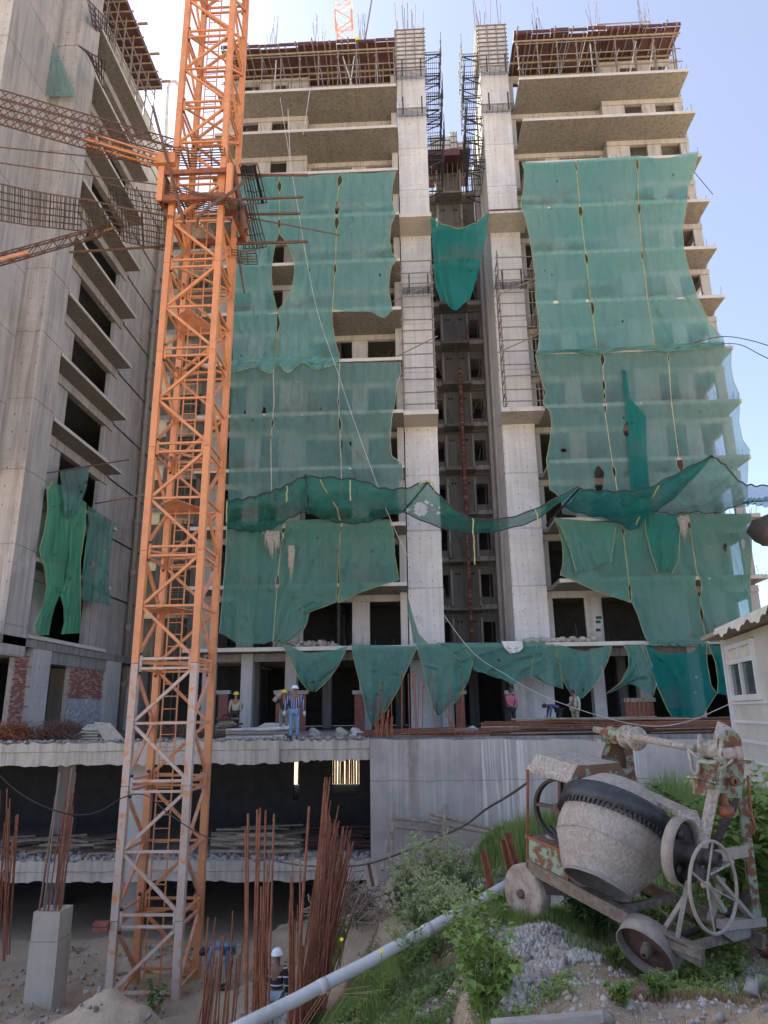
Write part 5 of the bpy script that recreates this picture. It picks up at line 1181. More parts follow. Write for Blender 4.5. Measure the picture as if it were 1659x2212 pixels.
MB().lathe(dm+DA*.61, DA, [(0, .54), (.0, .572), (.15, .568), (.19, .54), (.19, .5), (0, .51)], 72, True).build('ring_gear', M['gear'], MX, True)
m = MB()
for k in range(72):
    th = 2*math.pi*k/72; a1 = DA.orthogonal().normalized(); a2 = DA.cross(a1); dd = a1*math.cos(th)+a2*math.sin(th)
    m.bar(dm+DA*.565+dd*.555, dm+DA*.612+dd*.555, .024, .035, up=dd)
tag(m.build('gear_teeth', M['gear'], MX))
# yoke arm over the drum and pivot pulley
m = MB().bar(q(905, 520, 8.0), q(1185, 650, 7.5), .2, .05).bar(q(1180, 640, 7.5), q(1225, 760, 7.25), .18, .06)
m.build('yoke_arm', M['limey'], MX)
MB().bar(q(890, 515, 8.05), q(990, 555, 7.9), .28, .03).build('yoke_plate', M['limey'], MX)
pc = mp(1148, 868, .12)+Vector((0, 0, .0)); pa = (UX*.93+WX*.2+Vector((0, 0, -.1))).normalized()
MB().lathe(pc-pa*.05, pa, [(0, .285), (.0, .255), (.09, .262), (.11, .285)], 44, True).build('pulley_rim', M['greysteel'], MX, True)
MB().lathe(pc+pa*.0, pa, [(0, .26), (.0, .1), (.06, .09), (.16, .085), (.2, .07), (.2, .0)], 32).build('pulley_web', M['darkrust'], MX, True)
h0 = pc+pa*.12+WX*.03; MB().lathe(h0, pa, [(0, .07), (.1, .068), (.16, .062), (.2, .058), (.2, .04), (.08, .035)], 20).build('hub_tube', M['darkrust'], MX, True)
m = MB()
for k in range(3):
    th = k*2.1+.4; e1 = (Vector((0, 0, 1))-pa*pa.z).normalized(); e2 = pa.cross(e1); dd = e1*math.cos(th)+e2*math.sin(th); m.lathe(pc+pa*.02+dd*.17, pa, [(0, .045), (.03, .04), (.035, 0)], 12)
tag(m.build('web_boss', M['darkrust'], MX, True), kind='stuff')
MB().bar(mp(1150, 960, .15), mp(1180, 1060, .15), .1, .12).lathe(mp(1200, 985, .05), pa, [(0, 0), (0, .07), (.12, .06), (.12, 0)], 12).build('bearing_block', M['darkrust'], MX, True)
# A-frame legs under the pivot
MB().bar(mp(1185, 1040, .1), mp(1122, 1385, .02), .075, .04).build('leg', M['greysteel'], MX)
MB().bar(mp(1180, 1120, .1), mp(1060, 1310, .05), .06, .035).build('leg', M['greysteel'], MX)
MB().bar(mp(1100, 1330, .05)+WX*.5, mp(1180, 1060, .2)+WX*.5, .07, .04).build('leg', M['greysteel'], MX)
MB().bar(mp(1085, 1410, .0), mp(1270, 1480, .0), .05, .06).bar(mp(1100, 1440, .1), mp(1275, 1505, .05), .06, .05).build('tow_bar', M['brownsteel'], MX)
# right tower: two long legs, box head, cross beams
hdl = M['limey']
A_t, A_b = q(1345, 470, 7.05), q(1262, 880, 7.0)
MB().bar(A_t, A_b, .085, .06).bar(A_b, q(1235, 1010, 7.0), .085, .06).build('tower_leg', hdl, MX)
B_t, B_b = q(1505, 545, 7.35), q(1595, 1300, 7.45)
MB().bar(B_t, B_b, .075, .05).build('tower_leg', M['greenrust'], MX)
MB().bar(q(1290, 905, 7.05), q(1545, 862, 7.4), .03, .1).build('cross_beam', M['greysteel'], MX)
MB().bar(q(1480, 560, 7.7), q(1330, 850, 7.6), .05, .05).build('rear_leg', M['darkrust'], MX)
MB().bar(q(1340, 1010, 7.1), q(1580, 1280, 7.4), .05, .035).build('diagonal', M['greysteel'], MX)
MB().bar(q(1280, 1030, 7.1), q(1400, 1220, 7.2), .05, .035).build('diagonal', M['greysteel'], MX)
MB().bar(q(1305, 1000, 7.0), q(1445, 925, 7.2), .05, .02).build('flat_bar', M['limey'], MX)
MB().bar(q(1560, 1100, 7.7), q(1420, 1250, 7.6), .06, .04).build('diagonal', M['darkrust'], MX)
MB().bar(q(1385, 1300, 7.1), q(1618, 1278, 7.5), .1, .07).build('base_beam', M['greysteel'], MX)
MB().poly([q(1380, 1310, 7.1), q(1545, 1300, 7.35), q(1550, 1370, 7.35), q(1450, 1395, 7.2), q(1400, 1360, 7.1)], (.02, .03, -.02)).build('base_plate', M['greysteel'], MX)
# box head
a, b, c, d = q(1375, 345, 7.05), q(1522, 343, 7.3), q(1502, 555, 7.32), q(1345, 545, 7.07)
MB().poly([a, b, c, d], WX*.02+UX*-.25).build('head_box', M['greenrust'], MX)
MB().poly([q(1370, 350, 7.04), q(1372, 420, 7.04), q(1335, 545, 7.04), q(1300, 545, 7.03) if False else q(1345, 548, 7.04)], UX*.015).build('head_edge', M['limey'], MX)
MB().lathe(q(1448, 455, 7.12), UX, [(0, .0), (0, .045), (.03, .045), (.03, .02)], 14).build('bolt_boss', M['rust'], MX, True)
MB().bar(q(1300, 340, 7.0), q(1525, 338, 7.3), .2, .03).build('head_plate', M['greenrust'], MX)
MB().bar(q(1220, 462, 6.95), q(1345, 478, 7.05), .09, .075).bar(q(1215, 430, 6.93), q(1345, 468, 7.05), .14, .02).build('side_bracket', M['greenrust'], MX)
# winch drum and fan-shaped cover on top
wa = (q(1400, 270, 7.15)-q(1240, 255, 7.25)).normalized()
MB().lathe(q(1248, 262, 7.25), wa, [(0, 0), (0, .13), (.02, .14), (.03, .13), (.05, .09), (.17, .1), (.19, .15), (.21, .155), (.22, .14), (.22, 0)], 28).build('winch_drum', M['limey'], MX, True)
f0 = q(1362, 260, 7.1); f1 = q(1425, 170, 7.15)
pts = [q(1358, 262, 7.05), q(1358, 190, 7.05), q(1385, 158, 7.08), q(1430, 150, 7.1), q(1475, 172, 7.15), q(1500, 215, 7.2), q(1498, 258, 7.2), q(1440, 262, 7.15)]
MB().poly(pts, (.02, .03, 0)).build('winch_cover', M['greenrust'], MX)
back = [q(1330, 262, 7.25), q(1335, 190, 7.25), q(1360, 100, 7.3), q(1395, 112, 7.3), q(1460, 150, 7.3), q(1500, 200, 7.35), q(1508, 250, 7.35), q(1450, 258, 7.35)]
MB().grid([pts, back]).build('winch_shroud', M['limey'], MX)
MB().lathe(q(1385, 292, 7.05), (1, -.1, 0), [(0, .04), (0, .055), (.1, .055), (.12, .045), (.12, .065), (.17, .065), (.17, .03)], 18).build('bearing', M['greysteel'], MX, True)
MB().bar(q(1365, 322, 7.05), q(1470, 325, 7.15), .1, .03).build('bearing_foot', M['greysteel'], MX)
MB().lathe(q(1408, 610, 7.1), (0, 0, 1), [(-.08, .0), (-.08, .05), (-.02, .055), (.05, .03), (.12, .03), (.12, 0)], 14).lathe(q(1412, 630, 7.0), (1, .3, 0), [(-.06, 0), (-.06, .04), (.06, .04), (.06, 0)], 12).build('hook_block', M['rust'], MX, True)
MB().tube([q(1540, 420, 7.3), q(1548, 530, 7.3), q(1560, 640, 7.28), q(1582, 720, 7.25), q(1575, 765, 7.25), q(1560, 755, 7.25), q(1562, 690, 7.27)], .012, 6).build('chain_hook', M['rust'], MX, True)
MB().tube([q(1190, 270, 7.3), q(1205, 340, 7.25), q(1212, 395, 7.25), q(1235, 415, 7.22), q(1248, 395, 7.2), q(1250, 300, 7.2)], .018, 6).build('rope_loop', M['sack'], MX, True)
MB().tube([q(1370, 385, 7.0), q(1430, 345, 7.0), q(1470, 300, 7.05)], .014, 6).tube([q(1185, 262, 7.3), q(1240, 310, 7.2), q(1310, 345, 7.05)], .014, 6).build('rope_loop', M['sack'], MX, True)
# left tower behind the drum with shaft and spool
S0 = [q(715, 215, 8.95), q(838, 240, 8.95), q(835, 520, 8.9), q(660, 520, 8.9)]
MB().poly(S0, (.04, .25, 0)).build('support_box', M['rustgreen'], MX)
MB().bar(q(722, 218, 8.85), q(628, 515, 8.85), .07, .05).build('support_leg', M['greenrust'], MX)
MB().bar(q(832, 235, 8.88), q(862, 530, 8.88), .09, .05).build('support_leg', M['greenrust'], MX)
MB().bar(q(835, 320, 9.1), q(890, 520, 9.1), .06, .05).build('support_leg', M['limey'], MX)
MB().bar(q(640, 212, 8.8), q(850, 225, 8.9), .3, .03).bar(q(645, 355, 8.8), q(712, 362, 8.8), .1, .08).bar(q(690, 400, 8.85), q(830, 402, 8.85), .03, .09).build('support_plate', M['greenrust'], MX)
sa = q(640, 150, 9.0); sb = q(1240, 262, 7.35)
MB().tube([sa, sb], .038, 12).build('hoist_shaft', M['limey'], MX, True)
sd_ = (sb-sa).normalized()
MB().lathe(q(828, 192, 8.5), sd_, [(-.02, 0), (-.02, .125), (.01, .13), (.03, .08), (.16, .08), (.18, .13), (.2, .125), (.21, .06), (.3, .05), (.3, 0)], 30).build('rope_spool', M['limey'], MX, True)
MB().lathe(q(720, 172, 8.75), sd_, [(-.1, .0), (-.1, .05), (0, .08), (.2, .08), (.3, .06), (.3, 0)], 20).bar(q(720, 205, 8.75), q(810, 212, 8.6), .14, .09).build('shaft_bearing', M['greenrust'], MX, True)
# hand wheel
hc = mp(1338, 1075, .12); ha = (UX*.72-WX*.18+Vector((0, 0, .05))).normalized()
hc = q(1338, 1075, 6.65); ha = Vector((.62, -.78, 0)).normalized()
MB().torus(hc, ha, .345, .015, 48, 8).build('handwheel_rim', M['greysteel'], MX, True)
m = MB(); e1 = Vector((0, 0, 1)); e2 = ha.cross(e1)
for k in range(2):
    th = 1.1+k*math.pi/1.7; dd = e1*math.cos(th)+e2*math.sin(th); m.tube([hc+dd*.335, hc-ha*.06, hc-dd*.335], .009, 6)
m.lathe(hc-ha*.1, ha, [(0, 0), (0, .028), (.06, .028), (.065, 0)], 12)
m.build('handwheel_spokes', M['greysteel'], MX, True)
MB().tube([hc-ha*.1, pc+pa*.1], .03, 8).build('handwheel_shaft', M['darkrust'], MX, True)

# ------------------------------------------------------------------ people
def skin_mesh(name, J, E, mat, parent=None, sub=2):
    """J: {name:(pos, radius or (rx, ry))}, E: joint name pairs; grown with a Skin modifier and baked"""
    names = list(J); me = bpy.data.meshes.new('skeleton'); me.from_pydata([tuple(J[n][0]) for n in names], [(names.index(a), names.index(b)) for a, b in E], [])
    ob = bpy.data.objects.new('skeleton', me); COL.objects.link(ob)
    if not me.skin_vertices: me.attributes  # layer is made by the modifier below
    import bmesh
    bm = bmesh.new(); bm.from_mesh(me); lay = bm.verts.layers.skin.verify(); bm.verts.ensure_lookup_table()
    for i, n in enumerate(names):
        r = J[n][1]; bm.verts[i][lay].radius = (r, r) if not isinstance(r, tuple) else r
        bm.verts[i][lay].use_root = (i == 0)
    bm.to_mesh(me); bm.free()
    md = ob.modifiers.new('s', 'SKIN'); md.use_smooth_shade = True; md.branch_smoothing = .4
    sb = ob.modifiers.new('b', 'SUBSURF'); sb.levels = sub; sb.render_levels = sub
    dg = bpy.context.evaluated_depsgraph_get(); nm = bpy.data.meshes.new_from_object(ob.evaluated_get(dg))
    bpy.data.objects.remove(ob); nm.materials.clear(); nm.materials.append(mat); nm.name = name
    nm.polygons.foreach_set('use_smooth', [True]*len(nm.polygons))
    return link_mesh(name, nm, (0, 0, 0) , parent)
def fabric(name, c, c2=None, stripe=None):
    k = NT(name); f = k.noise(k.pos(), 18, 4, .6, .3, .7); col = k.mix(f, c, c2 or tuple(x*.7 for x in c))
    if stripe:
        ax_, period, w, sc_, off = stripe; tc = k.n('ShaderNodeTexCoord'); s_ = k.n('ShaderNodeSeparateXYZ'); k.l(tc.outputs['Object'], s_.inputs[0])
        fr = k.math('FRACT', k.math('ADD', k.math('MULTIPLY', s_.outputs[ax_], 1/period), off)); g = k.math('LESS_THAN', fr, w); col = k.mix(g, col, sc_)
    k.col(col); k.b.inputs['Roughness'].default_value = .9; return k.m
STD = dict(pel=(0, 0, .95), wst=(0, 0, 1.1), cst=(0, .01, 1.3), nk=(0, 0, 1.47), hd=(0, -.02, 1.6), tp=(0, -.01, 1.72),
    shl=(-.19, 0, 1.41), ell=(-.24, .03, 1.12), wrl=(-.25, -.05, .87), fl=(-.25, -.08, .78), shr=(.19, 0, 1.41), elr=(.24, .03, 1.12), wrr=(.25, -.05, .87), fr=(.25, -.08, .78),
    hpl=(-.1, 0, .9), knl=(-.11, -.03, .5), anl=(-.11, .02, .09), tol=(-.13, -.14, .04), hpr=(.1, 0, .9), knr=(.11, -.03, .5), anr=(.11, .02, .09), tor=(.13, -.14, .04))
RAD = dict(pel=(.155, .11), wst=(.14, .1), cst=(.165, .11), nk=.055, hd=(.078, .092), tp=(.06, .07), shl=.065, ell=.045, wrl=.032, fl=.03, shr=.065, elr=.045, wrr=.032, fr=.03, hpl=.085, knl=.06, anl=.042, tol=.035, hpr=.085, knr=.06, anr=.042, tor=.035)
BE = [('pel', 'wst'), ('wst', 'cst'), ('cst', 'nk'), ('nk', 'hd'), ('hd', 'tp'), ('cst', 'shl'), ('shl', 'ell'), ('ell', 'wrl'), ('wrl', 'fl'), ('cst', 'shr'), ('shr', 'elr'), ('elr', 'wrr'), ('wrr', 'fr'),
      ('pel', 'hpl'), ('hpl', 'knl'), ('knl', 'anl'), ('anl', 'tol'), ('pel', 'hpr'), ('hpr', 'knr'), ('knr', 'anr'), ('anr', 'tor')]
def person(label, foot, rz, H, shirt, trous, helmet=None, hair=True, pose=None, gloves=None, short=False):
    P = dict(STD); P.update(pose or {}); s = H/1.75; c_, s_ = math.cos(rz), math.sin(rz); f = Vector(foot)
    def w(p): return f+Vector((p[0]*c_-p[1]*s_, p[0]*s_+p[1]*c_, p[2]))*s
    G = empty('person', foot, label, 'person')
    J = {n: (w(P[n]), tuple(x*s for x in RAD[n]) if isinstance(RAD[n], tuple) else RAD[n]*s) for n in P}
    skin_mesh('body', J, BE, M['skin'], G)
    def grown(keys, k, cut=None):
        D = {n: (J[n][0], tuple(x*k+.006 for x in J[n][1]) if isinstance(J[n][1], tuple) else J[n][1]*k+.006) for n in keys}; return D
    ks = ['cst', 'wst', 'pel', 'shl', 'ell', 'shr', 'elr']+([] if short else ['wrl', 'wrr'])
    D = grown(ks, 1.12)
    skin_mesh('shirt', D, [e for e in BE if e[0] in ks and e[1] in ks], shirt, G)
    kt = ['pel', 'hpl', 'knl', 'anl', 'hpr', 'knr', 'anr']; D = grown(kt, 1.1); D['anl'] = (D['anl'][0], .06*s); D['anr'] = (D['anr'][0], .06*s)
    skin_mesh('trousers', D, [e for e in BE if e[0] in kt and e[1] in kt], trous, G)
    for a, b in (('anl', 'tol'), ('anr', 'tor')):
        p = J[a][0]; t = J[b][0]; MB().tube([p+(p-t)*.3+Vector((0, 0, -.045*s)), p+Vector((0, 0, -.04*s)), t, t+(t-p)*.25+Vector((0, 0, -.01))], [.035*s, .05*s, .045*s, .025*s], 8).build('shoe', M['black'], G, True)
    hd, tp = J['hd'][0], J['tp'][0]; ax_ = (tp-hd).normalized()
    if helmet: 
        MB().lathe(hd+ax_*.045*s, ax_, [(0, .0), (0, .128*s), (.008, .15*s), (.018, .122*s), (.06*s, .117*s), (.1*s, .085*s), (.125*s, .045*s), (.13*s, 0)], 20).build('helmet', helmet, G, True)
    if hair: MB().lathe(hd-ax_*.01, ax_, [(-.02, 0), (-.02, .09*s), (.05*s, .103*s), (.1*s, .09*s), (.15*s, .05*s), (.17*s, 0)], 14).build('hair', M['black'], G, True) if not helmet else None
    # face: nose, brow and chin on the front of the head; hands with a palm, thumb and fingers
    fr = Vector((s_, -c_, 0))
    MB().lathe(hd+fr*.085*s, fr, [(0, .022*s), (.018*s, .014*s), (.028*s, 0)], 8).build('nose', M['skin'], G, True)
    m = MB()
    for sx in (-.032, .032): m.lathe(hd+fr*.083*s+Vector((c_*sx*s, s_*sx*s, .03*s)), fr, [(0, .012*s), (.006*s, 0)], 6)
    m.build('eye', M['black'], G)
    for wr, ff in (('wrl', 'fl'), ('wrr', 'fr')):
        a, b = J[wr][0], J[ff][0]; d = (b-a).normalized(); sd2 = d.cross(fr).normalized(); m = MB()
        for k in range(4):
            o_ = b+sd2*(.022-.015*k)*s; m.tube([o_, o_+d*.04*s, o_+d*.065*s+fr*.015*s], [.009*s, .008*s, .006*s], 5)
        m.tube([a+d*.03*s+sd2*.03*s, b+sd2*.05*s], [.01*s, .007*s], 5)
        m.build('fingers', gloves or M['skin'], G, True)
        if gloves: MB().tube([a, a.lerp(b, .6), b+d*.01], [.04*s, .045*s, .038*s], 8).build('glove', gloves, G, True)
    return G
jean = fabric('blue_denim', (.10, .19, .32), (.18, .28, .42)); dkc = fabric('dark_cloth', (.03, .03, .035)); wht = plain('white_helmet', (.8, .8, .82), .08, 5, .35); yel = plain('yellow_helmet', (.7, .55, .05), .15, 5, .4)
f = at(640, 1591, 24.85)
f.z = -.82; kk = at(636, 1540, 24.8)
person('man in navy striped shirt, blue jeans and white helmet standing on the deck edge', (kk.x, 24.8, -.82), .06, 1.72, fabric('navy_striped_shirt', (.02, .035, .12), (.03, .05, .16), (0, .075, .22, (.5, .52, .6), .1)), jean, wht, gloves=M['canvas'],
    pose=dict(ell=(-.29, .02, 1.15), wrl=(-.33, -.06, .9), fl=(-.34, -.09, .82), elr=(.29, .02, 1.14), wrr=(.34, -.05, .88), fr=(.35, -.08, .8)))
kk = at(613, 1540, 26.0)
person('worker in dark clothes and yellow helmet carrying a load behind the striped shirt man', (kk.x, 26.0, -.82), .3, 1.62, dkc, fabric('grey_trousers', (.2, .2, .2)), yel, pose=dict(ell=(-.3, -.02, 1.25), wrl=(-.2, -.15, 1.45), fl=(-.16, -.16, 1.5)))
MB().bar((kk.x-.34, 25.85, .42), (kk.x-.08, 25.95, .78), .05, .14).build('carried_plank', M['greysteel'])
tag(bpy.data.objects['carried_plank'], 'grey board carried on the shoulder of the worker in dark clothes', 'board')
kk = at(508, 1545, 29.5)
person('worker in a tan shirt and yellow helmet seen from behind beside the wood heap', (kk.x, 29.5, -.82), math.pi, 1.68, fabric('tan_shirt', (.42, .36, .24)), dkc, yel, pose=dict(ell=(-.28, -.12, 1.2), wrl=(-.2, -.3, 1.1), fl=(-.18, -.36, 1.08)))
kk = at(1104, 1530, 29.5)
person('man in a pink shirt looking down behind the heap of rusty bars', (kk.x, 29.5, -.82), .5, 1.68, fabric('pink_shirt', (.5, .10, .18)), dkc, pose=dict(ell=(-.22, -.12, 1.15), wrl=(-.08, -.28, 1.0), fl=(-.04, -.33, .97), elr=(.24, -.1, 1.15), wrr=(.1, -.28, 1.0), fr=(.06, -.33, .97), hd=(.02, -.05, 1.6)))
kk = at(1195, 1545, 30)
person('man bending forward in blue clothes in the shade of the ground floor', (kk.x+.25, 30, -.82), -1.4, 1.6, fabric('blue_shirt', (.08, .10, .2)), dkc, pose=dict(wst=(0, -.15, 1.02), cst=(0, -.38, 1.08), nk=(0, -.52, 1.1), hd=(0, -.62, 1.08), tp=(0, -.72, 1.06), shl=(-.18, -.4, 1.1), shr=(.18, -.4, 1.1), ell=(-.2, -.45, .82), wrl=(-.18, -.5, .6), fl=(-.18, -.52, .53), elr=(.2, -.45, .82), wrr=(.18, -.5, .6), fr=(.18, -.52, .53)))
kk = at(1243, 1540, 29.5)
person('worker in a pale shirt leaning to the left beside the grey column', (kk.x, 29.5, -.82), -.9, 1.6, fabric('pale_shirt', (.42, .44, .36)), fabric('khaki_trousers', (.3, .28, .2)), pose=dict(wrl=(-.12, -.3, 1.1), fl=(-.1, -.36, 1.1), hd=(0, -.07, 1.6)))
kk = at(597, 2110, 17.0); kk.z = -6.55+.86
person('man in black striped sweater and white helmet seen from behind in the pit', (kk.x, 17.0, kk.z-.86), math.pi-.15, 1.72, fabric('black_striped_sweater', (.02, .02, .022), (.03, .03, .03), (2, .16, .16, (.6, .6, .6), .35)), fabric('pale_jeans', (.3, .36, .42)), wht)
kk = at(476, 2090, 19.5)
person('worker in a light blue shirt bending down beside the rusty bars in the pit', (kk.x+.2, 19.5, at(470, 2135, 19.5).z), -1.35, 1.65, fabric('light_blue_shirt', (.20, .30, .42)), fabric('slate_trousers', (.12, .18, .24)), hair=True, pose=dict(wst=(0, -.16, 1.0), cst=(0, -.4, 1.0), nk=(0, -.53, .96), hd=(0, -.62, .9), tp=(0, -.7, .84), shl=(-.18, -.42, 1.0), shr=(.18, -.42, 1.0), ell=(-.2, -.5, .72), wrl=(-.16, -.55, .48), fl=(-.15, -.56, .4), elr=(.2, -.5, .72), wrr=(.16, -.55, .48), fr=(.15, -.56, .4)))

# ------------------------------------------------------------------ rebar
def rebars(label, pts, mat='rust', r=.013, n=5, grp='bundles of rusty starter bars'):
    """pts: ((px,py,Y) bottom, (px,py,Y) top)"""
    b0 = at(*pts[0][0]); G = empty('rebar_bundle', b0, label, 'rebar', grp)
    for a, b in pts: rod('rebar', at(*a), at(*b), r*random.uniform(.85, 1.15), M[mat], G, n)
    return G
MB_ = MB
# concrete column in the pit with its bars
xa, xb = at(72, 1975, 18.2).x, at(130, 1975, 18.2).x; zt = at(100, 1970, 18.2).z
CO2 = empty('concrete_column', ((xa+xb)/2, 18.5, -6.9), 'squat pale concrete column in the pit with tall rusty bars rising from it', 'column')
MB().box(xa, 18.2, zt-.62, xb, 18.85, zt).box(xa-.012, 18.19, -7.2, xb+.012, 18.87, zt-.63).build('column_shaft', concrete('cast_column_concrete', (.52, .46, .37), .6, .3), CO2)
r = random.Random(4)
for i in range(17):
    x = xa+.06+(xb-xa-.12)*r.random(); y = r.choice((18.28, 18.5, 18.76)); h = r.uniform(1.9, 3.3); rod('rebar', (x, y, zt), (x+r.uniform(.0, .12), y, zt+h), .017, M['rust'] if i % 3 else M['tube'], CO2, 5)
for i in range(3): rod('rebar', (xa+.25+i*.09, 18.25, zt-.02), (xa+.27+i*.1, 18.25, zt+.45), .014, M['tube'], CO2, 5)
P = []
for i in range(16): 
    x = -14+r.random()*46; P.append(((x+r.uniform(-12, 2), 2110-r.random()*160, 17.2+r.random()), (x+r.uniform(2, 10), 1690+r.random()*220, 17.2)))
rebars('rusty starter bars at the left edge of the photo', P, r=.016)
P = []
for x, yt, dx in ((536, 1757, -3), (556, 1748, -11), (562, 1745, -14), (559, 1765, -10), (574, 1750, -12), (592, 1758, -14), (668, 1742, -34), (531, 1790, 0)): P.append(((x+dx, 2240, 9.4), (x, yt, 9.6)))
rebars('thick orange rusty bars standing nearest the pipe, free of the denser bundle', P, r=.0145, n=8)
P = []
for i in range(20):
    x = r.uniform(438, 520); P.append(((x-14+r.uniform(-8, 6), 2250, 11.5), (x+r.uniform(-2, 10), r.uniform(1955, 2120), 11.7)))
rebars('short thin rusty bars at the bottom beside the mast foot', P, r=.011)
P = []
for i in range(46):
    x = r.gauss(600, 24)
    if 572 < x < 622: x = r.choice((r.uniform(555, 574), r.uniform(620, 650)))
    P.append(((x, 2260, 10.5+r.random()), (x+r.uniform(-4, 12), r.uniform(1840, 2080), 10.8+r.random())))
rebars('loose fan of rusty bars around the man in the striped sweater', P, r=.012)
P = []
for i in range(110):
    t = r.random(); x = 636+t*60+r.uniform(-14, 14); xt = 697+r.random()*68; P.append(((x, 2235-60*t, 11.2+r.random()*1.2), (xt, r.choice((1, 1, 1.06))*(1700+abs(xt-705)*1.5+r.uniform(0, 110)), 12.5+r.random())))
for i in range(12): P.append(((650+r.random()*20, 2200, 11.4), (698+r.random()*16, 1678+r.random()*14, 12.6)))
rebars('dense leaning bundle of tall rusty bars in front of the retaining wall corner', P, r=.009)
P = []
for i in range(26):
    x = r.uniform(808, 850); P.append(((x, 1592, 24.7), (x+r.uniform(-3, 6), r.uniform(1530, 1575), 24.7)))
for x, y, dx in ((820, 1475, -6), (829, 1472, 0), (845, 1500, 2), (868, 1450, 0), (882, 1455, 3), (892, 1450, 6), (896, 1455, 5), (914, 1480, -2), (932, 1450, 6), (970, 1480, 0), (1000, 1460, -3), (955, 1515, 30), (905, 1470, -3), (815, 1505, 2)): P.append(((x+dx, 1592, 24.8), (x, y, 24.8)))
rebars('rusty starter bars sticking up from the deck at the head of the retaining wall', P, r=.018)
P = [((1355+i*9, 1560, 27), (1352+i*9.5, 1500+r.random()*20, 27)) for i in range(6)]
rebars('row of rusty rods in front of the wide brick block', P, r=.03)
# bar heap on the deck
def heap(label, name, px0, px1, py0, py1, Ya, Yb, n, r0, mats, cat, L=(2, 6), ang=.12, zlift=.0, z0=-.82, piece='rebar', grp=None):
    c = at((px0+px1)/2, (py0+py1)/2, (Ya+Yb)/2); G = empty(name, (c.x, c.y, z0), label, cat, grp); rr = random.Random(n)
    for i in range(n):
        Y = rr.uniform(Ya, Yb); x0 = at(px0, py1, Y).x; x1 = at(px1, py1, Y).x; x = rr.uniform(x0, x1); l = rr.uniform(*L); a = rr.gauss(0, ang); e = math.sin(math.pi*(x-x0)/(x1-x0)) if x1 > x0 else 1
        z = z0+.03+zlift*rr.random()*max(.15, e); p = Vector((max(x0, x-l/2), Y, z)); qv = Vector((min(x1, x+l/2), Y+l*math.sin(a), z+rr.uniform(-.06, .1)))
        qv.y = max(qv.y, 24.4) if Ya > 24 else qv.y
        rod(piece, p, qv, r0*rr.uniform(.8, 1.2), M[rr.choice(mats)], G, 5)
    return G
heap('long heap of rusty reinforcing bars lying on the deck above the retaining wall', 'bar_heap', 1040, 1600, 1550, 1592, 24.8, 28, 190, .022, ['rust', 'rust2', 'rust', 'wood'], 'bar heap', (3, 7), .05, .55)
heap('low spread of thin bars and battens on the deck above the wall corner', 'bar_heap', 770, 1060, 1575, 1592, 24.7, 27.5, 70, .018, ['rust', 'wood', 'rust2'], 'bar heap', (1.5, 4), .08, .18)
heap('stack of pale tubes lying at the deck edge left of the striped shirt man', 'tube_stack', 488, 632, 1575, 1590, 24.9, 26, 16, .05, ['tube', 'alu'], 'tube stack', (2, 3.4), .03, .25, piece='tube')
heap('heap of split firewood like timber beside the worker in the tan shirt', 'wood_heap', 466, 510, 1545, 1575, 27.5, 29.5, 60, .045, ['wood', 'ply', 'bamboo'], 'wood heap', (.3, 1.1), .8, .75, piece='offcut')
heap('pile of bamboo poles lying on the lower basement slab', 'bamboo_pile', 455, 650, 1800, 1840, 24.5, 28, 60, .04, ['bamboo', 'wood', 'bamboo'], 'bamboo pile', (1.2, 3.2), .35, .65, z0=-4.42, piece='bamboo_pole')
heap('scattered boards and poles on the basement slab left of the mast', 'debris', 0, 260, 1800, 1850, 24.4, 28, 40, .05, ['wood', 'rust2', 'bamboo'], 'debris', (.8, 2.5), .5, .3, z0=-4.42, piece='board')
heap('dark flat bars stacked on the basement slab near the retaining wall', 'bar_heap', 650, 800, 1810, 1830, 25.5, 29, 30, .05, ['rust2', 'ply'], 'bar heap', (2, 3.5), .05, .3, z0=-4.42, piece='flat_bar')
G = empty('sheet_stack', at(595, 1565, 27), 'blue grey metal sheets stacked behind the tubes on the deck', 'metal sheets')
for i in range(6): a = at(560+i*4, 1572-i*2, 26.8); b_ = at(625, 1572-i*1.5, 26.4); MB().bar(a, b_, .5, .025).build('sheet', M['gravel'] if i % 2 else M['pvc'], G)
G = empty('plywood_stack', at(215, 1590, 25.5), 'tilted stack of pale plywood sheets on the deck left of the mast', 'plywood stack')
for i in range(8):
    z = -.8+i*.05; x0 = at(166, 1590, 26).x; x1 = at(262, 1590, 26).x; s = random.uniform(-.1, .1)
    MB().poly([(x0+s+.08*i, 25.3, z), (x1-.5+s, 25.3, z-.02), (x1-.45+s, 26.3, z+.12), (x0+.3+s, 26.3, z+.14)], (0, 0, .022)).build('plywood_sheet', M['canvas'] if i % 2 else M['sack'], G)
MB().poly([at(203, 1560, 25.4), at(238, 1562, 25.4), at(268, 1597, 25.0), at(225, 1600, 25.0)], (0, .03, .01)).build('plywood_sheet', M['sack'], G)
def wire_heap(label, x0, x1, yb, h, Y, n, z0=-.82, mat='rust2'):
    a = at(x0, yb, Y).x; b = at(x1, yb, Y).x; m = MB(); rr = random.Random(n+x0)
    for i in range(n):
        c = Vector((rr.uniform(a, b), Y+rr.uniform(-.5, .7), z0)); e = math.sin(math.pi*(c.x-a)/(b-a)); hh = h*(.25+.75*e); p = []
        th = rr.uniform(0, 6.28); R = rr.uniform(.1, .5)
        for s in range(5): p.append(c+Vector((R*math.cos(th+s*.9), .6*R*math.sin(th+s*.9), max(.01, hh*rr.uniform(.1, 1)*math.sin(.4+s*.5)))))
        m.tube(p, .011, 3, False)
    o = m.build('wire_heap', M[mat]); tag(o, label, 'wire heap', 'tangled wire heaps on the deck', 'stuff' if False else None)
wire_heap('tangled brown heap of wire at the left edge of the deck', -10, 62, 1600, .75, 25.3, 260, mat='rust')
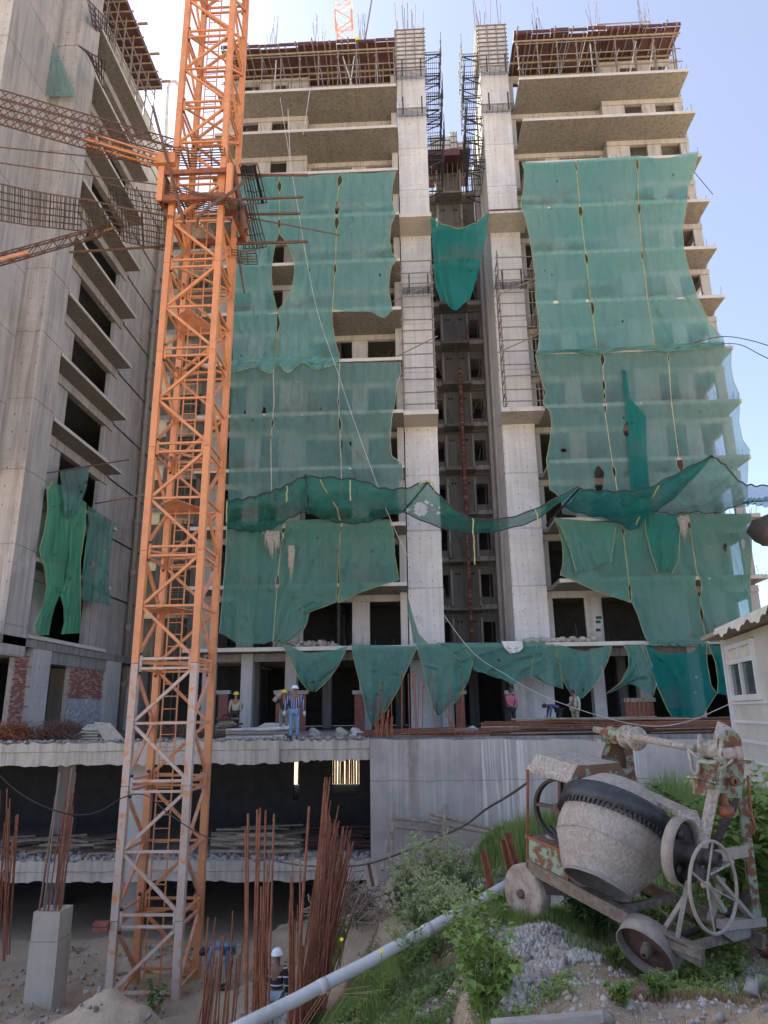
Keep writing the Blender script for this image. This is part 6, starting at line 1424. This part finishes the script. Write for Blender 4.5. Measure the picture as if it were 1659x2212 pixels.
wire_heap('tangled dark heap of wire between column and plywood stack', 78, 168, 1598, .8, 25.4, 300)
wire_heap('low tangle of wire behind the mast on the deck', 268, 470, 1592, .55, 26, 330)
wire_heap('dry twigs and wire hanging over the soil below the basement slab', 690, 800, 1935, .8, 15.5, 120, -3.9, 'twig')
def rubble(label, pts, n, size, mats, spread=(.3, .3), name='rubble'):
    """angular lumps around world points, one joined mass"""
    V = []; F = []; rr = np.random.default_rng(n)
    base = np.array([(-1, -1, -1), (1, -1, -1), (1, 1, -1), (-1, 1, -1), (-.6, -.7, 1), (.7, -.6, 1), (.6, .7, 1), (-.7, .5, 1)], float)
    Fb = [(0, 3, 2, 1), (4, 5, 6, 7), (0, 1, 5, 4), (1, 2, 6, 5), (2, 3, 7, 6), (3, 0, 4, 7)]
    for i in range(n):
        p = pts[rr.integers(len(pts))]; s = size*rr.uniform(.3, 1)**1.5*rr.uniform(.6, 1.3, 3); b = base*(1+rr.uniform(-.25, .25, (8, 3)))*s
        a = rr.uniform(0, 6.28); R = np.array([(math.cos(a), -math.sin(a), 0), (math.sin(a), math.cos(a), 0), (0, 0, 1)]); a = rr.uniform(-.8, .8); R = R@np.array([(1, 0, 0), (0, math.cos(a), -math.sin(a)), (0, math.sin(a), math.cos(a))])
        V.append(b@R.T+np.array(p)+np.array([rr.uniform(-spread[0], spread[0]), rr.uniform(-spread[1], spread[1]), s[2]*.3])); F += [tuple(i*8+q for q in f) for f in Fb]
    return tag(np_mesh(name, np.concatenate(V), np.array(F), M[mats]), label, 'rubble' if label else None, None, 'stuff')
rubble('broken concrete rubble heaped on the podium slab edge beside the knotted net', [(at(px, 1385, 34.3).x, 34.3, 3.03+.22*math.sin(math.pi*(px-600)/130)*random.random()) for px in range(600, 730, 3)], 260, .11, 'rubble', (.15, .2))
rubble('crumbs of rubble strewn along the deck edge', [(x, 24.7, -.82) for x in np.arange(-17, -1.7, .2)], 700, .055, 'rubble', (.3, .3))
rubble('rubble and trash strewn along the lower basement slab', [(x, 24.8, -4.42) for x in np.arange(-17, -1.7, .2)], 900, .09, 'rubble', (.3, .5))
rubble('clods and stones scattered over the pit floor', [(x, y, gz(x, y)) for x in np.arange(-11, -2.4, .35) for y in np.arange(14.5, 23.5, .45)], 900, .055, 'rubble', (.3, .3))
heap('loose boards and offcuts lying on the pit floor behind the mast', 'debris', 150, 420, 2060, 2110, 20.5, 23.5, 26, .03, ['wood', 'rust2', 'bamboo'], 'debris', (.5, 1.8), .8, .12, z0=-6.6, piece='board')
rubble('spoil and stones lying under the wall corner', [(x, y, gz(x, y)) for x in np.arange(-2.6, 1.5, .3) for y in np.arange(15, 23, .5)], 800, .08, 'rubble', (.3, .4))
G = empty('sack_row', at(1215, 1382, 34.4), 'row of slumped pale sacks on the podium slab in front of the right pier', 'sacks')
for i, px in enumerate(range(1138, 1292, 11)):
    c = at(px, 1384, 34.35); m = MB().lathe((c.x-.2, 34.35, 3.13+.06*(i % 2)), (1, .2*random.uniform(-1, 1), .1*random.uniform(-1, 1)), [(0, 0), (.02, .07), (.12, .13), (.28, .13), (.38, .06), (.4, 0)], 10); lumpy(m, .02, 12).build('sack', M['sack'], G, True)
for lab, px, py, mt in (('brown cloth draped over a stump on the deck right of the striped shirt man', 680, 1566, 'sack'), ('pale sack standing on the deck left of the brick pillar', 737, 1556, 'sack'), ('second pale sack slumped beside the brick pillar', 770, 1562, 'alu'), ('grey plastic sack on the heap of bars at the left end', 1020, 1556, 'pvc')):
    c = at(px, py, 26.5); m = MB().lathe((c.x, 26.5, -.82), (0, 0, 1), [(0, .24), (.05, .26), (.12, .22), (.2, .17), (.27, .1), (.3, .0)], 10); lumpy(m, .07, 13).build('sack', M[mt], None, True)
    tag(bpy.data.objects[[o.name for o in COL.objects if o.name.startswith('sack')][-1]], None); COL.objects[-1]['label'] = lab; COL.objects[-1]['category'] = 'sack'
# fallen frame of bamboo poles leaning at the retaining wall
G = empty('bamboo_scaffold', at(850, 1880, 22), 'rickety frame of bamboo poles tied against the retaining wall', 'bamboo frame')
for a, b, ya, yb in (((851, 1735), (843, 1890), 23.9, 22), ((851, 1768), (965, 1778), 23.9, 23.8), ((851, 1786), (962, 1796), 23.9, 23.7), ((962, 1740), (956, 1850), 23.9, 22.6), ((928, 1757), (1080, 1795), 23.8, 23.2), ((928, 1776), (1110, 1808), 23.7, 23), ((836, 1815), (826, 1880), 22, 21.5), ((958, 1778), (956, 1800), 23.5, 23.5)):
    rod('bamboo_pole', at(*a, ya), at(*b, yb), .055, M['wood'], G, 7)
for px, py in ((851, 1770), (846, 1800), (843, 1835), (842, 1860), (960, 1780)): brk('node', at(px, py, 22.8), (.13, .13, .1), M['twig'], G)
P = [at(790, 1868, 16), at(803, 1856, 16), at(815, 1915, 15.5), at(800, 1922, 15.5)]
G = empty('fallen_door', P[3], 'tilted brown framed timber panel leaning at the wall corner', 'panel')
MB().poly(P, (.02, .05, 0)).build('panel_sheet', M['ply'], G)
for a, b in ((0, 1), (1, 2), (2, 3), (3, 0)): MB().bar(P[a]+Vector((0, -.03, 0)), P[b]+Vector((0, -.03, 0)), .07, .05).build('frame_batten', M['wood'], G)
G = empty('brick_stack', at(212, 2000, 18.5), 'two red bricks resting on the mast foot at the left', 'brick stack')
for z in (0, .1): brk('brick', at(219, 2006, 18.45)+Vector((0, 0, z)), (.36, .2, .09), M['brick'], G)
# rusty stakes near the mixer wheel
for lab, a, b in (('rusty angle stake farthest left of the three beside the mixer wheel', (1060, 1905), (1042, 1838)), ('middle rusty angle stake beside the mixer wheel', (1103, 1872), (1085, 1814)), ('rusty angle stake nearest the mixer wheel', (1118, 1862), (1092, 1800))):
    p, q_ = at(*a, 9.7), at(*b, 9.8); p.z -= .15; o = MB().bar(p, q_, .075, .012).bar(p+Vector((.03, .03, 0)), q_+Vector((.03, .03, 0)), .012, .07).build('steel_stake', M['rust']); tag(o, lab, 'stake', 'rusty stakes beside the mixer')
# grey pipe
a, b = at(1112, 1903, 9.75), at(470, 2244, 7.55)
G = empty('plastic_pipe', (a+b)/2, 'long grey plastic pipe slanting across the weeds over the pit edge', 'pipe')
MB().tube([a.lerp(b, i/14)+Vector((0, 0, -.03*math.sin(math.pi*i/14)+.004*math.sin(i*2.1))) for i in range(15)], .064, 24).build('pipe_run', M['pvc'], G, True)
for t_ in (.36, .71): MB().tube([a.lerp(b, t_-.012)+Vector((0, 0, -.03*math.sin(math.pi*t_))), a.lerp(b, t_+.012)+Vector((0, 0, -.03*math.sin(math.pi*t_)))], .069, 24).build('coupling', M['pvc'], G, True)
MB().tube([a.lerp(b, .02), a.lerp(b, .0)], .068, 24, False).build('pipe_lip', M['pvc'], G, True)
# white kerb-like plank at the bottom edge
a, b = at(1040, 2213, 4.95), at(1300, 2183, 5.0); a.z = gz(a.x, a.y)+.04; 
P = [at(1060, 2200, 4.9), at(1300, 2181, 5.05), at(1302, 2192, 4.95), at(1060, 2214, 4.8)]
tag(MB().poly(P, (0, 0, -.04)).build('plank', M['sack']), 'pale flat plank lying on the gravel at the bottom of the photo', 'plank')
# rocks and gravel
pts = []
for ex, ey, rx, ry, n in ((1.28, 8.35, .62, .85, 9000), (1.05, 6.8, .62, .5, 9000), (3.0, 7.0, 1.0, .7, 7000), (1.8, 12, 1.3, 2, 3500), (1.8, 7.4, 1.9, 1.9, 4500)):
    rr = np.sqrt(rng.random(n)); th = rng.random(n)*6.283; pts.append(np.stack([ex+rx*rr*np.cos(th), ey+ry*rr*np.sin(th)], 1))
pts = np.concatenate(pts); z = ground_z(pts[:, 0], pts[:, 1])
base = np.array([(-1, 0, 0), (0, -1, 0), (1, 0, 0), (0, 1, 0), (0, 0, 1), (0, 0, -.6)], float); Fb = np.array([(0, 1, 4), (1, 2, 4), (2, 3, 4), (3, 0, 4), (1, 0, 5), (2, 1, 5), (3, 2, 5), (0, 3, 5)])
n = len(pts); s = (.007+.034*rng.random(n)**4.0)[:, None, None]; V = base[None]*s*(1+rng.uniform(-.35, .35, (n, 6, 3))); th = rng.random(n)*6.28
c, s2 = np.cos(th), np.sin(th); Rm = np.zeros((n, 3, 3)); Rm[:, 0, 0] = c; Rm[:, 0, 1] = -s2; Rm[:, 1, 0] = s2; Rm[:, 1, 1] = c; Rm[:, 2, 2] = 1
V = np.einsum('nij,nkj->nki', Rm, V)+np.concatenate([pts, z[:, None]], 1)[:, None, :]
F = (Fb[None]+np.arange(n)[:, None, None]*6).reshape(-1, 3); tag(np_mesh('gravel', V.reshape(-1, 3), F, M['gravel']), kind='stuff')
rubble(None, [(x, y, gz(x, y)) for x, y in zip(rng.uniform(.4, 4, 120), rng.uniform(4.6, 9.5, 120))], 170, .05, 'rubble', (.2, .2), 'stones')
for lab, px, py, Y, s in (('flat pale stone by the rear mixer wheel', 1205, 1998, 7.9, .12), ('pale stone in the middle of the gravel heap', 1195, 2078, 6.6, .06), ('pale stone at the right of the gravel heap', 1208, 2092, 6.5, .07), ('grey lump of set concrete under the front wheel', 1305, 2050, 6.7, .1), ('orange brick lump at the right edge behind the mixer foot', 1650, 1935, 7.9, .14)):
    p = at(px, py, Y); p.z = gz(p.x, p.y)+.02; m = MB().lathe(p, (0, 0, 1), [(-.3*s, 0), (-.2*s, .8*s), (.1*s, s), (.4*s, .6*s), (.45*s, 0)], 9); lumpy(m, s*.15, 30).build('stone', M['brick'] if 'orange' in lab else M['sack']); COL.objects[-1]['label'] = lab; COL.objects[-1]['category'] = 'stone'

# ------------------------------------------------------------------ plants
def leaf_quads(P, D, L, Wd, bend=.3):
    """each leaf two quads folded along its length; P base (n,3), D dir (n,3)"""
    n = len(P); D = D/np.linalg.norm(D, axis=1, keepdims=True); up = np.tile([[0, 0, 1.]], (n, 1)); S_ = np.cross(D, up); S_ /= np.linalg.norm(S_, axis=1, keepdims=True)+1e-6
    N = np.cross(S_, D); L = L[:, None]; Wd = Wd[:, None]
    a = P; b = P+D*L*.5+S_*Wd+N*Wd*.3; c = P+D*L*.5-S_*Wd+N*Wd*.3; m = P+D*L*.55; t = P+D*L-N*L*bend
    V = np.stack([a, b, t, c, m], 1).reshape(-1, 3); k = np.arange(n)[:, None]*5
    F = np.concatenate([np.concatenate([k, k+4, k+1], 1), np.concatenate([k+4, k+2, k+1], 1), np.concatenate([k, k+3, k+4], 1), np.concatenate([k+4, k+3, k+2], 1)], 0); return V, F
pc_ = [0]
def weed(label, base, H, nst, spread, leaf=(.06, .02), nleaf=60, mat='leafA', flowers=0, fmat='flower', feather=0, lean=(0, 0), group=None, name='weed', cat='weed', seed=None, stemr=.004):
    pc_[0] += 1; rr = np.random.default_rng(100+pc_[0]); G = empty(name, base, label, cat, group); m = MB(); P = []; D = []; Fl = []
    for s in range(nst):
        th = rr.uniform(0, 6.283); sp = spread*rr.uniform(.2, 1); h = H*rr.uniform(.55, 1)
        b = Vector(base)+Vector((rr.normal(0, spread*.15), rr.normal(0, spread*.15), -.03)); tip = b+Vector((sp*math.cos(th)+lean[0]*h, sp*math.sin(th)+lean[1]*h, h)); mid = b.lerp(tip, .5)+Vector((-sp*.18*math.cos(th), -sp*.18*math.sin(th), h*.08))
        pts = [b.lerp(mid, i/3) for i in range(3)]+[mid.lerp(tip, i/3) for i in range(4)]; m.tube(pts, [stemr*(1.3-.15*i) for i in range(7)], 4, False)
        br = []
        for q_ in range(3+feather):
            t = rr.uniform(.35, .95); p = mid.lerp(tip, (t-.5)*2) if t > .5 else b.lerp(mid, t*2); th2 = rr.uniform(0, 6.283); l = h*rr.uniform(.12, .3); e = p+Vector((l*math.cos(th2)*.8, l*math.sin(th2)*.8, l*.55)); m.tube([p, p.lerp(e, .5)+Vector((0, 0, -.01)), e], stemr*.6, 3, False); br.append((p, e))
        br += [(b.lerp(mid, .3), mid), (mid, tip)]
        for k_ in range(nleaf):
            p, e = br[rr.integers(len(br))]; c_ = p.lerp(e, float(rr.uniform(.05, 1))); th2 = rr.uniform(0, 6.283); P.append(tuple(c_)); D.append((math.cos(th2), math.sin(th2), rr.uniform(-.35, .7)))
        for k_ in range(flowers):
            p, e = br[rr.integers(len(br))]; c_ = p.lerp(e, float(rr.uniform(.7, 1.05))); Fl.append((c_.x+rr.normal(0, .012), c_.y+rr.normal(0, .012), c_.z+rr.normal(0, .012)))
    tag(m.build('stem', M[mat], G), kind='stuff')
    P = np.array(P); D = np.array(D); L = rr.uniform(.6, 1.25, len(P))*leaf[0]; Wd = L*leaf[1]/leaf[0]
    V, F = leaf_quads(P, D, L, Wd, .25); np_mesh('foliage', V, F, M[mat], G)['kind'] = 'stuff'
    if Fl:
        Fl = np.array(Fl); n = len(Fl); b6 = base6[None]*rr.uniform(.005, .009, (n, 1, 1))+Fl[:, None]
        np_mesh('blossom', b6.reshape(-1, 3), (Fb6[None]+np.arange(n)[:, None, None]*6).reshape(-1, 3), M[fmat], G)['kind'] = 'stuff'
    return G
base6, Fb6 = base, Fb
for c_ in (): pass
def on(px, py, Y):
    p = at(px, py, Y); p.z = gz(p.x, p.y); return p
def ong(px, py):
    """point on the ground under a pixel"""
    d = ray(px, py); lo = None
    for i in range(220):
        Y = 3.5+i*.09; p = d*(Y/d.y)
        if p.z < gz(p.x, p.y): return Vector((p.x, p.y, gz(p.x, p.y)))
    return d*(12/d.y)
W_ = [  # px, py(base), height m, stems, spread, kind, label
 (935, 1995, 1.3, 18, .45, 'tallpale', 'tall pale flowering weed rising above the pipe, tallest of the clump'),
 (890, 1985, 1.05, 14, .38, 'tallpale', 'pale flowering weed left of the tallest one, over the pipe'),
 (985, 2010, .7, 12, .34, 'tallpale', 'pale flowering weed right of the tallest one, against the gravel'),
 (955, 2060, 1.0, 14, .35, 'tallpale', 'tall pale weed spilling down the bank in front of the pipe'),
 (905, 2040, .8, 12, .3, 'tallpale', 'pale flowering weed standing just below the pipe'),
 (990, 1960, .8, 12, .35, 'tallpale', 'pale flowering weed behind the pipe near the stakes'),
 (860, 1975, .75, 11, .3, 'tallpale', 'small pale flowering weed farthest left by the dry twigs'),
 (1015, 2100, .9, 12, .26, 'pale', 'slim pale weed in front of the gravel heap'),
 (1055, 2235, .75, 16, .24, 'broad', 'bright broad leaved plant at the bottom right of the earth ledge'),
 (1030, 2180, .85, 16, .24, 'broad', 'broad leaved plant climbing above the earth ledge'),
 (1075, 2150, .4, 7, .18, 'broad', 'low broad leaved plant at the foot of the gravel heap'),
 (872, 2150, .7, 14, .25, 'feather', 'feathery weed below the pipe, left of the earth ledge'),
 (840, 2195, .45, 10, .25, 'feather', 'feathery bluish weed at the bottom edge of the photo'),
 (800, 2150, .35, 8, .22, 'feather', 'small feathery weed in the grass below the pipe'),
 (770, 2005, .35, 4, .12, 'big', 'single dark broad leaved plant above the pipe, beside the rusty bundle'),
 (1255, 2010, .5, 10, .25, 'leafy', 'leafy weed under the chassis, right of the rear wheel'),
 (1300, 2025, .42, 9, .2, 'leafy', 'leafy weed under the drum mouth'),
 (1350, 2000, .4, 8, .16, 'feather', 'upright feathery weed between drum and front wheel'),
 (1330, 2095, .22, 12, .2, 'feather', 'low feathery weed left of the front wheel'),
 (1450, 2120, .25, 12, .16, 'feather', 'bright feathery tuft right of the front wheel'),
 (1420, 2165, .22, 12, .14, 'feather', 'bright feathery tuft on the yellow soil'),
 (1340, 2175, .2, 10, .14, 'feather', 'dark low tuft near the pale plank'),
 (1520, 2050, .62, 16, .3, 'featherfl', 'white flowering feathery weed under the hand wheel'),
 (1560, 2070, .5, 16, .28, 'featherfl', 'feathery weed spreading below the base beam'),
 (1480, 1985, .5, 9, .2, 'featherfl', 'white flowering weed growing through the hand wheel'),
 (1610, 2030, .4, 12, .3, 'feather', 'dense feathery weed at the right edge below the mixer'),
 (1240, 1870, .3, 8, .2, 'leafy', 'small weed seen under the housing tray'),
 (1400, 1960, .35, 8, .2, 'leafy', 'weed between chassis and drum'),
 (1090, 1850, .35, 10, .3, 'leafy', 'lupin like weed behind the rusty stakes'),
]
KI = dict(tallpale=dict(leaf=(.06, .017), nleaf=95, mat='leafC', flowers=55, feather=6, stemr=.006), pale=dict(leaf=(.055, .017), nleaf=70, mat='leafC', flowers=20, feather=4), broad=dict(leaf=(.085, .028), nleaf=26, mat='leafA', feather=1), feather=dict(leaf=(.035, .008), nleaf=75, mat='leafA', feather=5),
    big=dict(leaf=(.22, .06), nleaf=5, mat='leafB'), leafy=dict(leaf=(.07, .02), nleaf=45, mat='leafB', feather=3), featherfl=dict(leaf=(.04, .009), nleaf=60, mat='leafA', flowers=14, feather=5))
for px, py, h, ns, sp, kd, lab in W_: weed(lab, tuple(ong(px, py)), h, ns, sp, group='weeds on the mound' if kd != 'big' else None, **KI[kd])
# bushes at the right edge and behind the mixer
for px, py, Y, h, lab in ((1600, 1960, 9.4, 1.35, 'big leaved green bush behind the right leg of the mixer tower'), (1655, 1950, 9.0, 1.7, 'tall green bush at the right edge below the cabin'), (1560, 1930, 10.5, 1.2, 'dark bush farther back right of the drum'), (1690, 2000, 8.2, 1.5, 'bush partly outside the right edge'), (1520, 1900, 11.5, 1.0, 'low bush behind the mixer tower')):
    p = on(px, py, Y); weed(lab, tuple(p), h, 26, .75, (.13, .055), 40, 'leafB' if 'dark' in lab else 'leafA', feather=3, group='bushes behind the mixer', name='bush', cat='bush')
for px, py, Y, lab in ((1620, 1690, 9, ''),): pass
G = [(1578, 1660), (1640, 1612), (1600, 1700)]
# grass blades
def grass(name, pts, h, mat, w=.006, lean=.35):
    n = len(pts); z = ground_z(pts[:, 0], pts[:, 1]); b = np.stack([pts[:, 0], pts[:, 1], z-.01], 1); th = rng.random(n)*6.283; d = np.stack([np.cos(th), np.sin(th)], 1)
    hh = h*rng.uniform(.4, 1, n); l = rng.uniform(.1, 1, n)*lean*hh; sd3 = np.stack([-d[:, 1], d[:, 0], np.zeros(n)], 1)*w
    m1 = b.copy(); m1[:, 2] += hh*.55; m1[:, :2] += d*l[:, None]*.3; t = b.copy(); t[:, 2] += hh; t[:, :2] += d*l[:, None]
    V = np.stack([b-sd3, b+sd3, m1-sd3*.8, m1+sd3*.8, t], 1).reshape(-1, 3); k = np.arange(n)[:, None]*5
    F = np.concatenate([np.concatenate([k, k+1, k+3], 1), np.concatenate([k, k+3, k+2], 1), np.concatenate([k+2, k+3, k+4], 1)])
    tag(np_mesh(name, V, F, M[mat]), kind='stuff')
def blob(cx, cy, rx, ry, n, rot=0):
    r_ = np.sqrt(rng.random(n)); th = rng.random(n)*6.283; x = rx*r_*np.cos(th); y = ry*r_*np.sin(th); return np.stack([cx+x*math.cos(rot)-y*math.sin(rot), cy+x*math.sin(rot)+y*math.cos(rot)], 1)
p1 = ong(780, 2170); p2 = ong(730, 2080); p3 = ong(860, 2100)
grass('grass', np.concatenate([blob(p1.x, p1.y, .7, .7, 9000), blob(p2.x, p2.y, .6, 1.0, 7000), blob(p3.x, p3.y, .5, .7, 5000), blob(-.6, 6.2, .8, 1.2, 8000)]), .26, 'grass')
p1 = ong(1180, 1985); p2 = ong(1060, 1960); p3 = ong(1110, 2040)
grass('grass', np.concatenate([blob(p1.x, p1.y, .6, .45, 4000), blob(p2.x, p2.y, .5, .5, 3200), blob(2.2, 8.2, .8, .5, 1500), blob(3.3, 6.6, .8, .5, 1000), blob(2.2, 6.6, .4, .25, 500)]), .17, 'grass', .004)
grass('tall_grass', np.concatenate([blob(4.6, 13.2, 1.7, 1.5, 14000), blob(3.6, 16, 2, 2.2, 6000)]), .95, 'grass', .009, .7)
grass('grass', np.concatenate([blob(2.4, 18.5, 1.4, 1.6, 9000), blob(2.6, 14.5, 1.0, 1.8, 4000), blob(5, 10.5, 2, 1.6, 6000)]), .4, 'grass', .008)
p4 = ong(930, 2050)
grass('dry_grass', np.concatenate([blob(p4.x, p4.y, .35, .35, 3500), blob(.2, 9.2, .8, 1, 2500), blob(1.9, 6.3, .5, .3, 1500), blob(1.2, 6, 1.5, 1.5, 1500)]), .12, 'drygrass', .003, .9)
weed('tufted green plant beside the retaining wall behind the stakes', tuple(Vector((2.3, 17.6, gz(2.3, 17.6)))), .8, 18, .6, (.14, .03), 30, 'leafA', feather=2, group=None)
weed('small green seedling at the foot of the mast inside the pit', tuple(on(335, 2130, 18.0)), .8, 7, .5, (.16, .04), 14, 'leafB')
for lab, px, py, Y in (('yellow flower above the pipe left of the pale weeds', 738, 2030, 8.4), ('yellow flower just below the pipe', 823, 2055, 7.4)):
    p = at(px, py, Y); G = empty('yellow_flower', p, lab, 'flower', 'yellow flowers by the pipe')
    MB().lathe(p, (0, -.6, .6), [(0, 0), (.004, .012), (.008, .02), (.01, 0)], 9).build('petals', M['yflower'], G); rod('stem', p, p+Vector((.02, .05, -.35)), .004, M['leafA'], G, 4)
m = MB()
for i in range(5):
    a = on(640+random.random()*110, 2190, 7.6); a.z = at(700, 2190, 7.6).z-.1; m.tube([a, a+Vector((.2, -.05, .28)), a+Vector((.5+random.random()*.3, -.1, .25+random.random()*.12))], .0025, 3, False)
tag(m.build('dry_stalk', M['drygrass']), 'arching dry stalks in the grass at the bottom edge', 'dry stalks')

def cover(name, pts, h, leaf, mat):
    n = len(pts); z = ground_z(pts[:, 0], pts[:, 1]); P = np.stack([pts[:, 0], pts[:, 1], z+rng.random(n)*h], 1); th = rng.random(n)*6.283
    D = np.stack([np.cos(th), np.sin(th), rng.uniform(-.1, 1.2, n)], 1); L = leaf*rng.uniform(.5, 1.3, n); V, F = leaf_quads(P, D, L, L*.3, .3); tag(np_mesh(name, V, F, M[mat]), kind='stuff')
def clumps(boxes, per, r):
    o = []
    for x0, y0, x1, y1, n in boxes:
        for i in range(n):
            cx, cy = rng.uniform(x0, x1), rng.uniform(y0, y1); k_ = int(per*rng.uniform(.4, 1.4)); rr = r*rng.uniform(.4, 1.3); o.append(np.stack([cx+rng.normal(0, rr, k_), cy+rng.normal(0, rr, k_)], 1))
    return np.concatenate(o)
cover('ground_cover', clumps([(1.3, 8.6, 3.2, 10.2, 26), (2.2, 7.0, 4.4, 8.8, 24), (1.9, 6.2, 3.4, 7.2, 8), (.4, 6.0, 1.4, 6.5, 3)], 260, .12), .13, .05, 'leafA')
cover('ground_cover', clumps([(-.5, 6.6, .25, 9.5, 22), (-1.6, 8.5, -.6, 12, 26), (-.3, 9.5, 1.2, 13, 26), (1.0, 14, 4, 20, 20)], 240, .15), .18, .055, 'leafB')
cover('ground_cover', clumps([(-1.4, 7.5, 0, 11, 16), (.6, 10, 2.4, 13, 14), (2.5, 6, 4, 8, 8)], 170, .16), .14, .045, 'leafC')
grass('dry_grass', clumps([(.1, 6, 3.6, 9.5, 60), (-1, 9, 2, 15, 40)], 90, .14), .10, 'drygrass', .0025, 1.0)
# ------------------------------------------------------------------ site cabin
CB = empty('site_cabin', (7.5, 12, -1.7), 'cream site cabin with white framed sliding window and sheeted roof at the right edge', 'cabin')
far = at(1569, 1400, 13.0); dn = Vector((-.156, -.988, 0)); F0 = Vector((far.x, far.y, 0)); rt = Vector((.988, -.156, 0))
def cp(s, z, o=0): v = F0+dn*s-rt*o; return Vector((v.x, v.y, z))   # s metres towards the camera, o outwards
zb, ztp = -1.9, at(1569, 1396, 13).z
def cbox(name, s0, s1, z0, z1, o0, o1, mat, par=CB):
    a = [cp(s0, z0, o0), cp(s1, z0, o0), cp(s1, z1, o0), cp(s0, z1, o0)]; return MB().poly(a, -rt*(o1-o0)).build(name, M[mat], par)
def zof(py, s):  # height of a pixel row on the cabin wall at s
    d = cp(s, 0); return at(1600, py, d.y).z
zs0, zs1 = zof(1505, .9), zof(1432, .9)
cbox('wall_panel', 0, 4, zb, zs0-.06, 0, .02, 'cream'); cbox('wall_panel', 0, 4, ztp-.0, ztp+.1, 0, .02, 'cream'); cbox('wall_panel', 1.75, 4, zs0-.06, ztp, 0, .02, 'cream')
cbox('wall_panel', 0, .12, zs0-.06, ztp, 0, .02, 'cream')
for i in range(7): cbox('panel_rib', 0, 4, zb+.15+i*.3, zb+.19+i*.3, .021, .045, 'white')
cbox('window_frame', .12, .2, zs0-.06, ztp-.02, .021, .07, 'white'); cbox('window_frame', 1.66, 1.75, zs0-.06, ztp-.02, .021, .07, 'white'); cbox('window_frame', .2, 1.66, zs0-.06, zs0+.03, .021, .07, 'white'); cbox('window_frame', .2, 1.66, zs1, zs1+.07, .021, .07, 'white'); cbox('window_frame', .85, .92, zs0+.03, zs1, .021, .065, 'white'); cbox('window_frame', .2, 1.66, ztp-.09, ztp-.02, .021, .07, 'white'); cbox('window_frame', .85, .92, zs1+.07, ztp-.09, .021, .065, 'white')
cbox('window_pane', .2, .85, zs0+.03, zs1, .0, .02, 'glass'); cbox('window_pane', .92, 1.66, zs0+.03, zs1, .0, .02, 'glass'); cbox('window_pane', .2, .85, zs1+.07, ztp-.09, 0, .02, 'canvas'); cbox('window_pane', .92, 1.66, zs1+.07, ztp-.09, 0, .02, 'canvas')
MB().poly([cp(0, zb), cp(4, zb), cp(4, zb)+rt*3, cp(0, zb)+rt*3], (0, 0, .05)).poly([cp(0, zb), cp(0, ztp), cp(0, ztp)+rt*3, cp(0, zb)+rt*3], -dn*.02).build('cabin_shell', M['cream'], CB)
MB().poly([cp(3.98, zb), cp(3.98, ztp+.1), cp(3.98, ztp+.15)+rt*3, cp(3.98, zb)+rt*3], dn*.02).build('end_panel', M['cream'], CB)
MB().poly([cp(0, zb)+rt*2.98, cp(4, zb)+rt*2.98, cp(4, ztp+.12)+rt*2.98, cp(0, ztp+.12)+rt*2.98], rt*.02).build('side_panel', M['cream'], CB)
for i in range(6): MB().poly([cp(4.0, zb+.3+i*.35), cp(4.0, zb+.34+i*.35), cp(4.0, zb+.34+i*.35)+rt*3, cp(4.0, zb+.3+i*.35)+rt*3], dn*.03).build('panel_rib', M['white'], CB)
cbox('corner_post', -.05, .06, zb, ztp+.1, .021, .08, 'white')
MB().poly([cp(-.25, ztp+.12, .35), cp(4, ztp+.12, .35), cp(4, ztp+.2)+rt*3, cp(-.25, ztp+.2)+rt*3], (0, 0, .07)).build('roof', M['greysteel'], CB)
m = MB(); R_rows = []
for j in range(8):
    R_rows.append([cp(.9+i*.1, ztp+.22-.035*j+.006*math.sin(i*1.9)*j+.01*math.sin(i*.7)*j, .36+.012*j) for i in range(30)])
m.grid([[cp(.9+i*.1, ztp+.26)+rt*1 for i in range(30)]]+R_rows[:5]).build('roof_sheet', M['canvas'], CB, True)
